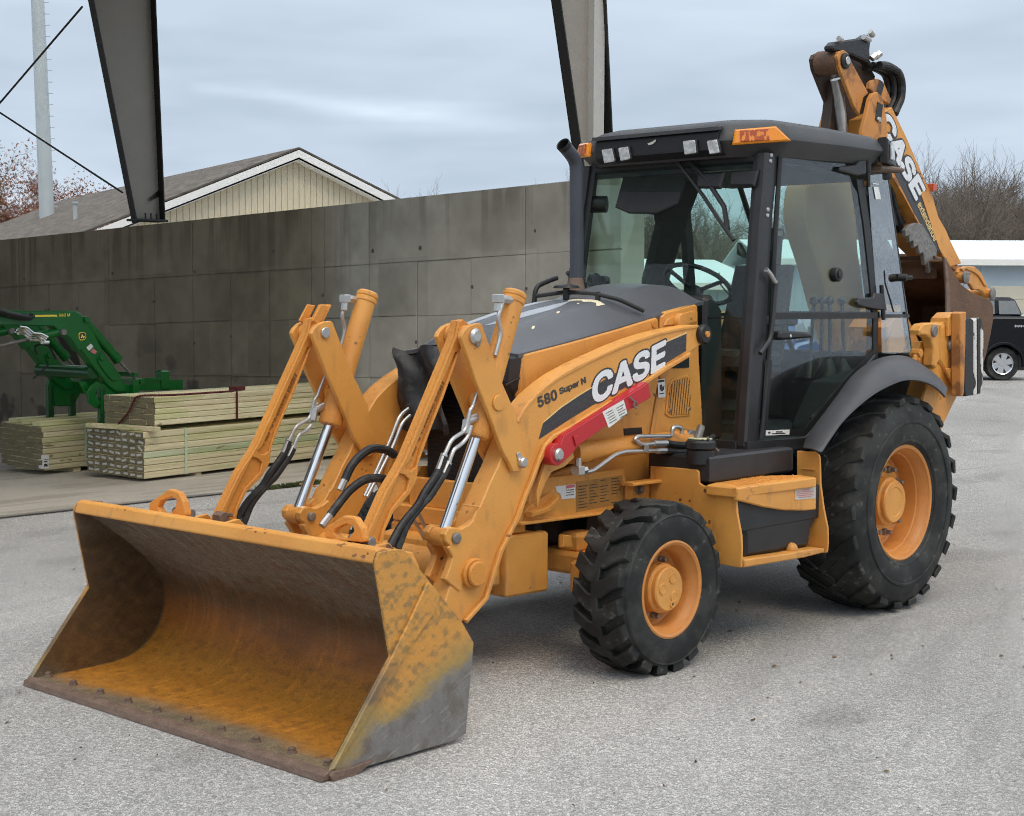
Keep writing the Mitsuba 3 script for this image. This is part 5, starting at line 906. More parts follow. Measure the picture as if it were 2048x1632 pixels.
for sg in (1, -1):
    f = (lambda m: m) if sg > 0 else mir
    a = bp('hood_side', f(pl(front_panel, 0.355, 0.391, 0.014)), 'mat_paint'); b = bp('rear_side_panel', f(pl(rear_panel, 0.355, 0.391, 0.01, 0.012)), 'mat_paint')
    part(b, 'raised_face', f(pl([(1.503,1.637),(1.486,1.662),(1.434,1.682),(1.238,1.713),(1.212,1.704),(1.211,1.649),(1.306,1.641),(1.507,1.632)], 0.3905, 0.40, 0.006)), 'mat_paint')
    bs = (1.374,1.648); part(b, 'boss', f(cyl(y3(bs, 0.391), y3(bs, 0.43), 0.05, 24)), 'mat_paint')
    bs = (1.581,1.642); part(a, 'bolt_cover', f(cyl(y3(bs, 0.391), y3(bs, 0.397), 0.022, 20)), 'mat_cast')
    part(a, 'handle_slot', f(pl([(1.826,1.114),(1.68,1.112),(1.676,1.079),(1.82,1.078)], 0.3905, 0.396, 0.001)), 'mat_black')
    part(b, 'dark_plate', f(pl([(1.467,1.427),(1.28,1.465),(1.277,1.408),(1.422,1.408)], 0.3905, 0.397, 0.002)), 'mat_black')
    if sg > 0:
        gr = [(1.483,1.169),(1.459,1.323),(1.421,1.354),(1.293,1.372),(1.264,1.355),(1.254,1.169),(1.269,1.15),(1.447,1.151)]; g0 = np.array(gr); gc = g0.mean(0)
        L = part(b, 'louvre', pl(gr, 0.391, 0.399, 0.004, 0.012), 'mat_paint'); gi = gc + (g0 - gc) * 0.88; part(L, 'opening', pl(gi, 0.3992, 0.4005, 0), 'mat_black')
        P_ = Polygon(gi); top, bot = (1.372,1.393), (1.413,1.123); dv = V(*bot) - V(*top)
        for i in range(-9, 11):
            o = V(*top) + V(-i * 0.0215, 0); s = LineString([o - dv * 0.2, o + dv * 1.2]).buffer(0.0058, cap_style=2).intersection(P_)
            if not s.is_empty and s.area > 1e-5:
                q = list(s.convex_hull.exterior.coords)[:-1]; part(L, 'slat', pl(q, 0.399, 0.4045, 0.001), 'mat_paint')
        for q in ((1.376,1.33), (1.45,1.188), (1.278,1.191)): part(L, 'screw', cyl(y3(q, 0.3995), y3(q, 0.407), 0.011, 12), 'mat_bolt')
        w = part(b, 'warning_label', pl([(1.548,1.353),(1.486,1.356),(1.479,1.259),(1.538,1.258)], 0.3912, 0.3926, 0), 'mat_white')
        part(w, 'stripe', pl([(1.545,1.349),(1.491,1.352),(1.49,1.34),(1.545,1.337)], 0.3927, 0.3936, 0), 'mat_print'); part(w, 'figure', pl([(1.531,1.321),(1.514,1.329),(1.503,1.311),(1.49,1.324),(1.493,1.299),(1.51,1.289),(1.528,1.301)], 0.3927, 0.3936, 0), 'mat_print'); part(w, 'text', pl([(1.533,1.281),(1.492,1.283),(1.492,1.278),(1.533,1.276)], 0.3927, 0.3936, 0), 'mat_print')
# seam under the panels, engine bay, radiator and front frame
bp('engine_block', box((1.2, -0.33, 0.7), (2.4, 0.33, 1.5)), 'mat_black')
gr = bp('radiator_grille', box((2.42, -0.37, 0.62), (2.47, 0.37, 1.5), 0.01), 'mat_grille', 32, 'black radiator screen between the loader arms')
for i in range(38): part(gr, 'wire', box((2.4695, -0.36, 0.66 + i * 0.022), (2.475, 0.36, 0.667 + i * 0.022), 0.001), 'mat_black')
nz = [(2.673,1.494),(2.575,1.5),(2.575,1.487),(2.601,1.335),(2.636,1.304),(2.69,1.382)]
bp('nose_frame', pl(nz, 0.30, 0.385, 0.01), 'mat_black'); bp('nose_bar', box((2.44, -0.30, 1.34), (2.56, 0.30, 1.51), 0.012), 'mat_black')
if 0: ((pl([(2.673,1.494),(2.575,1.5),(2.575,1.487),(2.601,1.335),(2.636,1.304),(2.69,1.382)], 0.30, 0.385, 0.01), mir(pl([(2.673,1.494),(2.575,1.5),(2.575,1.487),(2.601,1.335),(2.636,1.304),(2.69,1.382)], 0.30, 0.385, 0.01)), box((2.44, -0.30, 1.34), (2.56, 0.30, 1.51), 0.012)), 'mat_black')
bp('nose_moulding', pl([(2.705,1.369),(2.602,1.4),(2.599,1.391),(2.702,1.357)], 0.386, 0.392, 0.002), 'mat_gloss_black')
rl = [(2.49,0.911),(1.853,0.912),(1.809,0.76),(1.98,0.704),(1.986,0.694),(2.624,0.704),(2.631,0.72),(2.551,0.826)]
FR = bp('frame_rail', pl([(2.75, 0.70), (2.72, 0.90), (0.9, 0.93), (0.9, 0.72)], 0.33, 0.36, 0.004), 'mat_paint')
for sg in (1, -1):
    f = (lambda m: m) if sg > 0 else mir
    rp = part(FR, 'side_plate', f(pl(rl, 0.40, 0.42, 0.004)), 'mat_paint'); part(FR, 'flange', f(pl([(2.664,0.724),(2.013,0.71),(2.016,0.7),(2.655,0.709)], 0.405, 0.455, 0.003)), 'mat_paint')
    part(FR, 'tow_hook', f(join(pl([(2.615,0.759),(2.588,0.789),(2.426,0.846),(2.398,0.825),(2.41,0.808),(2.484,0.765),(2.587,0.749)], 0.421, 0.436, 0.004), pl(outer([(2.605,0.756),(2.484,0.77),(2.408,0.818)], 0.012), 0.43, 0.475, 0.004))), 'mat_cast')
    if sg > 0:
        part(FR, 'worn_decal', pl([(2.227,0.877),(1.87,0.881),(1.854,0.738),(2.226,0.728)], 0.4205, 0.4222, 0), 'mat_decal_bronze', label='faded bronze instruction decal')
        dk = list(scene)[-1]; lines = []
        A0, A1, A2 = (V(*p) for p in [(2.23,0.423,0.878),(1.872,0.423,0.881),(2.228,0.423,0.728)]); rr = np.random.default_rng(4)
        for c in range(4):
            for i in range(9):
                if rr.random() < 0.8:
                    s0 = 0.04 + c * 0.24; s1 = s0 + rr.uniform(0.08, 0.2); t = 0.06 + i * 0.1; lines.append(panel([A0 + (A1 - A0) * s0 + (A2 - A0) * t, A0 + (A1 - A0) * s1 + (A2 - A0) * t, A0 + (A1 - A0) * s1 + (A2 - A0) * (t + 0.028), A0 + (A1 - A0) * s0 + (A2 - A0) * (t + 0.028)], 0.0012, 0))
        part(dk, 'print', join(*lines), 'mat_print', False)
        w = part(FR, 'warning_label', pl([(2.38,0.867),(2.235,0.867),(2.234,0.798),(2.335,0.8),(2.344,0.829),(2.373,0.842)], 0.4205, 0.4222, 0), 'mat_white'); part(w, 'stripe', pl([(2.306,0.866),(2.24,0.866),(2.24,0.851),(2.306,0.85)], 0.4224, 0.4234, 0), 'mat_pink_print'); part(w, 'text', join(*[pl([(x, z - 0.012 * i) for x, z in [(2.304,0.844),(2.245,0.844),(2.245,0.839),(2.304,0.839)]], 0.4224, 0.4234, 0) for i in range(3)]), 'mat_bolt', False)
    bkt = part(FR, 'mount_plate', f(pl([(1.857,0.841),(1.551,0.838),(1.549,0.722),(1.677,0.724),(1.86,0.759)], 0.425, 0.44, 0.004)), 'mat_paint'); part(bkt, 'shelf', f(pl([(1.904,0.851),(1.629,0.85),(1.628,0.834),(1.903,0.836)], 0.44, 0.52, 0.003)), 'mat_paint'); bo = (1.756,0.802); part(bkt, 'bolt', f(join(cyl(y3(bo, 0.44), y3(bo, 0.448), 0.028, 16), hexbolt(y3(bo, 0.448), (0, 1, 0), 0.02, 0.018))), 'mat_bolt')
lsd = pl([(2.435,0.902),(2.144,0.955),(1.521,1.037),(1.519,0.901),(1.763,0.892)], 0.30, 0.36, 0.01)
bp('lower_side', lsd, 'mat_paint'); bp('lower_side', mir(lsd), 'mat_paint')
WT = bp('front_weight', slab(fil([(2.70, 0.40), (2.42, 0.42), (2.42, -0.42), (2.70, -0.40)], 0.02), 0.365, 0.655, 'z', 0.012), 'mat_paint')
part(WT, 'nose', slab(fil([(2.70, 0.38), (2.70, -0.38), (2.84, -0.32), (2.84, 0.32)], 0.03), 0.42, 0.62, 'z', 0.012), 'mat_paint')
bp('axle_housing', join(box((2.03, -0.72, 0.42), (2.25, 0.72, 0.53), 0.02), slab(fil([(1.98, 0.44), (2.30, 0.44), (2.28, 0.66), (2.0, 0.66)], 0.02), 0.34, 0.50, 'z', 0.015), box((2.06, 0.3, 0.52), (2.22, 0.42, 0.62), 0.02)), 'mat_paint')
bp('axle_bracket', pl([(2.41,0.645),(2.352,0.634),(2.336,0.572),(2.409,0.585)], 0.47, 0.5), 'mat_paint'); bp('axle_pivot', box((1.95, -0.2, 0.5), (2.35, 0.2, 0.72), 0.02), 'mat_black')
bp('front_crossmember', join(box((2.55, -0.38, 0.66), (2.70, 0.38, 0.74)), box((2.62, -0.30, 0.74), (2.66, 0.30, 0.88))), 'mat_paint')
bp('under_frame', box((0.2, -0.30, 0.42), (2.0, 0.30, 0.72), 0.02), 'mat_black')
# hoses between the arms
for q, y in (([(3.134,0.1,1.048),(3.192,0.1,1.076),(3.276,0.1,1.085),(3.348,0.1,1.055),(3.399,0.1,1.012),(3.435,0.1,0.957)], 0), ([(3.2,0.12,0.94),(3.253,0.12,0.952),(3.336,0.12,0.951),(3.417,0.12,0.915),(3.477,0.12,0.867),(3.537,0.12,0.812)], 0)):
    h = bp('cross_hose', tube(curve([V(*p) for p in q]), 0.02, 10), 'mat_hose'); e = V(*q[-1]); d = e - V(*q[-2]); part(h, 'hose_end', tube([e - d * 0.1, e + d * 0.8], 0.017, 8), 'mat_zinc')
for q in ([(2.764,-0.2,1.229),(2.821,-0.2,1.199),(2.883,-0.2,1.085),(2.973,-0.2,0.942),(3.05,-0.2,0.825)], [(2.771,-0.18,1.197),(2.823,-0.18,1.166),(2.879,-0.18,1.061),(2.969,-0.18,0.935),(3.052,-0.18,0.823)], [(3.126,0.2,0.78),(3.039,0.2,0.66)], [(3.083,0.2,0.791),(3.017,0.2,0.682)]): bp('return_pipe', bent([V(*p) for p in q], 0.0095, 0.03), 'mat_zinc')
bp('hood_blanket', thick([[V(2.63 + 0.03 * math.sin(9 * s + 2 * t) - 0.04 * max(t - 0.7, 0), -0.42 + 0.34 * s + 0.02 * math.sin(5 * t), 1.33 + 0.19 * t + 0.02 * math.sin(7 * s + 3 * t)) for s in np.linspace(0, 1, 14)] for t in np.linspace(-1.2, 1, 14)], 0.02), 'mat_hose')
# exhaust stack and grab rail on the far side
ex = [V(*p) for p in [(1.54,-0.17,1.871),(1.543,-0.17,2.136),(1.547,-0.17,2.366),(1.549,-0.17,2.464),(1.558,-0.17,2.506),(1.586,-0.17,2.538),(1.624,-0.17,2.566),(1.664,-0.17,2.596)]]
E_ = bp('exhaust_stack', tube(curve(ex, 5), 0.037, 24, False), 'mat_stack'); d = unit(ex[-1] - ex[-2])
part(E_, 'mouth', rev([(0.038, -0.03), (0.040, -0.005), (0.038, 0.0), (0.034, -0.004), (0.034, -0.06), (0, -0.07)], ex[-1], d, 24), 'mat_black')
part(E_, 'base', join(tube([V(*p) for p in [(1.547,-0.17,1.885),(1.546,-0.17,1.816)]], [0.038, 0.05], 20), cyl(*[V(*p) for p in [(1.546,-0.17,1.818),(1.545,-0.17,1.738)]], 0.047, 20)), 'mat_rusty_edge'); part(E_, 'clamp', join(cyl(*[V(*p) for p in [(1.68,-0.14,1.802),(1.579,-0.14,1.803)]], 0.011, 8), rev([(0.05, -0.008), (0.056, -0.008), (0.056, 0.008), (0.05, 0.008)], V(*(1.546,-0.17,1.803)), (0, 0, 1), 20, True)), 'mat_bolt')
bp('grab_rail', bent([V(*p) for p in [(1.394,-0.62,1.66),(1.377,-0.62,1.812),(1.356,-0.62,1.845),(1.273,-0.62,1.873),(1.189,-0.62,1.894)]], 0.014, 0.05), 'mat_black')

# ---- wheels
def lug_block(pts, r, h, yc):
    """polygon in (arc length, across) wrapped on the tread"""
    g = Polygon(pts); m = slab(pts, 0, h + 0.02, 'z', 0.006); m = m.subdivide().subdivide() if False else m
    v = m.vertices; a, y, z = v[:, 0] / r, v[:, 1] + yc, v[:, 2] + r - 0.02
    z = z - 0.35 * np.maximum(np.abs(v[:, 1]) - 0.09, 0) * 0.6
    m.vertices = np.stack([np.cos(a) * z, y, np.sin(a) * z], 1); return fixed(m)
def turned(m, c, ang, phase=0.0):
    R_ = trimesh.transformations.rotation_matrix(-ang, [0, 1, 0]); m = m.copy(); m.apply_transform(R_); m.apply_translation(c); return m
def front_wheel(sg):
    yc, w, r = 0.805, 0.275, 0.385; c = V(2.14, yc, 0.402); h = w / 2
    prof = [(0.232, h + 0.002), (0.255, h + 0.012), (0.30, h + 0.016), (0.335, h + 0.012), (0.352, h + 0.008), (0.356, h + 0.002), (0.362, h - 0.002), (0.372, h - 0.03), (0.384, h - 0.07), (0.387, 0)]
    prof = prof + [(a, -b) for a, b in prof[::-1][1:]]
    f = (lambda m: m) if sg > 0 else mir
    t = bp('front_tyre', f(rev(prof + [(0.229, -h + 0.02), (0.229, h - 0.015)], c, (0, 1, 0), 72, True)), 'mat_tyre')
    part(t, 'rim_guard', f(rev([(0.345, h + 0.006), (0.352, h + 0.014), (0.358, h + 0.006), (0.352, h)], c, (0, 1, 0), 72, True)), 'mat_tyre')
    # chevron halves: from just past the middle out to the shoulder
    p = [(-0.038, -0.02), (0.04, -0.022), (0.05, 0.04), (0.082, 0.088), (0.105, h - 0.002), (0.03, h + 0.002), (0.004, 0.09), (-0.03, 0.045)]
    A_ = lug_block(p, r, 0.03, 0); B_ = lug_block([(x, -y) for x, y in p], r, 0.03, 0); n = 19
    for i in range(n):
        for blk, ph in ((A_, 0.0), (B_, 0.5)): part(t, 'lug', f(turned(blk, c, (i + ph) * 2 * math.pi / n + 0.08)), 'mat_tyre')
    rm = bp('front_rim', f(rev([(0.226, 0.118), (0.233, 0.132), (0.233, 0.142), (0.224, 0.145), (0.212, 0.138), (0.205, 0.115), (0.190, 0.098), (0.183, 0.07), (0.182, 0.03), (0.17, 0.018), (0.165, 0.01), (0.0, 0.01)], c, (0, 1, 0), 64)), 'mat_rim')
    part(rm, 'hub', f(rev([(0.118, 0.01), (0.118, 0.085), (0.112, 0.094), (0.106, 0.096), (0.106, 0.118), (0.10, 0.125), (0, 0.125)], c, (0, 1, 0), 48)), 'mat_paint')
    for i in range(10): a = i * math.pi / 5 + 0.2; part(rm, 'bolt', f(join(cyl(c + V(0.142 * math.cos(a), 0.01, 0.142 * math.sin(a)), c + V(0.142 * math.cos(a), 0.03, 0.142 * math.sin(a)), 0.015, 10), hexbolt(c + V(0.142 * math.cos(a), 0.02, 0.142 * math.sin(a)), (0, 1, 0), 0.013, 0.03))), 'mat_bolt')
    for a in (2.0, 0.15, 4.0): part(rm, 'planet_boss', f(rev([(0, 0.128), (0.018, 0.128), (0.019, 0.13), (0.027, 0.13), (0.029, 0.124), (0, 0.12)], c + V(0.055 * math.cos(a), 0, 0.055 * math.sin(a)), (0, 1, 0), 20)), 'mat_paint')
    part(rm, 'drain_plug', f(rev([(0, 0.126), (0.008, 0.126), (0.009, 0.132), (0.016, 0.132), (0.018, 0.12)], c + V(-0.02, 0, -0.075), (0, 1, 0), 14)), 'mat_paint')
    part(rm, 'valve_core', f(cyl(c + V(-0.02, 0.124, -0.075), c + V(-0.02, 0.129, -0.075), 0.007, 8)), 'mat_black')
def rear_wheel(sg):
    yc, w, r = 0.785, 0.40, 0.605; c = V(0, yc, 0.622); h = w / 2
    prof = [(0.332, h - 0.01), (0.36, h + 0.012), (0.42, h + 0.028), (0.49, h + 0.026), (0.548, h + 0.012), (0.585, h - 0.012), (0.608, h - 0.06), (0.617, 0)]
    prof = prof + [(a, -b) for a, b in prof[::-1][1:]]
    f = (lambda m: m) if sg > 0 else mir
    t = bp('rear_tyre', f(rev(prof + [(0.326, -h + 0.03), (0.326, h - 0.02)], c, (0, 1, 0), 96, True)), 'mat_tyre')
    p = [(-0.055, -0.03), (0.015, -0.035), (0.09, 0.05), (0.17, 0.13), (0.215, h + 0.012), (0.135, h + 0.02), (0.095, 0.14), (0.02, 0.06)]
    r = 0.612; A_ = lug_block(p, r, 0.017, 0); B_ = lug_block([(x, -y) for x, y in p], r, 0.017, 0); n = 22
    # shoulder ends of the bars run down the sidewall
    E0 = [(-0.035, 0), (0.035, 0), (0.018, 0.075), (-0.02, 0.075)]
    for i in range(n):
        for blk, ph, sy in ((A_, 0.0, 1), (B_, 0.5, -1)):
            k = part(t, 'lug', f(turned(blk, c, (i + ph) * 2 * math.pi / n)), 'mat_tyre')
    part(t, 'rim_guard', f(rev([(0.345, h + 0.003), (0.352, h + 0.012), (0.36, h + 0.014), (0.366, h + 0.012)], c, (0, 1, 0), 72)), 'mat_tyre')
    part(t, 'bead_ring', f(rev([(0.455, h + 0.0285), (0.46, h + 0.033), (0.47, h + 0.033), (0.475, h + 0.0275)], c, (0, 1, 0), 72)), 'mat_tyre')
    rm = bp('rear_rim', f(rev([(0.322, 0.165), (0.332, 0.18), (0.333, 0.19), (0.325, 0.195), (0.312, 0.188), (0.305, 0.165), (0.292, 0.15), (0.286, 0.12), (0.28, 0.115), (0.272, 0.02), (0.25, 0.005), (0.24, -0.005), (0.0, -0.005)], c, (0, 1, 0), 72)), 'mat_rim')
    part(rm, 'hub_flange', f(rev([(0.235, -0.004), (0.235, 0.03), (0.225, 0.04), (0.0, 0.04)], c, (0, 1, 0), 48)), 'mat_paint')
    part(rm, 'hub_cap', f(rev([(0.14, 0.04), (0.138, 0.10), (0.122, 0.108), (0.122, 0.13), (0.115, 0.138), (0.085, 0.138), (0.08, 0.134), (0, 0.134)], c, (0, 1, 0), 48)), 'mat_paint')
    for i in range(10): a = i * math.pi / 5 + 0.1; q = c + V(0.19 * math.cos(a), 0.04, 0.19 * math.sin(a)); part(rm, 'bolt', f(join(cyl(q, q + V(0, 0.025, 0), 0.021, 10), hexbolt(q + V(0, 0.02, 0), (0, 1, 0), 0.014, 0.035))), 'mat_bolt')
for sg in (1, -1): front_wheel(sg); rear_wheel(sg)

# ---- cab
CB = bp('cab', join(box((-0.95, -0.66, 0.93), (1.13, 0.66, 0.985), 0.01)), 'mat_cab_frame', 32, 'black operator cab with tinted glass')
def cp(name, mesh, m, smooth=32, label=None): return part(CB, name, mesh, m, smooth, label)
def both(name, mesh, m, label=None):
    a = cp(name, mesh, m, 32, label); cp(name, mir(mesh), m, 32); return a
def pane(pts):
    p = np.asarray(pts, float); return trimesh.Trimesh(p, [[0, i, i + 1] for i in range(1, len(p) - 1)], process=False)
corner = [(1.189,0.7,1.002),(1.125,0.683,1.427),(1.09,0.675,1.637),(1.043,0.664,1.927),(1.001,0.653,2.218),(0.973,0.648,2.344),(0.943,0.64,2.552)]
cback = [(1.092,0.7,0.995),(1.012,0.684,1.424),(0.982,0.675,1.636),(0.949,0.664,1.929),(0.91,0.653,2.222),(0.882,0.648,2.349),(0.856,0.64,2.558)]
secs = []
for a, b in zip(corner, cback):
    a, b = V(*a), V(*b); b = V(b[0], b[1], a[2]); wy = 0.055
    secs.append(np.array([a - V(0, 0.012, 0), a - V(0.012, 0, 0), b + V(0.01, 0, 0), b - V(0, 0.01, 0), b - V(0, wy, 0), a - V(0, wy, 0)]))
both('front_post', loft(secs), 'mat_cab_frame')
both('post_seal', loft([np.array([s[2] - V(0.004, 0.006, 0), s[2] - V(0.03, 0.006, 0), s[2] - V(0.03, 0.035, 0), s[2] - V(0.004, 0.035, 0)]) for s in secs]), 'mat_black')
for q in ((0.94,0.652,2.25), (0.946,0.653,2.218), (0.898,0.64,2.541), (0.908,0.642,2.509)): cp('bolt', rev([(0, 0), (0.012, 0), (0.01, 0.006), (0, 0.009)], q, (0, 1, 0.04), 14), 'mat_zinc')
# windscreen, full height, beside and above the hood
fl, ft = V(*corner[0]), V(*corner[-1]); W0, W1 = V(fl[0] - 0.02, 0.645, 1.0), V(ft[0] - 0.02, 0.585, 2.56); my = V(1, -1, 1)
cp('windscreen', pane([W0, W1, W1 * my, W0 * my]), 'mat_windscreen', False)
cp('windscreen_sill', bar(W0 * my - V(0, 0, 0.0), W0, 0.06, 0.05), 'mat_cab_frame'); cp('windscreen_header', bar((W1 - V(0.03, 0, 0.02)) * my, W1 - V(0.03, 0, 0.02), 0.05, 0.13), 'mat_black'); zt = 1.67; tt = (zt - 1.0) / 1.56; WM = W0 + (W1 - W0) * tt
cp('windscreen_joint', bar(WM * my, WM, 0.006, 0.008), 'mat_black')
for sg in (1, -1): cp('windscreen_edge', bar(V(W0[0], sg * 0.625, 1.0), V(W1[0], sg * 0.567, 2.56), 0.035, 0.004, (1, 0, 0)), 'mat_black')
# door: upper and lower glass, frame, hinges
ug = [(0.894,0.673,1.694),(0.808,0.64,2.556),(0.614,0.639,2.571),(0.373,0.639,2.572),(0.154,0.64,2.563),(0.059,0.645,2.427),(0.01,0.646,2.39),(-0.04,0.653,2.208),(-0.109,0.667,1.842),(-0.116,0.673,1.693)]
lg = [(1.01,0.698,1.046),(0.923,0.674,1.676),(-0.138,0.674,1.676),(-0.126,0.682,1.466),(0.126,0.687,1.33),(0.612,0.699,1.034)]
both('door_glass', pane(ug), 'mat_glass'); both('door_glass', pane(lg), 'mat_glass')
def frame(pts, w, t, m, name, closed=True):
    p = [V(*q) for q in pts]; n = len(p); both(name, join(*[bar(p[i], p[(i + 1) % n], t, w, (0, 0, 1) if abs(unit(p[(i + 1) % n] - p[i])[2]) < 0.7 else (1, 0, 0)) for i in range(n if closed else n - 1)]), m)
both('door_rail', bar(V(*(0.923,0.674,1.684)), V(*(-0.167,0.674,1.685)), 0.034, 0.036), 'mat_black'); both('door_rail', bar(V(*(0.923,0.673,1.695)) + V(0, 0.014, 0), V(*(-0.156,0.673,1.696)) + V(0, 0.014, 0), 0.006, 0.008), 'mat_cab_frame')
lo = [V(*q) for q in [(1.044,0.699,1.032),(0.923,0.674,1.676),(0.876,0.658,2.09),(0.807,0.639,2.575)]]
both('door_frame', tube(curve(lo, 5), 0.014, 8), 'mat_black')
dl = [(1.053,0.698,1.049),(0.992,0.683,1.45),(0.93,0.683,1.449),(0.99,0.697,1.077),(0.621,0.697,1.065),(0.181,0.687,1.326),(-0.126,0.681,1.483),(-0.131,0.683,1.436),(0.127,0.688,1.301),(0.592,0.699,1.022)]
both('door_border', panel([V(*q) + V(0, 0.004, 0) for q in dl], 0.004, 0), 'mat_black')
both('door_frame', bent([V(*q) for q in [(1.11,0.7,1.01),(0.618,0.7,1.007),(0.127,0.689,1.287),(-0.148,0.683,1.448)]], 0.013, 0.03), 'mat_cab_frame')
both('door_sill', bar(V(*(1.185,0.7,1.001)) - V(0, 0.02, 0), V(*(0.593,0.701,0.983)) - V(0, 0.02, 0), 0.07, 0.055), 'mat_cab_frame')
both('rear_post', loft([np.array([V(*a) + V(0.0, 0.006, 0), V(*b) + V(0.01, 0.006, 0), V(*b) - V(-0.01, 0.04, 0), V(*a) - V(0, 0.04, 0)]) for a, b in zip([(0.026,0.643,2.465),(-0.046,0.653,2.208),(-0.112,0.667,1.842),(-0.141,0.674,1.665),(-0.129,0.683,1.434)], [(-0.065,0.643,2.47),(-0.126,0.653,2.212),(-0.186,0.667,1.843),(-0.205,0.674,1.665),(-0.193,0.683,1.433)])]), 'mat_black')
both('upper_hinge', panel([V(*q) + V(0, 0.02, 0) for q in [(0.252,0.641,2.511),(0.234,0.641,2.526),(0.157,0.641,2.535),(0.075,0.64,2.545),(0.03,0.639,2.576),(-0.044,0.639,2.581),(-0.047,0.642,2.5),(0.047,0.642,2.486),(0.195,0.642,2.497),(0.247,0.642,2.5)]], 0.02, 0.006), 'mat_cab_frame')
both('hinge_pin', join(cyl(V(*(-0.074,0.637,2.623)) + V(0, 0.02, 0), V(*(-0.083,0.645,2.429)) + V(0, 0.02, 0), 0.011, 12), cyl(V(*(-0.076,0.639,2.572)) + V(0, 0.02, 0), V(*(-0.08,0.641,2.514)) + V(0, 0.02, 0), 0.018, 12)), 'mat_black')
both('lower_hinge', panel([V(*q) + V(0, 0.02, 0) for q in [(0.084,0.67,1.763),(0.058,0.67,1.784),(-0.098,0.669,1.79),(-0.114,0.668,1.815),(-0.226,0.668,1.815),(-0.255,0.672,1.714),(-0.148,0.672,1.719),(0.018,0.672,1.734),(0.077,0.671,1.745)]], 0.025, 0.006), 'mat_cab_frame')
both('hinge_pin', cyl(V(*(-0.211,0.667,1.864)) + V(0, 0.02, 0), V(*(-0.232,0.674,1.659)) + V(0, 0.02, 0), 0.013, 12), 'mat_black')
lt = V(*(0.267,0.665,1.916)); k = cp('glass_latch', join(cyl(lt - V(0, 0.02, 0), lt + V(0, 0.028, 0), 0.04, 24, 0.006), cyl(lt + V(0, 0.028, 0), lt + V(0, 0.036, 0), 0.022, 16)), 'mat_black')
hp = [(0.924,0.677,1.597),(0.897,0.677,1.607),(0.657,0.677,1.595),(0.597,0.677,1.582),(0.597,0.678,1.566),(0.658,0.678,1.562),(0.912,0.678,1.555),(0.929,0.678,1.57)]
k = both('door_handle', panel([V(*q) + V(0, 0.03, 0) for q in hp], 0.045, 0.012), 'mat_black'); c = V(*(0.824,0.678,1.577)) + V(0, 0.053, 0); part(k, 'lock', cyl(c, c + V(0, 0.004, 0), 0.01, 14), 'mat_chrome')
gh = [V(*q) + V(0.01, 0.03, 0) for q in [(1.001,0.664,1.929),(0.962,0.665,1.903),(0.915,0.667,1.862),(0.927,0.67,1.781),(0.943,0.674,1.683),(0.973,0.678,1.571),(1.018,0.68,1.528),(1.071,0.681,1.487)]]
k = both('pull_handle', tube(curve(gh, 4), 0.013, 10), 'mat_cab_frame')
part(k, 'worn_tip', tube(curve(gh[:3], 4), 0.0137, 10), 'mat_zinc')  # highlights on the upper end of the handle put in as bright zinc
L = cp('maker_label', panel([V(*q) + V(0, 0.007, 0) for q in [(1.004,0.697,1.076),(0.775,0.697,1.068),(0.781,0.698,1.041),(1.007,0.698,1.049)]], 0.002, 0), 'mat_white', label='white maker label low on the door glass')
part(L, 'print', join(panel([V(*q) + V(0, 0.0085, 0) for q in [(0.912,0.697,1.066),(0.849,0.698,1.064),(0.849,0.698,1.058),(0.912,0.698,1.06)]], 0.002, 0), panel([V(*q) + V(0, 0.0085, 0) for q in [(0.951,0.698,1.058),(0.822,0.698,1.054),(0.822,0.698,1.048),(0.951,0.698,1.053)]], 0.002, 0), panel([V(*q) + V(0, 0.0085, 0) for q in [(0.988,0.697,1.065),(0.975,0.697,1.069),(0.963,0.698,1.063),(0.966,0.698,1.058),(0.984,0.698,1.057)]], 0.002, 0)), 'mat_print', False)
# rear quarter glass
qg = [(-0.044,0.669,2.572),(-0.326,0.593,2.593),(-0.414,0.571,2.574),(-0.481,0.553,2.559),(-0.545,0.54,2.468),(-0.636,0.525,2.236),(-0.724,0.507,2.105),(-0.889,0.475,1.795),(-0.945,0.464,1.691),(-0.282,0.641,1.69),(-0.203,0.656,1.843)]
ql = [(-0.303,0.636,1.669),(-0.943,0.466,1.669),(-1.017,0.456,1.421),(-0.732,0.531,1.444),(-0.313,0.642,1.461)]
both('quarter_glass', pane(qg), 'mat_glass'); both('quarter_glass', pane(ql), 'mat_glass'); both('quarter_rail', bar(V(*(-0.237,0.653,1.681)), V(*(-0.944,0.465,1.679)), 0.02, 0.022), 'mat_black')
lt = V(*(-0.714,0.517,1.917)); cp('quarter_latch', join(cyl(lt, lt + V(-0.02, 0.05, 0), 0.024, 12), bar(lt + V(0, 0.02, -0.05), lt + V(0, 0.02, 0.045), 0.02, 0.025), cyl(lt + V(-0.03, 0.03, 0), lt + V(-0.09, 0.045, 0), 0.014, 10)), 'mat_black')
cp('inspection_tag', panel([V(*q) + V(0, 0.004, 0) for q in [(-0.172,0.641,2.436),(-0.28,0.612,2.443),(-0.334,0.6,2.373),(-0.217,0.631,2.367)]], 0.002, 0), 'mat_white'); cp('tag_frame', panel([V(*q) + V(0, 0.005, 0) for q in [(-0.156,0.644,2.456),(-0.288,0.609,2.462),(-0.288,0.609,2.457),(-0.158,0.644,2.45)]], 0.002, 0), 'mat_letter_white')
both('quarter_rod', tube([V(*q) for q in [(-0.394,0.601,1.952),(-0.411,0.599,1.876),(-0.531,0.572,1.769),(-0.592,0.558,1.707)]], 0.005, 6), 'mat_black')
rb0, rt0 = V(*(-1.029,0.454,1.398)), V(*(-0.471,0.556,2.57))
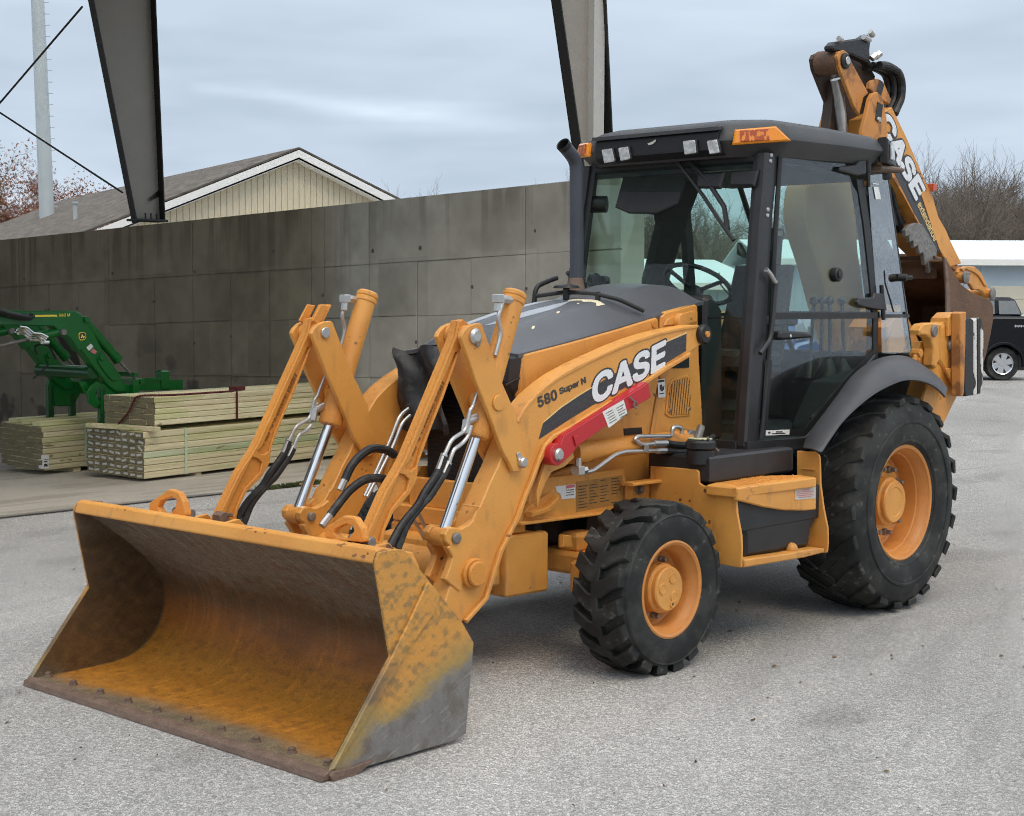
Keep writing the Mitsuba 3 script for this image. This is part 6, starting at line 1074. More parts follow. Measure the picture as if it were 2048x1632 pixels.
both('rear_corner_post', tube([rb0 - V(0.02, 0.02, 0.45), rb0 - V(0.02, 0.02, 0), rt0 - V(0.02, 0.02, 0)], 0.018, 10), 'mat_black')
both('rear_crossrail', bar(V(-0.86, -0.5, 1.69), V(-0.86, 0.5, 1.69), 0.03, 0.03), 'mat_black')
cp('rear_glass', pane([V(-0.83, -0.48, 1.7), V(-0.83, 0.48, 1.7), V(-0.62, 0.46, 2.5), V(-0.62, -0.46, 2.5)]), 'mat_glass', False)
# roof shell with side beacons and work lamps
def plan(o, z, dx=0.0):
    b = [(1.075, 0.445), (0.875, 0.715), (0.30, 0.735), (-0.17, 0.705), (-0.52, 0.52), (-0.62, 0.30)]; q = b + [(x, -y) for x, y in b[::-1]]
    return inset(np.array(q), o) if area2(q) > 0 else inset(np.array(q)[::-1], o)[::-1]
def zs(q, z, tilt=0.0): return np.column_stack([q, np.full(len(q), z) + tilt * (q[:, 0] - 0.3)])
def ringp(o, z, t=0.0): return zs(np.array(fil(plan(o, z), 0.10, 4)), z, t)
RF = cp('roof', loft([ringp(0.12, 2.55, -0.02), ringp(0.07, 2.548, -0.02), ringp(0.01, 2.615, -0.02), ringp(0.0, 2.63, -0.015), ringp(0.004, 2.65, -0.01), ringp(0.03, 2.698, 0), ringp(0.07, 2.722, 0), ringp(0.16, 2.745, 0), ringp(0.26, 2.755, 0)]), 'mat_roof_plastic', 28, 'dark grey plastic cab roof')
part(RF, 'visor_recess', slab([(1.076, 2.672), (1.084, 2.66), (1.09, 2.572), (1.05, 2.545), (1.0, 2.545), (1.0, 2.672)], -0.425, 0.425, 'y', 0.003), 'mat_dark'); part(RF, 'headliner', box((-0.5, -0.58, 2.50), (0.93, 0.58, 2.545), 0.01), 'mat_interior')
part(RF, 'visor_lip', slab([(1.07, 2.675), (1.10, 2.672), (1.10, 2.692), (1.05, 2.70)], -0.44, 0.44, 'y', 0.003), 'mat_roof_plastic')
for q in ([(-0.359,2.617),(-0.283,2.62),(-0.262,2.546),(-0.338,2.541)], [(-0.238,2.619),(-0.168,2.623),(-0.15,2.554),(-0.22,2.546)], [(0.211,2.627),(0.293,2.628),(0.303,2.558),(0.225,2.554)], [(0.369,2.617),(0.436,2.621),(0.456,2.55),(0.39,2.547)]):
    qa = np.array(q); c = qa.mean(0); k = part(RF, 'work_lamp', slab(fil(c + (qa - c) * 1.13, 0.01), 1.088, 1.105, 'x', 0.003), 'mat_black'); part(k, 'lens', slab(fil(qa, 0.008), 1.1055, 1.112, 'x', 0.003), 'mat_lamp')
part(RF, 'tag', slab([(-0.043,2.633),(-0.013,2.64),(0.013,2.652),(0.013,2.641),(-0.004,2.629),(-0.034,2.623)], 1.088, 1.093, 'x', 0), 'mat_tag')
# amber beacon on the slanted corner
ca, cbn = V(1.075, 0.445, 0), V(0.875, 0.715, 0); cn = unit(np.cross(cbn - ca, V(0, 0, 1))); cn = cn if cn[0] > 0 else -cn
def on_corner(s, z, o): return ca + (cbn - ca) * s + cn * o + V(0, 0, z)
for sg in (1, -1):
    f = (lambda m: m) if sg > 0 else mir
    k = part(RF, 'beacon', f(panel([on_corner(0.16, 2.592, 0.012), on_corner(1.08, 2.612, 0.012), on_corner(0.84, 2.688, 0.006), on_corner(0.2, 2.672, 0.006)], 0.03, 0.008)), 'mat_amber', label='amber corner beacon')
    part(k, 'lens', f(panel([on_corner(0.29, 2.606, 0.03), on_corner(0.74, 2.613, 0.03), on_corner(0.73, 2.676, 0.026), on_corner(0.28, 2.668, 0.026)], 0.012, 0.004)), 'mat_amber_dark')
    bx = V(-0.36, 0.645, 2.63); k = part(RF, 'rear_lamp', f(panel([V(-0.185, 0.70, 2.575), V(-0.46, 0.60, 2.56), V(-0.41, 0.61, 2.70), V(-0.175, 0.695, 2.72)], 0.06, 0.01)), 'mat_black')
    part(k, 'lens', f(panel([V(-0.235, 0.72, 2.595), V(-0.335, 0.685, 2.595), V(-0.325, 0.685, 2.685), V(-0.235, 0.715, 2.69)], 0.012, 0.004)), 'mat_lamp'); part(k, 'foot', f(box((-0.47, 0.52, 2.535), (-0.2, 0.68, 2.565), 0.01)), 'mat_rusty_edge')
cp('rear_wall', box((-0.88, -0.56, 0.985), (-0.85, 0.56, 1.45), 0.01), 'mat_interior'); both('side_lining', panel([V(-0.15, 0.66, 1.0), V(-0.15, 0.655, 1.42), V(-0.85, 0.53, 1.42), V(-0.85, 0.53, 1.0)], 0.02), 'mat_interior')
cp('far_lining', box((-0.15, -0.635, 0.985), (1.0, -0.60, 1.5), 0.01), 'mat_interior')
# inside: seat, steering, levers, dark linings, far door post
ST = cp('seat', slab(fil([(0.10, -0.24), (0.58, -0.24), (0.60, 0.24), (0.10, 0.24)], 0.08), 1.36, 1.48, 'z', 0.03), 'mat_seat')
part(ST, 'backrest', panel([V(0.14, -0.23, 1.42), V(0.14, 0.23, 1.42), V(-0.02, 0.20, 1.98), V(-0.02, -0.20, 1.98)], 0.12, 0.04), 'mat_seat'); part(ST, 'headrest', panel([V(-0.02, -0.11, 1.98), V(-0.02, 0.11, 1.98), V(-0.07, 0.09, 2.16), V(-0.07, -0.09, 2.16)], 0.07, 0.03), 'mat_seat'); part(ST, 'pedestal', rev([(0.20, 0), (0.20, 0.06), (0.15, 0.08), (0.17, 0.14), (0.14, 0.2), (0.17, 0.26), (0.15, 0.36), (0, 0.36)], (0.32, 0, 0.99), (0, 0, 1), 20), 'mat_interior'); both('armrest', box((0.12, 0.26, 1.62), (0.45, 0.33, 1.68), 0.015), 'mat_seat')
wc = V(0.66, 0.0, 1.86); wn = unit(V(-0.55, 0, 0.83)); wu = unit(np.cross(wn, (0, 1, 0))); wv = np.cross(wn, wu); ang = np.linspace(0, 2 * np.pi, 41)
SW = cp('steering_wheel', tube([wc + 0.2 * (math.cos(a) * wu + math.sin(a) * wv) for a in ang], 0.014, 10, False), 'mat_black')
part(SW, 'spoke', join(*[tube([wc - wn * 0.05, wc + 0.195 * (math.cos(a) * wu + math.sin(a) * wv)], 0.012, 8) for a in (0.4, 2.5, 4.55)]), 'mat_black'); part(SW, 'hub', cyl(wc - wn * 0.09, wc - wn * 0.03, 0.045, 18), 'mat_black')
cp('steering_column', loft([np.array([V(0.98, y, 1.0) for y in (-0.15, 0.15)] + [V(0.80, y, 1.0) for y in (0.15, -0.15)]), np.array([V(0.86, y, 1.72) for y in (-0.09, 0.09)] + [V(0.72, y, 1.72) for y in (0.09, -0.09)]), np.array([V(0.78, y, 1.82) for y in (-0.05, 0.05)] + [V(0.70, y, 1.80) for y in (0.05, -0.05)])]), 'mat_interior')
cp('dash_cowl', slab(fil([(1.09, 1.0), (1.09, 1.78), (1.02, 1.80), (0.92, 1.72), (0.90, 1.0)], 0.03), -0.36, 0.36, 'y', 0.02), 'mat_black')
cp('side_console', box((-0.3, -0.62, 1.0), (0.6, -0.36, 1.55), 0.03), 'mat_interior'); cp('floor_mat', box((-0.7, -0.62, 0.986), (0.9, 0.62, 0.995)), 'mat_interior')
both('inner_arch', slab(fil([(0.35, 1.0), (0.1, 1.3), (-0.85, 1.42), (-0.9, 1.0)], 0.06), 0.40, 0.64, 'y', 0.02), 'mat_interior')
for i, (x, y) in enumerate(((-0.28, 0.16), (-0.30, 0.22), (-0.27, 0.30), (-0.33, 0.36))):
    k = cp('control_lever', tube([V(x, y, 1.1), V(x - 0.02, y, 1.5), V(x - 0.03 + 0.02 * i, y + 0.01, 1.76)], 0.011, 8), 'mat_black'); part(k, 'knob', trimesh.creation.icosphere(2, 0.026).apply_translation([x - 0.03 + 0.02 * i, y + 0.01, 1.77]), 'mat_black'); part(k, 'boot', rev([(0.09, 0), (0.06, 0.05), (0.02, 0.12)], (x, y, 1.3), (0, 0, 1), 14), 'mat_black')
cp('lever_tower', box((-0.42, 0.08, 1.0), (-0.2, 0.42, 1.3), 0.03), 'mat_interior')
cp('loader_joystick', join(tube([V(0.35, -0.42, 1.5), V(0.38, -0.4, 1.75)], 0.013, 8), trimesh.creation.icosphere(2, 0.035).apply_translation([0.38, -0.4, 1.78])), 'mat_black')
cp('far_door_post', loft([np.array([V(x, -0.60, z), V(x + w, -0.60, z), V(x + w, -0.54, z), V(x, -0.54, z)]) for x, w, z in ((0.28, 0.16, 1.0), (0.28, 0.17, 1.5), (0.22, 0.2, 1.9), (0.05, 0.24, 2.25), (-0.1, 0.5, 2.5))]), 'mat_interior')
cp('sun_visor', panel([V(0.90, -0.36, 2.48), V(0.90, 0.10, 2.48), V(0.97, 0.08, 2.30), V(0.99, -0.05, 2.25), V(0.99, -0.25, 2.26), V(0.98, -0.36, 2.30)], 0.02, 0.006), 'mat_interior')
for y, z in ((0.30, 2.46), (0.52, 2.46)): cp('mirror', panel([V(0.96, y - 0.09, z), V(0.96, y + 0.09, z), V(0.985, y + 0.08, z - 0.09), V(0.985, y - 0.08, z - 0.08)], 0.03, 0.01), 'mat_black')
cp('far_work_lamp', cyl((0.86, -0.52, 2.33), (0.9, -0.6, 2.33), 0.05, 18), 'mat_black')
wa = [V(*q) + V(0.025, 0, 0) for q in [(0.944,0.054,2.559),(0.951,0.113,2.496),(0.971,0.27,2.336),(0.986,0.384,2.206),(1,0.496,2.087)]]
WP = cp('wiper', tube(wa, 0.011, 8), 'mat_black'); part(WP, 'blade', tube([V(*q) + V(0.016, 0, 0) for q in [(0.948,0.157,2.527),(0.961,0.282,2.419),(0.978,0.408,2.272),(0.993,0.445,2.146)]], 0.014, 6), 'mat_black'); part(WP, 'motor', box(wa[0] - V(0.03, 0.05, 0.03), wa[0] + V(0.03, 0.05, 0.05), 0.01), 'mat_black')
cp('wiper_motor', panel([V(*q) + V(-0.05, 0, 0) for q in [(1.008,0.524,2.022),(1.001,0.483,2.077),(1.003,0.478,2.067),(1.009,0.484,2.013),(1.012,0.527,1.992)]], 0.06, 0.01), 'mat_black')
im = cp('inside_mirror', panel([V(*q) - V(0, 0.1, 0) for q in [(0.756,0.655,2.162),(0.716,0.655,2.157),(0.722,0.658,2.082),(0.735,0.66,2.032),(0.772,0.66,2.021),(0.78,0.66,2.04)]], 0.04, 0.01), 'mat_interior'); part(im, 'arm', tube([V(*q) - V(0, 0.1, 0) for q in [(0.716,0.655,2.157),(0.639,0.655,2.157),(0.633,0.656,2.125)]], 0.006, 6), 'mat_interior')
lf = V(*(0.828,-0.66,1.885)); cp('far_window_knob', join(cyl(lf, lf + V(0, 0.04, 0), 0.045, 18), cyl(lf + V(-0.03, 0.05, 0), lf + V(-0.1, 0.03, 0), 0.03, 12)), 'mat_black')

# ---- step, battery box and tank below the door
SB = bp('step_box', slab(fil([(1.697,0.815),(1.391,0.727),(1.189,0.747),(0.969,0.888),(1.012,1.024),(1.693,0.996)], 0.01), 0.80, 0.85, 'z', 0.006), 'mat_paint')
tr = np.array([(1.563,0.818),(1.228,0.774),(0.997,0.907),(1.018,0.985),(1.659,0.973)]); P_ = Polygon(tr).buffer(-0.006); lo_, hi_ = tr.min(0), tr.max(0)
for i in range(24):
    for j in range(14):
        x, y = lo_[0] + (i + 0.5 * (j % 2)) * 0.036, lo_[1] + j * 0.03
        if P_.contains(Point(x, y)):
            s = 1 if (i + j) % 2 else -1; part(SB, 'tread', bar((x - 0.011, y - 0.008 * s, 0.852), (x + 0.011, y + 0.008 * s, 0.852), 0.007, 0.007, bev=0.002), 'mat_paint')
for sg in (1, -1):
    f = (lambda m: m) if sg > 0 else mir
    part(SB, 'front_face', f(pl([(1.698,0.848),(1.512,0.848),(1.246,0.846),(0.973,0.842),(0.97,0.676),(1.075,0.68),(1.278,0.701),(1.457,0.734),(1.689,0.789)], 0.97, 1.0, 0.006)), 'mat_paint')
    part(SB, 'front_plate', f(slab(fil([(0.444,0.915),(0.639,0.918),(0.736,0.918),(0.749,0.907),(0.753,0.852),(0.78,0.84),(0.911,0.84),(0.915,0.845),(0.95,0.842),(0.968,0.835),(0.977,0.789),(0.983,0.721),(1.009,0.613),(1.013,0.555),(1.011,0.458),(1.003,0.454),(0.875,0.459),(0.45,0.473)], [0.0] * 3 + [0.01] * 2 + [0.0] * 11 + [0.01, 0, 0]), 1.655, 1.67, 'x', 0.003)), 'mat_paint')
    part(SB, 'rear_plate', f(slab(fil([(0.821,0.967),(0.927,0.97),(0.956,0.956),(0.964,0.934),(0.97,0.802),(0.992,0.673),(1.018,0.572),(1.022,0.494),(1.016,0.441),(0.985,0.435),(0.895,0.423),(0.831,0.447)], 0.006), 0.872, 0.886, 'x', 0.003)), 'mat_paint')
    part(SB, 'plate_rib', f(slab([(0.856,0.878),(0.936,0.879),(0.936,0.872),(0.857,0.872)], 0.886, 0.90, 'x', 0.002)), 'mat_paint')
    part(SB, 'tank', f(pl([(1.617,0.778),(1.381,0.723),(1.2,0.691),(0.889,0.66),(0.885,0.613),(0.941,0.556),(0.955,0.466),(1.566,0.477),(1.571,0.597),(1.611,0.713)], 0.50, 0.96, 0.03)), 'mat_black')
    part(SB, 'bottom_rail', f(pl([(1.644,0.492),(1.502,0.487),(1.235,0.476),(1.18,0.478),(0.954,0.472),(0.894,0.463),(0.903,0.442),(1.095,0.438),(1.634,0.452)], 0.80, 1.01, 0.006)), 'mat_paint')
    part(SB, 'box_body', f(box((0.89, 0.45, 0.62), (1.655, 0.965, 0.80), 0.006)), 'mat_black')
    part(SB, 'fairing', f(box((0.887, 0.42, 0.852), (1.65, 0.80, 0.985), 0.012)), 'mat_cab_frame')
    part(SB, 'drain_cap', f(trimesh.creation.icosphere(2, 0.032).apply_translation([*(1.147,0.486)[:1], 0.965, (1.147,0.486)[1]])), 'mat_paint')
k = part(SB, 'notice', pl([(1.178,0.822),(0.984,0.813),(0.985,0.737),(1.178,0.745)], 1.0005, 1.002, 0), 'mat_tag', label='faded notice with pink print')
A0, A1, A2 = (V(*p) for p in [(1.181,1.003,0.823),(0.987,1.003,0.813),(1.182,1.003,0.746)]); e1, e2 = A1 - A0, A2 - A0
part(k, 'heading', words('CASE', A0 + e1 * 0.33 + e2 * 0.28, e1 * 0.36, -e2 * 0.18, (0, 1, 0), 0.001), 'mat_pink_print', False)
part(k, 'print', join(*[panel([A0 + e1 * s0 + e2 * t, A0 + e1 * s1 + e2 * t, A0 + e1 * s1 + e2 * (t + 0.05), A0 + e1 * s0 + e2 * (t + 0.05)], 0.001, 0) for s0, s1, t in ((0.3, 0.72, 0.34), (0.08, 0.92, 0.46), (0.1, 0.85, 0.58), (0.08, 0.94, 0.7), (0.2, 0.8, 0.82))]), 'mat_pink_print', False)
bo = (0.947,0.814); part(SB, 'bolt', join(cyl((1.67, *bo), (1.682, *bo), 0.017, 14), hexbolt(V(1.682, *bo), (1, 0, 0), 0.012, 0.008)), 'mat_zinc')
c0, c1 = V(*(1.613,0.72,0.943)), V(*(1.618,0.72,1.013)); up = V(0, 0, 1)
FC = bp('fuel_cap', join(cyl(c0, c0 + up * 0.07, 0.072, 28), cyl(c0 + up * 0.071, c0 + up * 0.12, 0.078, 14, 0.01)), 'mat_black'); part(FC, 'plate', box(c0 + V(-0.03, -0.06, 0.121), c0 + V(0.035, 0.05, 0.13)), 'mat_lumber_green')
part(FC, 'chain', tube([V(*p) for p in [(1.641,0.78,1.08),(1.611,0.78,1.053),(1.572,0.78,1.021),(1.547,0.78,1.007)]], 0.007, 6), 'mat_bolt'); part(FC, 'latch', (cyl(c0 + V(0.0, -0.02, 0.12), c0 + V(-0.03, -0.02, 0.19), 0.02, 10)), 'mat_bolt')

# ---- rear fenders
fi = [(0.937,0.994),(0.887,1.058),(0.758,1.148),(0.61,1.249),(0.458,1.352),(0.301,1.416),(0.138,1.45),(-0.049,1.46),(-0.204,1.443),(-0.344,1.401),(-0.489,1.332),(-0.617,1.249)]
fo = [(1.043,0.993),(0.952,1.063),(0.84,1.143),(0.675,1.223),(0.505,1.286),(0.328,1.33),(0.164,1.353),(-0.007,1.346),(-0.143,1.32),(-0.244,1.284),(-0.33,1.237)]
def resample(p, n):
    p = np.asarray(p, float); d = np.concatenate([[0], np.cumsum(np.linalg.norm(np.diff(p, axis=0), axis=1))]); t = np.linspace(0, d[-1], n); return np.stack([np.interp(t, d, p[:, i]) for i in range(p.shape[1])], 1)
fg = [(0.611,0.964),(0.559,1.029),(0.424,1.121),(0.269,1.226),(0.11,1.332),(-0.053,1.398),(-0.221,1.433),(-0.413,1.443),(-0.571,1.424),(-0.715,1.382),(-0.864,1.311),(-0.998,1.225)]
a_, b_, g_ = resample(curve(fi, 4), 30), resample(curve(fo, 4), 30), resample(curve(fg, 4), 30)
grid = []
for (x0, z0), (x1, z1) in zip(a_, b_):
    row = [V(*q, 0)[[0, 2, 1]] + V(0, 0.70, 0) for q in (g_[len(grid)],)] + [V(x0, 0.89, z0)]; m = V((x0 + x1) / 2, 0.985, (z0 + z1) / 2); c = V(0, 0, 0.62) + V(-0.02, 0, 0); out = unit(V(m[0], 0, m[2] - 0.62)); m = m + out * 0.018
    row += [m, V(x1, 1.05, z1), V(x1, 1.058, z1) - unit(V(x1, 0, z1 - 0.62)) * 0.025]; grid.append(row)
for sg in (1, -1): bp('rear_fender', (lambda m: m if sg > 0 else mir(m))(thick(grid, 0.012, (0, 0.5, 1))), 'mat_fender', 50)
bp('rear_axle', join(cyl((0, -0.75, 0.622), (0, 0.75, 0.622), 0.12, 24), box((-0.3, -0.3, 0.4), (0.25, 0.3, 0.9), 0.03)), 'mat_paint')
bp('rear_chassis', box((-1.0, -0.36, 0.45), (0.9, 0.36, 0.93), 0.02), 'mat_black')

# ---- backhoe: boom, dipper, bucket, swing frame, stabilisers
HO = bp('boom', pl([(-1.368,2.86),(-1.306,2.77),(-1.149,2.524),(-1.123,2.354),(-1.171,2.231),(-1.304,2.031),(-1.47,1.716),(-1.682,1.36),(-2.209,1.348),(-1.943,1.785),(-1.832,2.139),(-1.795,2.42),(-1.879,2.742),(-1.915,2.903)], -0.60, -0.42, 0.01), 'mat_boom', 32, 'raised backhoe boom with worn orange paint')
def hp_(name, mesh, m, label=None, smooth=32): return part(HO, name, mesh, m, smooth, label)
near = [(-0.615,3.298),(-0.636,3.328),(-0.688,3.346),(-0.745,3.334),(-0.779,3.293),(-1.005,3.11),(-0.944,3.075),(-0.897,2.961),(-0.831,3.007),(-0.638,3.233)]
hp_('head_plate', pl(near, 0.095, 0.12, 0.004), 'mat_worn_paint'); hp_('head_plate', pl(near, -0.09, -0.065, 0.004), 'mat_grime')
q = (-0.7,3.278); k = hp_('head_boss', cyl(y3(q, -0.064), y3(q, 0.094), 0.078, 28), 'mat_hoe_rust'); part(k, 'pin', rev([(0, 0), (0.05, 0), (0.05, 0.012), (0.04, 0.02), (0, 0.02)], y3(q, 0.1205), (0, 1, 0), 24), 'mat_black'); part(k, 'pin_end', cyl(y3(q, 0.14), y3(q, 0.15), 0.026, 18), 'mat_zinc')
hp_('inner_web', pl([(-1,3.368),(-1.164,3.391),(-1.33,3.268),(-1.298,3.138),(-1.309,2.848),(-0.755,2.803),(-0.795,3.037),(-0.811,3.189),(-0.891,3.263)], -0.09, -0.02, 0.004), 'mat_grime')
hp_('dipper_cylinder_rod', tube([V(*p) for p in [(-0.745,0.03,3.177),(-0.794,0.03,3.068),(-0.842,0.03,2.871),(-0.886,0.03,2.6)]], 0.034, 18), 'mat_zinc'); hp_('far_strut', pl([(-0.927,3.056),(-0.883,2.899),(-0.995,2.909),(-0.965,3.053)], -0.12, -0.1, 0.003), 'mat_black')
s1 = [(-0.851,2.855),(-0.901,2.966),(-0.937,3.063),(-0.967,3.098),(-1.031,3.116),(-1.091,3.093),(-1.121,3.03),(-1.154,2.961),(-1.174,2.845),(-1.169,2.823),(-0.854,2.798)]
hp_('slotted_plate', pl(s1, 0.14, 0.17, 0.005), 'mat_worn_paint'); hp_('slotted_plate', pl(s1, -0.17, -0.14, 0.005), 'mat_worn_paint')
hp_('slot_liner', pl(outer([(-1.06,3.046),(-1.036,2.928)], 0.035), 0.1702, 0.177, 0.003), 'mat_black'); q = (-1.041,2.939); hp_('slot_bolt', rev([(0, 0), (0.02, 0), (0.016, 0.01), (0, 0.012)], y3(q, 0.176), (0, 1, 0), 14), 'mat_zinc')
hp_('link_plate', pl([(-1.044,3.145),(-1.054,3.182),(-1.093,3.205),(-1.157,3.22),(-1.228,3.208),(-1.332,3.105),(-1.311,3.069),(-1.177,3.1)], 0.07, 0.10, 0.004), 'mat_worn_paint'); q = (-1.183,3.152); hp_('link_hole', pl(outer([(q[0] - 0.02, q[1] + 0.05), (q[0] + 0.02, q[1] - 0.03)], 0.03), 0.1005, 0.106, 0.002), 'mat_black')
gd = [(-0.593,3.347),(-0.595,3.364),(-0.635,3.393),(-0.961,3.459),(-1.024,3.488),(-1.064,3.477),(-1.047,3.391),(-1.055,3.327),(-1.097,3.287),(-1.024,3.313),(-0.84,3.334),(-0.77,3.336),(-0.607,3.334)]
hp_('hose_guard', pl(gd, 0.03, 0.10, 0.01), 'mat_black')
for q0, q1 in (((-0.639,0.1,3.391), (-0.675,0.1,3.398)), ((-0.941,0.1,3.44), (-1.019,0.1,3.439)), ((-1.017,0.1,3.485), (-1.061,0.1,3.473))): hp_('guard_clamp', tube([V(*q0) + V(0, 0.012, 0.02), V(*q1) + V(0, 0.012, 0.01)], 0.018, 8), 'mat_zinc')
for p in [(-1.066,0.1,3.336),(-1.116,0.1,3.353)]: hp_('fitting', cyl(V(*p), V(*p) + V(-0.03, 0.02, 0.03), 0.024, 6), 'mat_zinc')
hq = [(-1.151,0.06,3.306),(-1.239,0.06,3.313),(-1.328,0.06,3.304),(-1.404,0.06,3.283),(-1.444,0.06,3.235),(-1.454,0.06,3.176),(-1.441,0.06,3.115),(-1.405,0.06,3.067),(-1.362,0.06,3.011)]
for dy in (0.05, 0.0, -0.05): hp_('boom_hose', tube(curve([V(*p) + V(0, dy, 0) for p in hq], 5), 0.026, 10), 'mat_hose')
# dipper
dip = [(-1.274,3.045),(-1.472,2.869),(-1.672,2.669),(-1.847,2.507),(-1.914,2.409),(-1.945,2.36),(-2.066,2.268),(-2.128,2.201),(-2.303,2.047),(-2.131,2.015),(-2.004,2.104),(-1.819,2.187),(-1.666,2.299),(-1.434,2.485),(-1.216,2.652),(-0.982,2.778),(-1.001,2.945)]
DP = bp('dipper', pl(dip, -0.14, 0.14, 0.006), 'mat_paint', 32, 'orange dipper with maker name running down it')
band = [(-1.255,2.654),(-1.386,2.678),(-1.407,2.638),(-1.477,2.584),(-1.589,2.451),(-1.675,2.397),(-1.808,2.293),(-1.922,2.197),(-2.007,2.104),(-1.664,2.303),(-1.57,2.419)]
part(DP, 'band', pl([(-1.263,2.665),(-1.378,2.678),(-1.487,2.578),(-1.609,2.456),(-1.68,2.504),(-1.817,2.376),(-1.996,2.101),(-1.908,2.142),(-1.663,2.309)], 0.1402, 0.142, 0), 'mat_decal_black')
part(DP, 'edge_strip', pl([(-1.198,2.653),(-1.264,2.663),(-1.334,2.588),(-1.465,2.476),(-1.657,2.296),(-1.697,2.281),(-1.649,2.301),(-1.429,2.484)], 0.1422, 0.146, 0.001), 'mat_worn_paint')
part(DP, 'edge_strip', pl([(-1.676,2.503),(-1.722,2.54),(-1.81,2.454),(-1.817,2.431),(-1.998,2.103),(-1.95,2.143)], 0.1422, 0.146, 0.001), 'mat_paint')
E0, E1, Et = (V(*p) for p in [(-1.481,0.142,2.571),(-1.607,0.142,2.456),(-1.608,0.142,2.655)]); bx, by = E1 - E0, Et - E0
letters(DP, 'maker_name', 'CASE', E1 - bx * 4.1, bx * 4.1, by, 0.1436, 0.1462, 0.05, 0, 'mat_letter_white'); letters(DP, 'name_outline', 'CASE', E1 - bx * 4.1, bx * 4.1, by, 0.1424, 0.1448, 0.13, 0, 'mat_decal_black')
tx0, tx1 = (V(*p) for p in [(-1.627,0.143,2.422),(-1.876,0.143,2.182)]); wd = words('extendahoe', tx0, tx1 - tx0, by * 0.42, (0, 1, 0), 0.0012, True); wd.vertices[:, 1] += 0.0012; part(DP, 'model_name', wd, 'mat_cream', False)
part(DP, 'side_lamp', box(V(*(-1.833,0.14,2.548)) - 0.02, V(*(-1.833,0.14,2.548)) + 0.03), 'mat_red_lens')
part(DP, 'hose_tray', pl([(-1.296,2.543),(-1.363,2.514),(-1.42,2.419),(-1.614,2.308),(-1.534,2.271),(-1.425,2.287),(-1.367,2.416)], -0.1, 0.08, 0.004), 'mat_black')
for i in range(3): part(DP, 'hose', tube(curve([V(*p) + V(0, -0.04 * i, 0) for p in [(-1.325,0.08,2.6),(-1.409,0.08,2.486),(-1.467,0.08,2.383),(-1.554,0.08,2.24)]]), 0.018, 8), 'mat_hose')
# toothed side plate at the dipper foot
tooth = [(-1.411,2.245),(-1.463,2.28),(-1.544,2.299),(-1.641,2.294),(-1.713,2.243),(-1.791,2.185),(-1.859,2.126),(-1.852,2.085),(-1.82,2.057),(-1.847,1.962),(-1.794,1.995),(-1.761,1.968),(-1.73,2.041),(-1.694,2.02),(-1.663,2.107),(-1.616,2.092),(-1.586,2.152),(-1.538,2.133),(-1.522,2.183),(-1.476,2.168),(-1.464,2.214),(-1.421,2.203)]
part(DP, 'toothed_plate', pl(tooth, 0.15, 0.18, 0.003), 'mat_bolt', label='grey toothed thumb plate'); part(DP, 'toothed_plate', pl(tooth, -0.18, -0.15, 0.003), 'mat_bolt')
# backhoe bucket
sidep = [(-1.715,2.07),(-1.755,2.062),(-1.878,1.968),(-1.976,1.895),(-2.157,1.834),(-2.427,1.786),(-2.472,1.749),(-2.483,1.653),(-2.444,1.535),(-2.379,1.391),(-2.324,1.316),(-2.183,1.307),(-1.827,1.379),(-1.792,1.692),(-1.748,1.928)]
HB = bp('hoe_bucket', pl(sidep, 0.288, 0.302, 0.004), 'mat_hoe_rust', 32, 'rusty brown backhoe bucket curled behind the cab'); part(HB, 'side_wall', pl(sidep, -0.302, -0.288, 0.004), 'mat_hoe_rust')
back = [(p[0], p[1]) for p in [(-1.758,2.057),(-1.878,1.967),(-1.976,1.894),(-2.157,1.833),(-2.427,1.785),(-2.47,1.749),(-2.481,1.653),(-2.441,1.535),(-2.377,1.392),(-2.323,1.317),(-2.183,1.308),(-1.827,1.379)]]
part(HB, 'shell', thick([[V(x, y, z) for y in np.linspace(-0.287, 0.287, 5)] for x, z in back], 0.014, (-1, 0, 0)), 'mat_hoe_rust')
part(HB, 'wear_plate', pl([(-1.777,1.792),(-1.864,1.786),(-2.013,1.762),(-2.195,1.705),(-2.274,1.669),(-2.302,1.53),(-2.208,1.448),(-2.03,1.419),(-1.815,1.417)], 0.3025, 0.314, 0.004), 'mat_hoe_rust'); part(HB, 'side_cutter', pl([(-1.699,2.072),(-1.732,2.067),(-1.771,1.929),(-1.797,1.792),(-1.816,1.386),(-1.77,1.387),(-1.732,1.928)], 0.3025, 0.318, 0.004), 'mat_rusty_edge')
for i, y in enumerate(np.linspace(-0.24, 0.24, 5)):
    t = [(-2.31,2.091),(-2.38,2.076)]; b = V(*(-1.826,0.3,1.385)); part(HB, 'tooth', panel([V(b[0] + 0.02, y - 0.03, b[2]), V(b[0] + 0.02, y + 0.03, b[2]), V(b[0] + 0.1, y + 0.015, b[2] - 0.14), V(b[0] + 0.1, y - 0.015, b[2] - 0.14)], 0.03, 0.005), 'mat_rusty_edge')
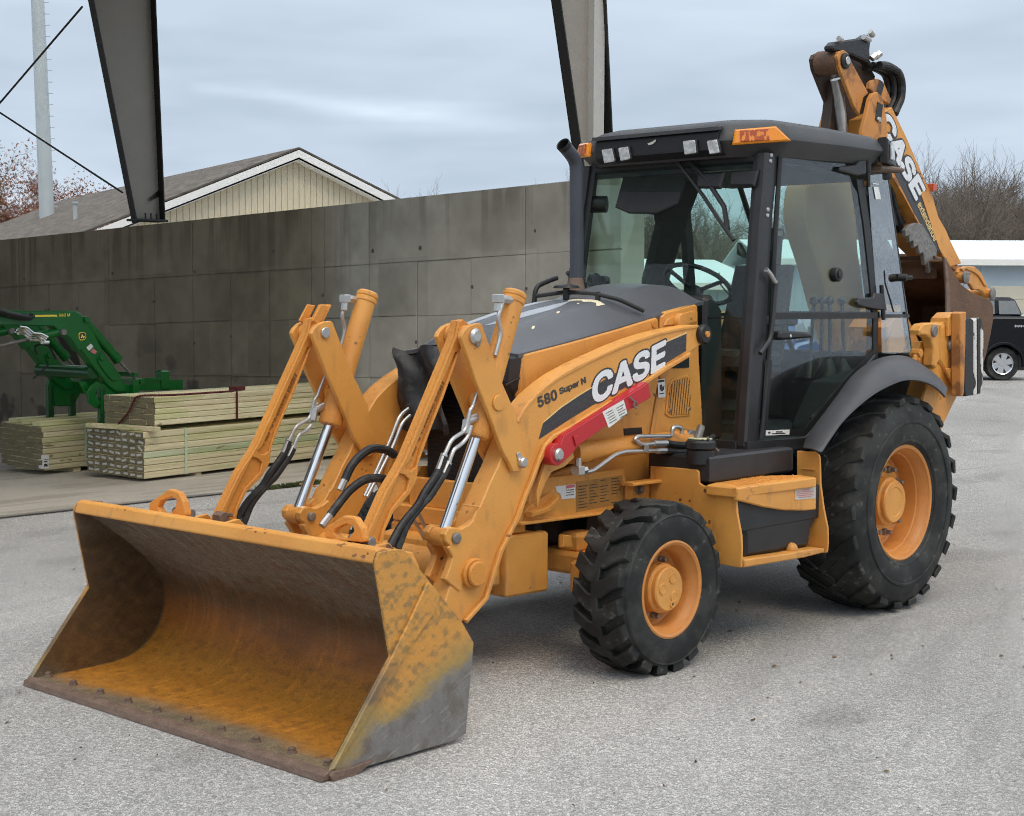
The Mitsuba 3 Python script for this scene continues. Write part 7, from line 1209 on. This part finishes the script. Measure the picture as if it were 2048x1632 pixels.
# dark hinge hardware seen inside the mouth, and the curved guide links
part(HB, 'hinge_block', pl([(-1.803,2.086),(-1.902,2.077),(-1.928,1.945),(-1.889,1.928),(-1.816,1.93)], -0.2, 0.2, 0.01), 'mat_hoe_rust'); part(HB, 'mouth_plate', pl([(-1.686,2.1),(-2.037,2.103),(-2.047,2.039),(-1.923,1.991),(-2.005,1.929),(-1.971,1.793),(-1.913,1.927),(-1.829,2.04),(-1.688,2.05)], -0.25, -0.2, 0.01), 'mat_hoe_rust')
part(HB, 'back_wall', panel([V(*p) for p in [(-2.079,-0.26,2.116),(-2.654,-0.26,2.131),(-2.864,-0.26,1.951),(-2.91,-0.26,1.618),(-2.805,-0.26,1.356),(-2.298,-0.26,1.367),(-2.174,-0.26,1.755)]], 0.03, 0.004), 'mat_hoe_rust')
go = [(-2.139,1.923),(-2.132,1.983),(-2.169,2.01),(-2.251,2.024),(-2.378,2.025),(-2.479,1.987),(-2.54,1.935),(-2.589,1.89),(-2.639,1.85),(-2.646,1.804),(-2.613,1.784),(-2.568,1.81),(-2.515,1.849),(-2.443,1.862),(-2.379,1.858),(-2.328,1.893),(-2.271,1.915),(-2.216,1.904)]
for y0, y1 in ((0.17, 0.2), (-0.2, -0.17)):
    k = part(HB, 'guide_link', pl(go, y0, y1, 0.006), 'mat_paint'); part(k, 'rim', pl([(-2.149,2.007),(-2.231,2.022),(-2.357,2.023),(-2.459,1.985),(-2.519,1.933),(-2.568,1.886),(-2.522,1.889),(-2.476,1.927),(-2.417,1.962),(-2.338,1.987),(-2.26,1.998),(-2.191,1.987)], max(y0, y1) if y0 > 0 else y0 - 0.012, (y1 + 0.012) if y0 > 0 else y0, 0.004), 'mat_paint')
for qq in ((-2.166,1.943), (-2.585,1.833)): k = part(HB, 'link_pin', cyl(y3(qq, -0.22), y3(qq, 0.235), 0.036, 20), 'mat_paint'); part(k, 'pin_end', rev([(0, 0), (0.045, 0), (0.045, 0.012), (0.03, 0.018), (0, 0.018)], y3(qq, 0.2355), (0, 1, 0), 20), 'mat_bolt')
part(HB, 'dipper_link', pl([(-2.148,2.017),(-2.202,2.035),(-2.278,2.041),(-2.32,2.027),(-2.294,1.987),(-2.232,1.993),(-2.203,2.008)], -0.12, 0.12, 0.01), 'mat_paint')
# swing frame and stabilisers
SF = bp('swing_frame', box((-1.15, -0.45, 0.5), (-0.95, 0.45, 1.15), 0.02), 'mat_paint'); part(SF, 'swing_post', join(cyl((-1.32, 0, 0.62), (-1.32, 0, 1.35), 0.13, 24), box((-1.4, -0.16, 0.6), (-1.1, 0.16, 1.25), 0.02)), 'mat_paint')
part(SF, 'boom_foot', pl([(-1.75, 1.0), (-1.35, 1.0), (-1.25, 1.6), (-1.45, 1.75), (-1.7, 1.5)], -0.15, 0.15, 0.01), 'mat_worn_paint')
for sg in (1, -1):
    f = (lambda m: m) if sg > 0 else mir
    S_ = bp('stabiliser', f(pl([(-0.65,1.628),(-0.702,1.647),(-0.707,1.669),(-0.776,1.702),(-0.865,1.705),(-0.9,1.245),(-0.828,1.248),(-0.698,1.353),(-0.62,1.416),(-0.611,1.609)], 0.74, 0.86, 0.012)), 'mat_paint')
    part(S_, 'collar', f(pl([(-0.665,1.672),(-0.736,1.704),(-0.825,1.705),(-0.829,1.56),(-0.675,1.562)], 0.861, 0.885, 0.006)), 'mat_paint')
    part(S_, 'guide_claw', f(pl([(-0.343,1.598),(-0.364,1.624),(-0.397,1.637),(-0.493,1.643),(-0.607,1.635),(-0.633,1.625),(-0.586,1.609),(-0.594,1.554),(-0.594,1.422),(-0.551,1.368),(-0.515,1.391),(-0.522,1.489),(-0.485,1.55),(-0.428,1.57),(-0.35,1.573)], 0.80, 0.87, 0.008)), 'mat_paint')
    part(S_, 'rear_wing', f(pl([(-0.5,1.529),(-0.597,1.531),(-0.645,1.475),(-0.649,1.397),(-0.639,1.358),(-0.489,1.401),(-0.453,1.451)], 0.74, 0.79, 0.008)), 'mat_paint')
    for qq in ((-0.51,1.594), (-0.734,1.508)): part(S_, 'pin', f(rev([(0, 0), (0.036, 0), (0.036, 0.016), (0.03, 0.022), (0, 0.022)], y3(qq, 0.862), (0, 1, 0), 20)), 'mat_bolt')
    qq = (-0.389,1.464); part(S_, 'hose_fitting', f(join(cyl(y3(qq, 0.80), y3(qq, 0.86), 0.026, 8), cyl(y3(qq, 0.83) + V(0.0, 0, 0), y3(qq, 0.83) + V(0.05, 0, -0.07), 0.017, 8))), 'mat_cast')
    part(S_, 'leg', f(pl([(-0.556,1.389),(-0.676,1.403),(-0.849,1.252),(-0.934,1.238),(-0.95,1.232),(-0.845,1.139),(-0.683,0.977),(-0.534,1.053),(-0.427,1.157),(-0.503,1.282)], 0.72, 0.84, 0.01)), 'mat_paint')
    part(S_, 'foot_gusset', f(pl([(-0.649,1.366),(-0.838,1.364),(-0.856,1.251),(-0.784,1.25)], 0.861, 0.88, 0.004)), 'mat_paint')
    for nm, q, m in (('pad_plate', [(-0.69,1.697),(-0.716,1.708),(-0.765,1.707),(-0.767,1.67),(-0.763,1.231),(-0.753,1.198),(-0.723,1.2)], 'mat_worn_paint'), ('pad_rubber', [(-0.748,1.659),(-0.771,1.67),(-0.825,1.672),(-0.864,1.658),(-0.887,1.199),(-0.789,1.197),(-0.769,1.231)], 'mat_black'), ('pad_rubber', [(-0.867,1.653),(-0.885,1.666),(-0.907,1.669),(-0.936,1.202),(-0.895,1.198)], 'mat_rubber_pad'), ('pad_rubber', [(-0.914,1.664),(-0.928,1.669),(-0.957,1.658),(-0.983,1.206),(-0.94,1.203)], 'mat_black'), ('pad_rubber', [(-0.954,1.672),(-0.978,1.658),(-1.002,1.584),(-1.012,1.301),(-0.995,1.211),(-0.983,1.207)], 'mat_rubber_pad')):
        part(S_, nm, f(pl(q, 0.885, 0.95, 0.006)), m)
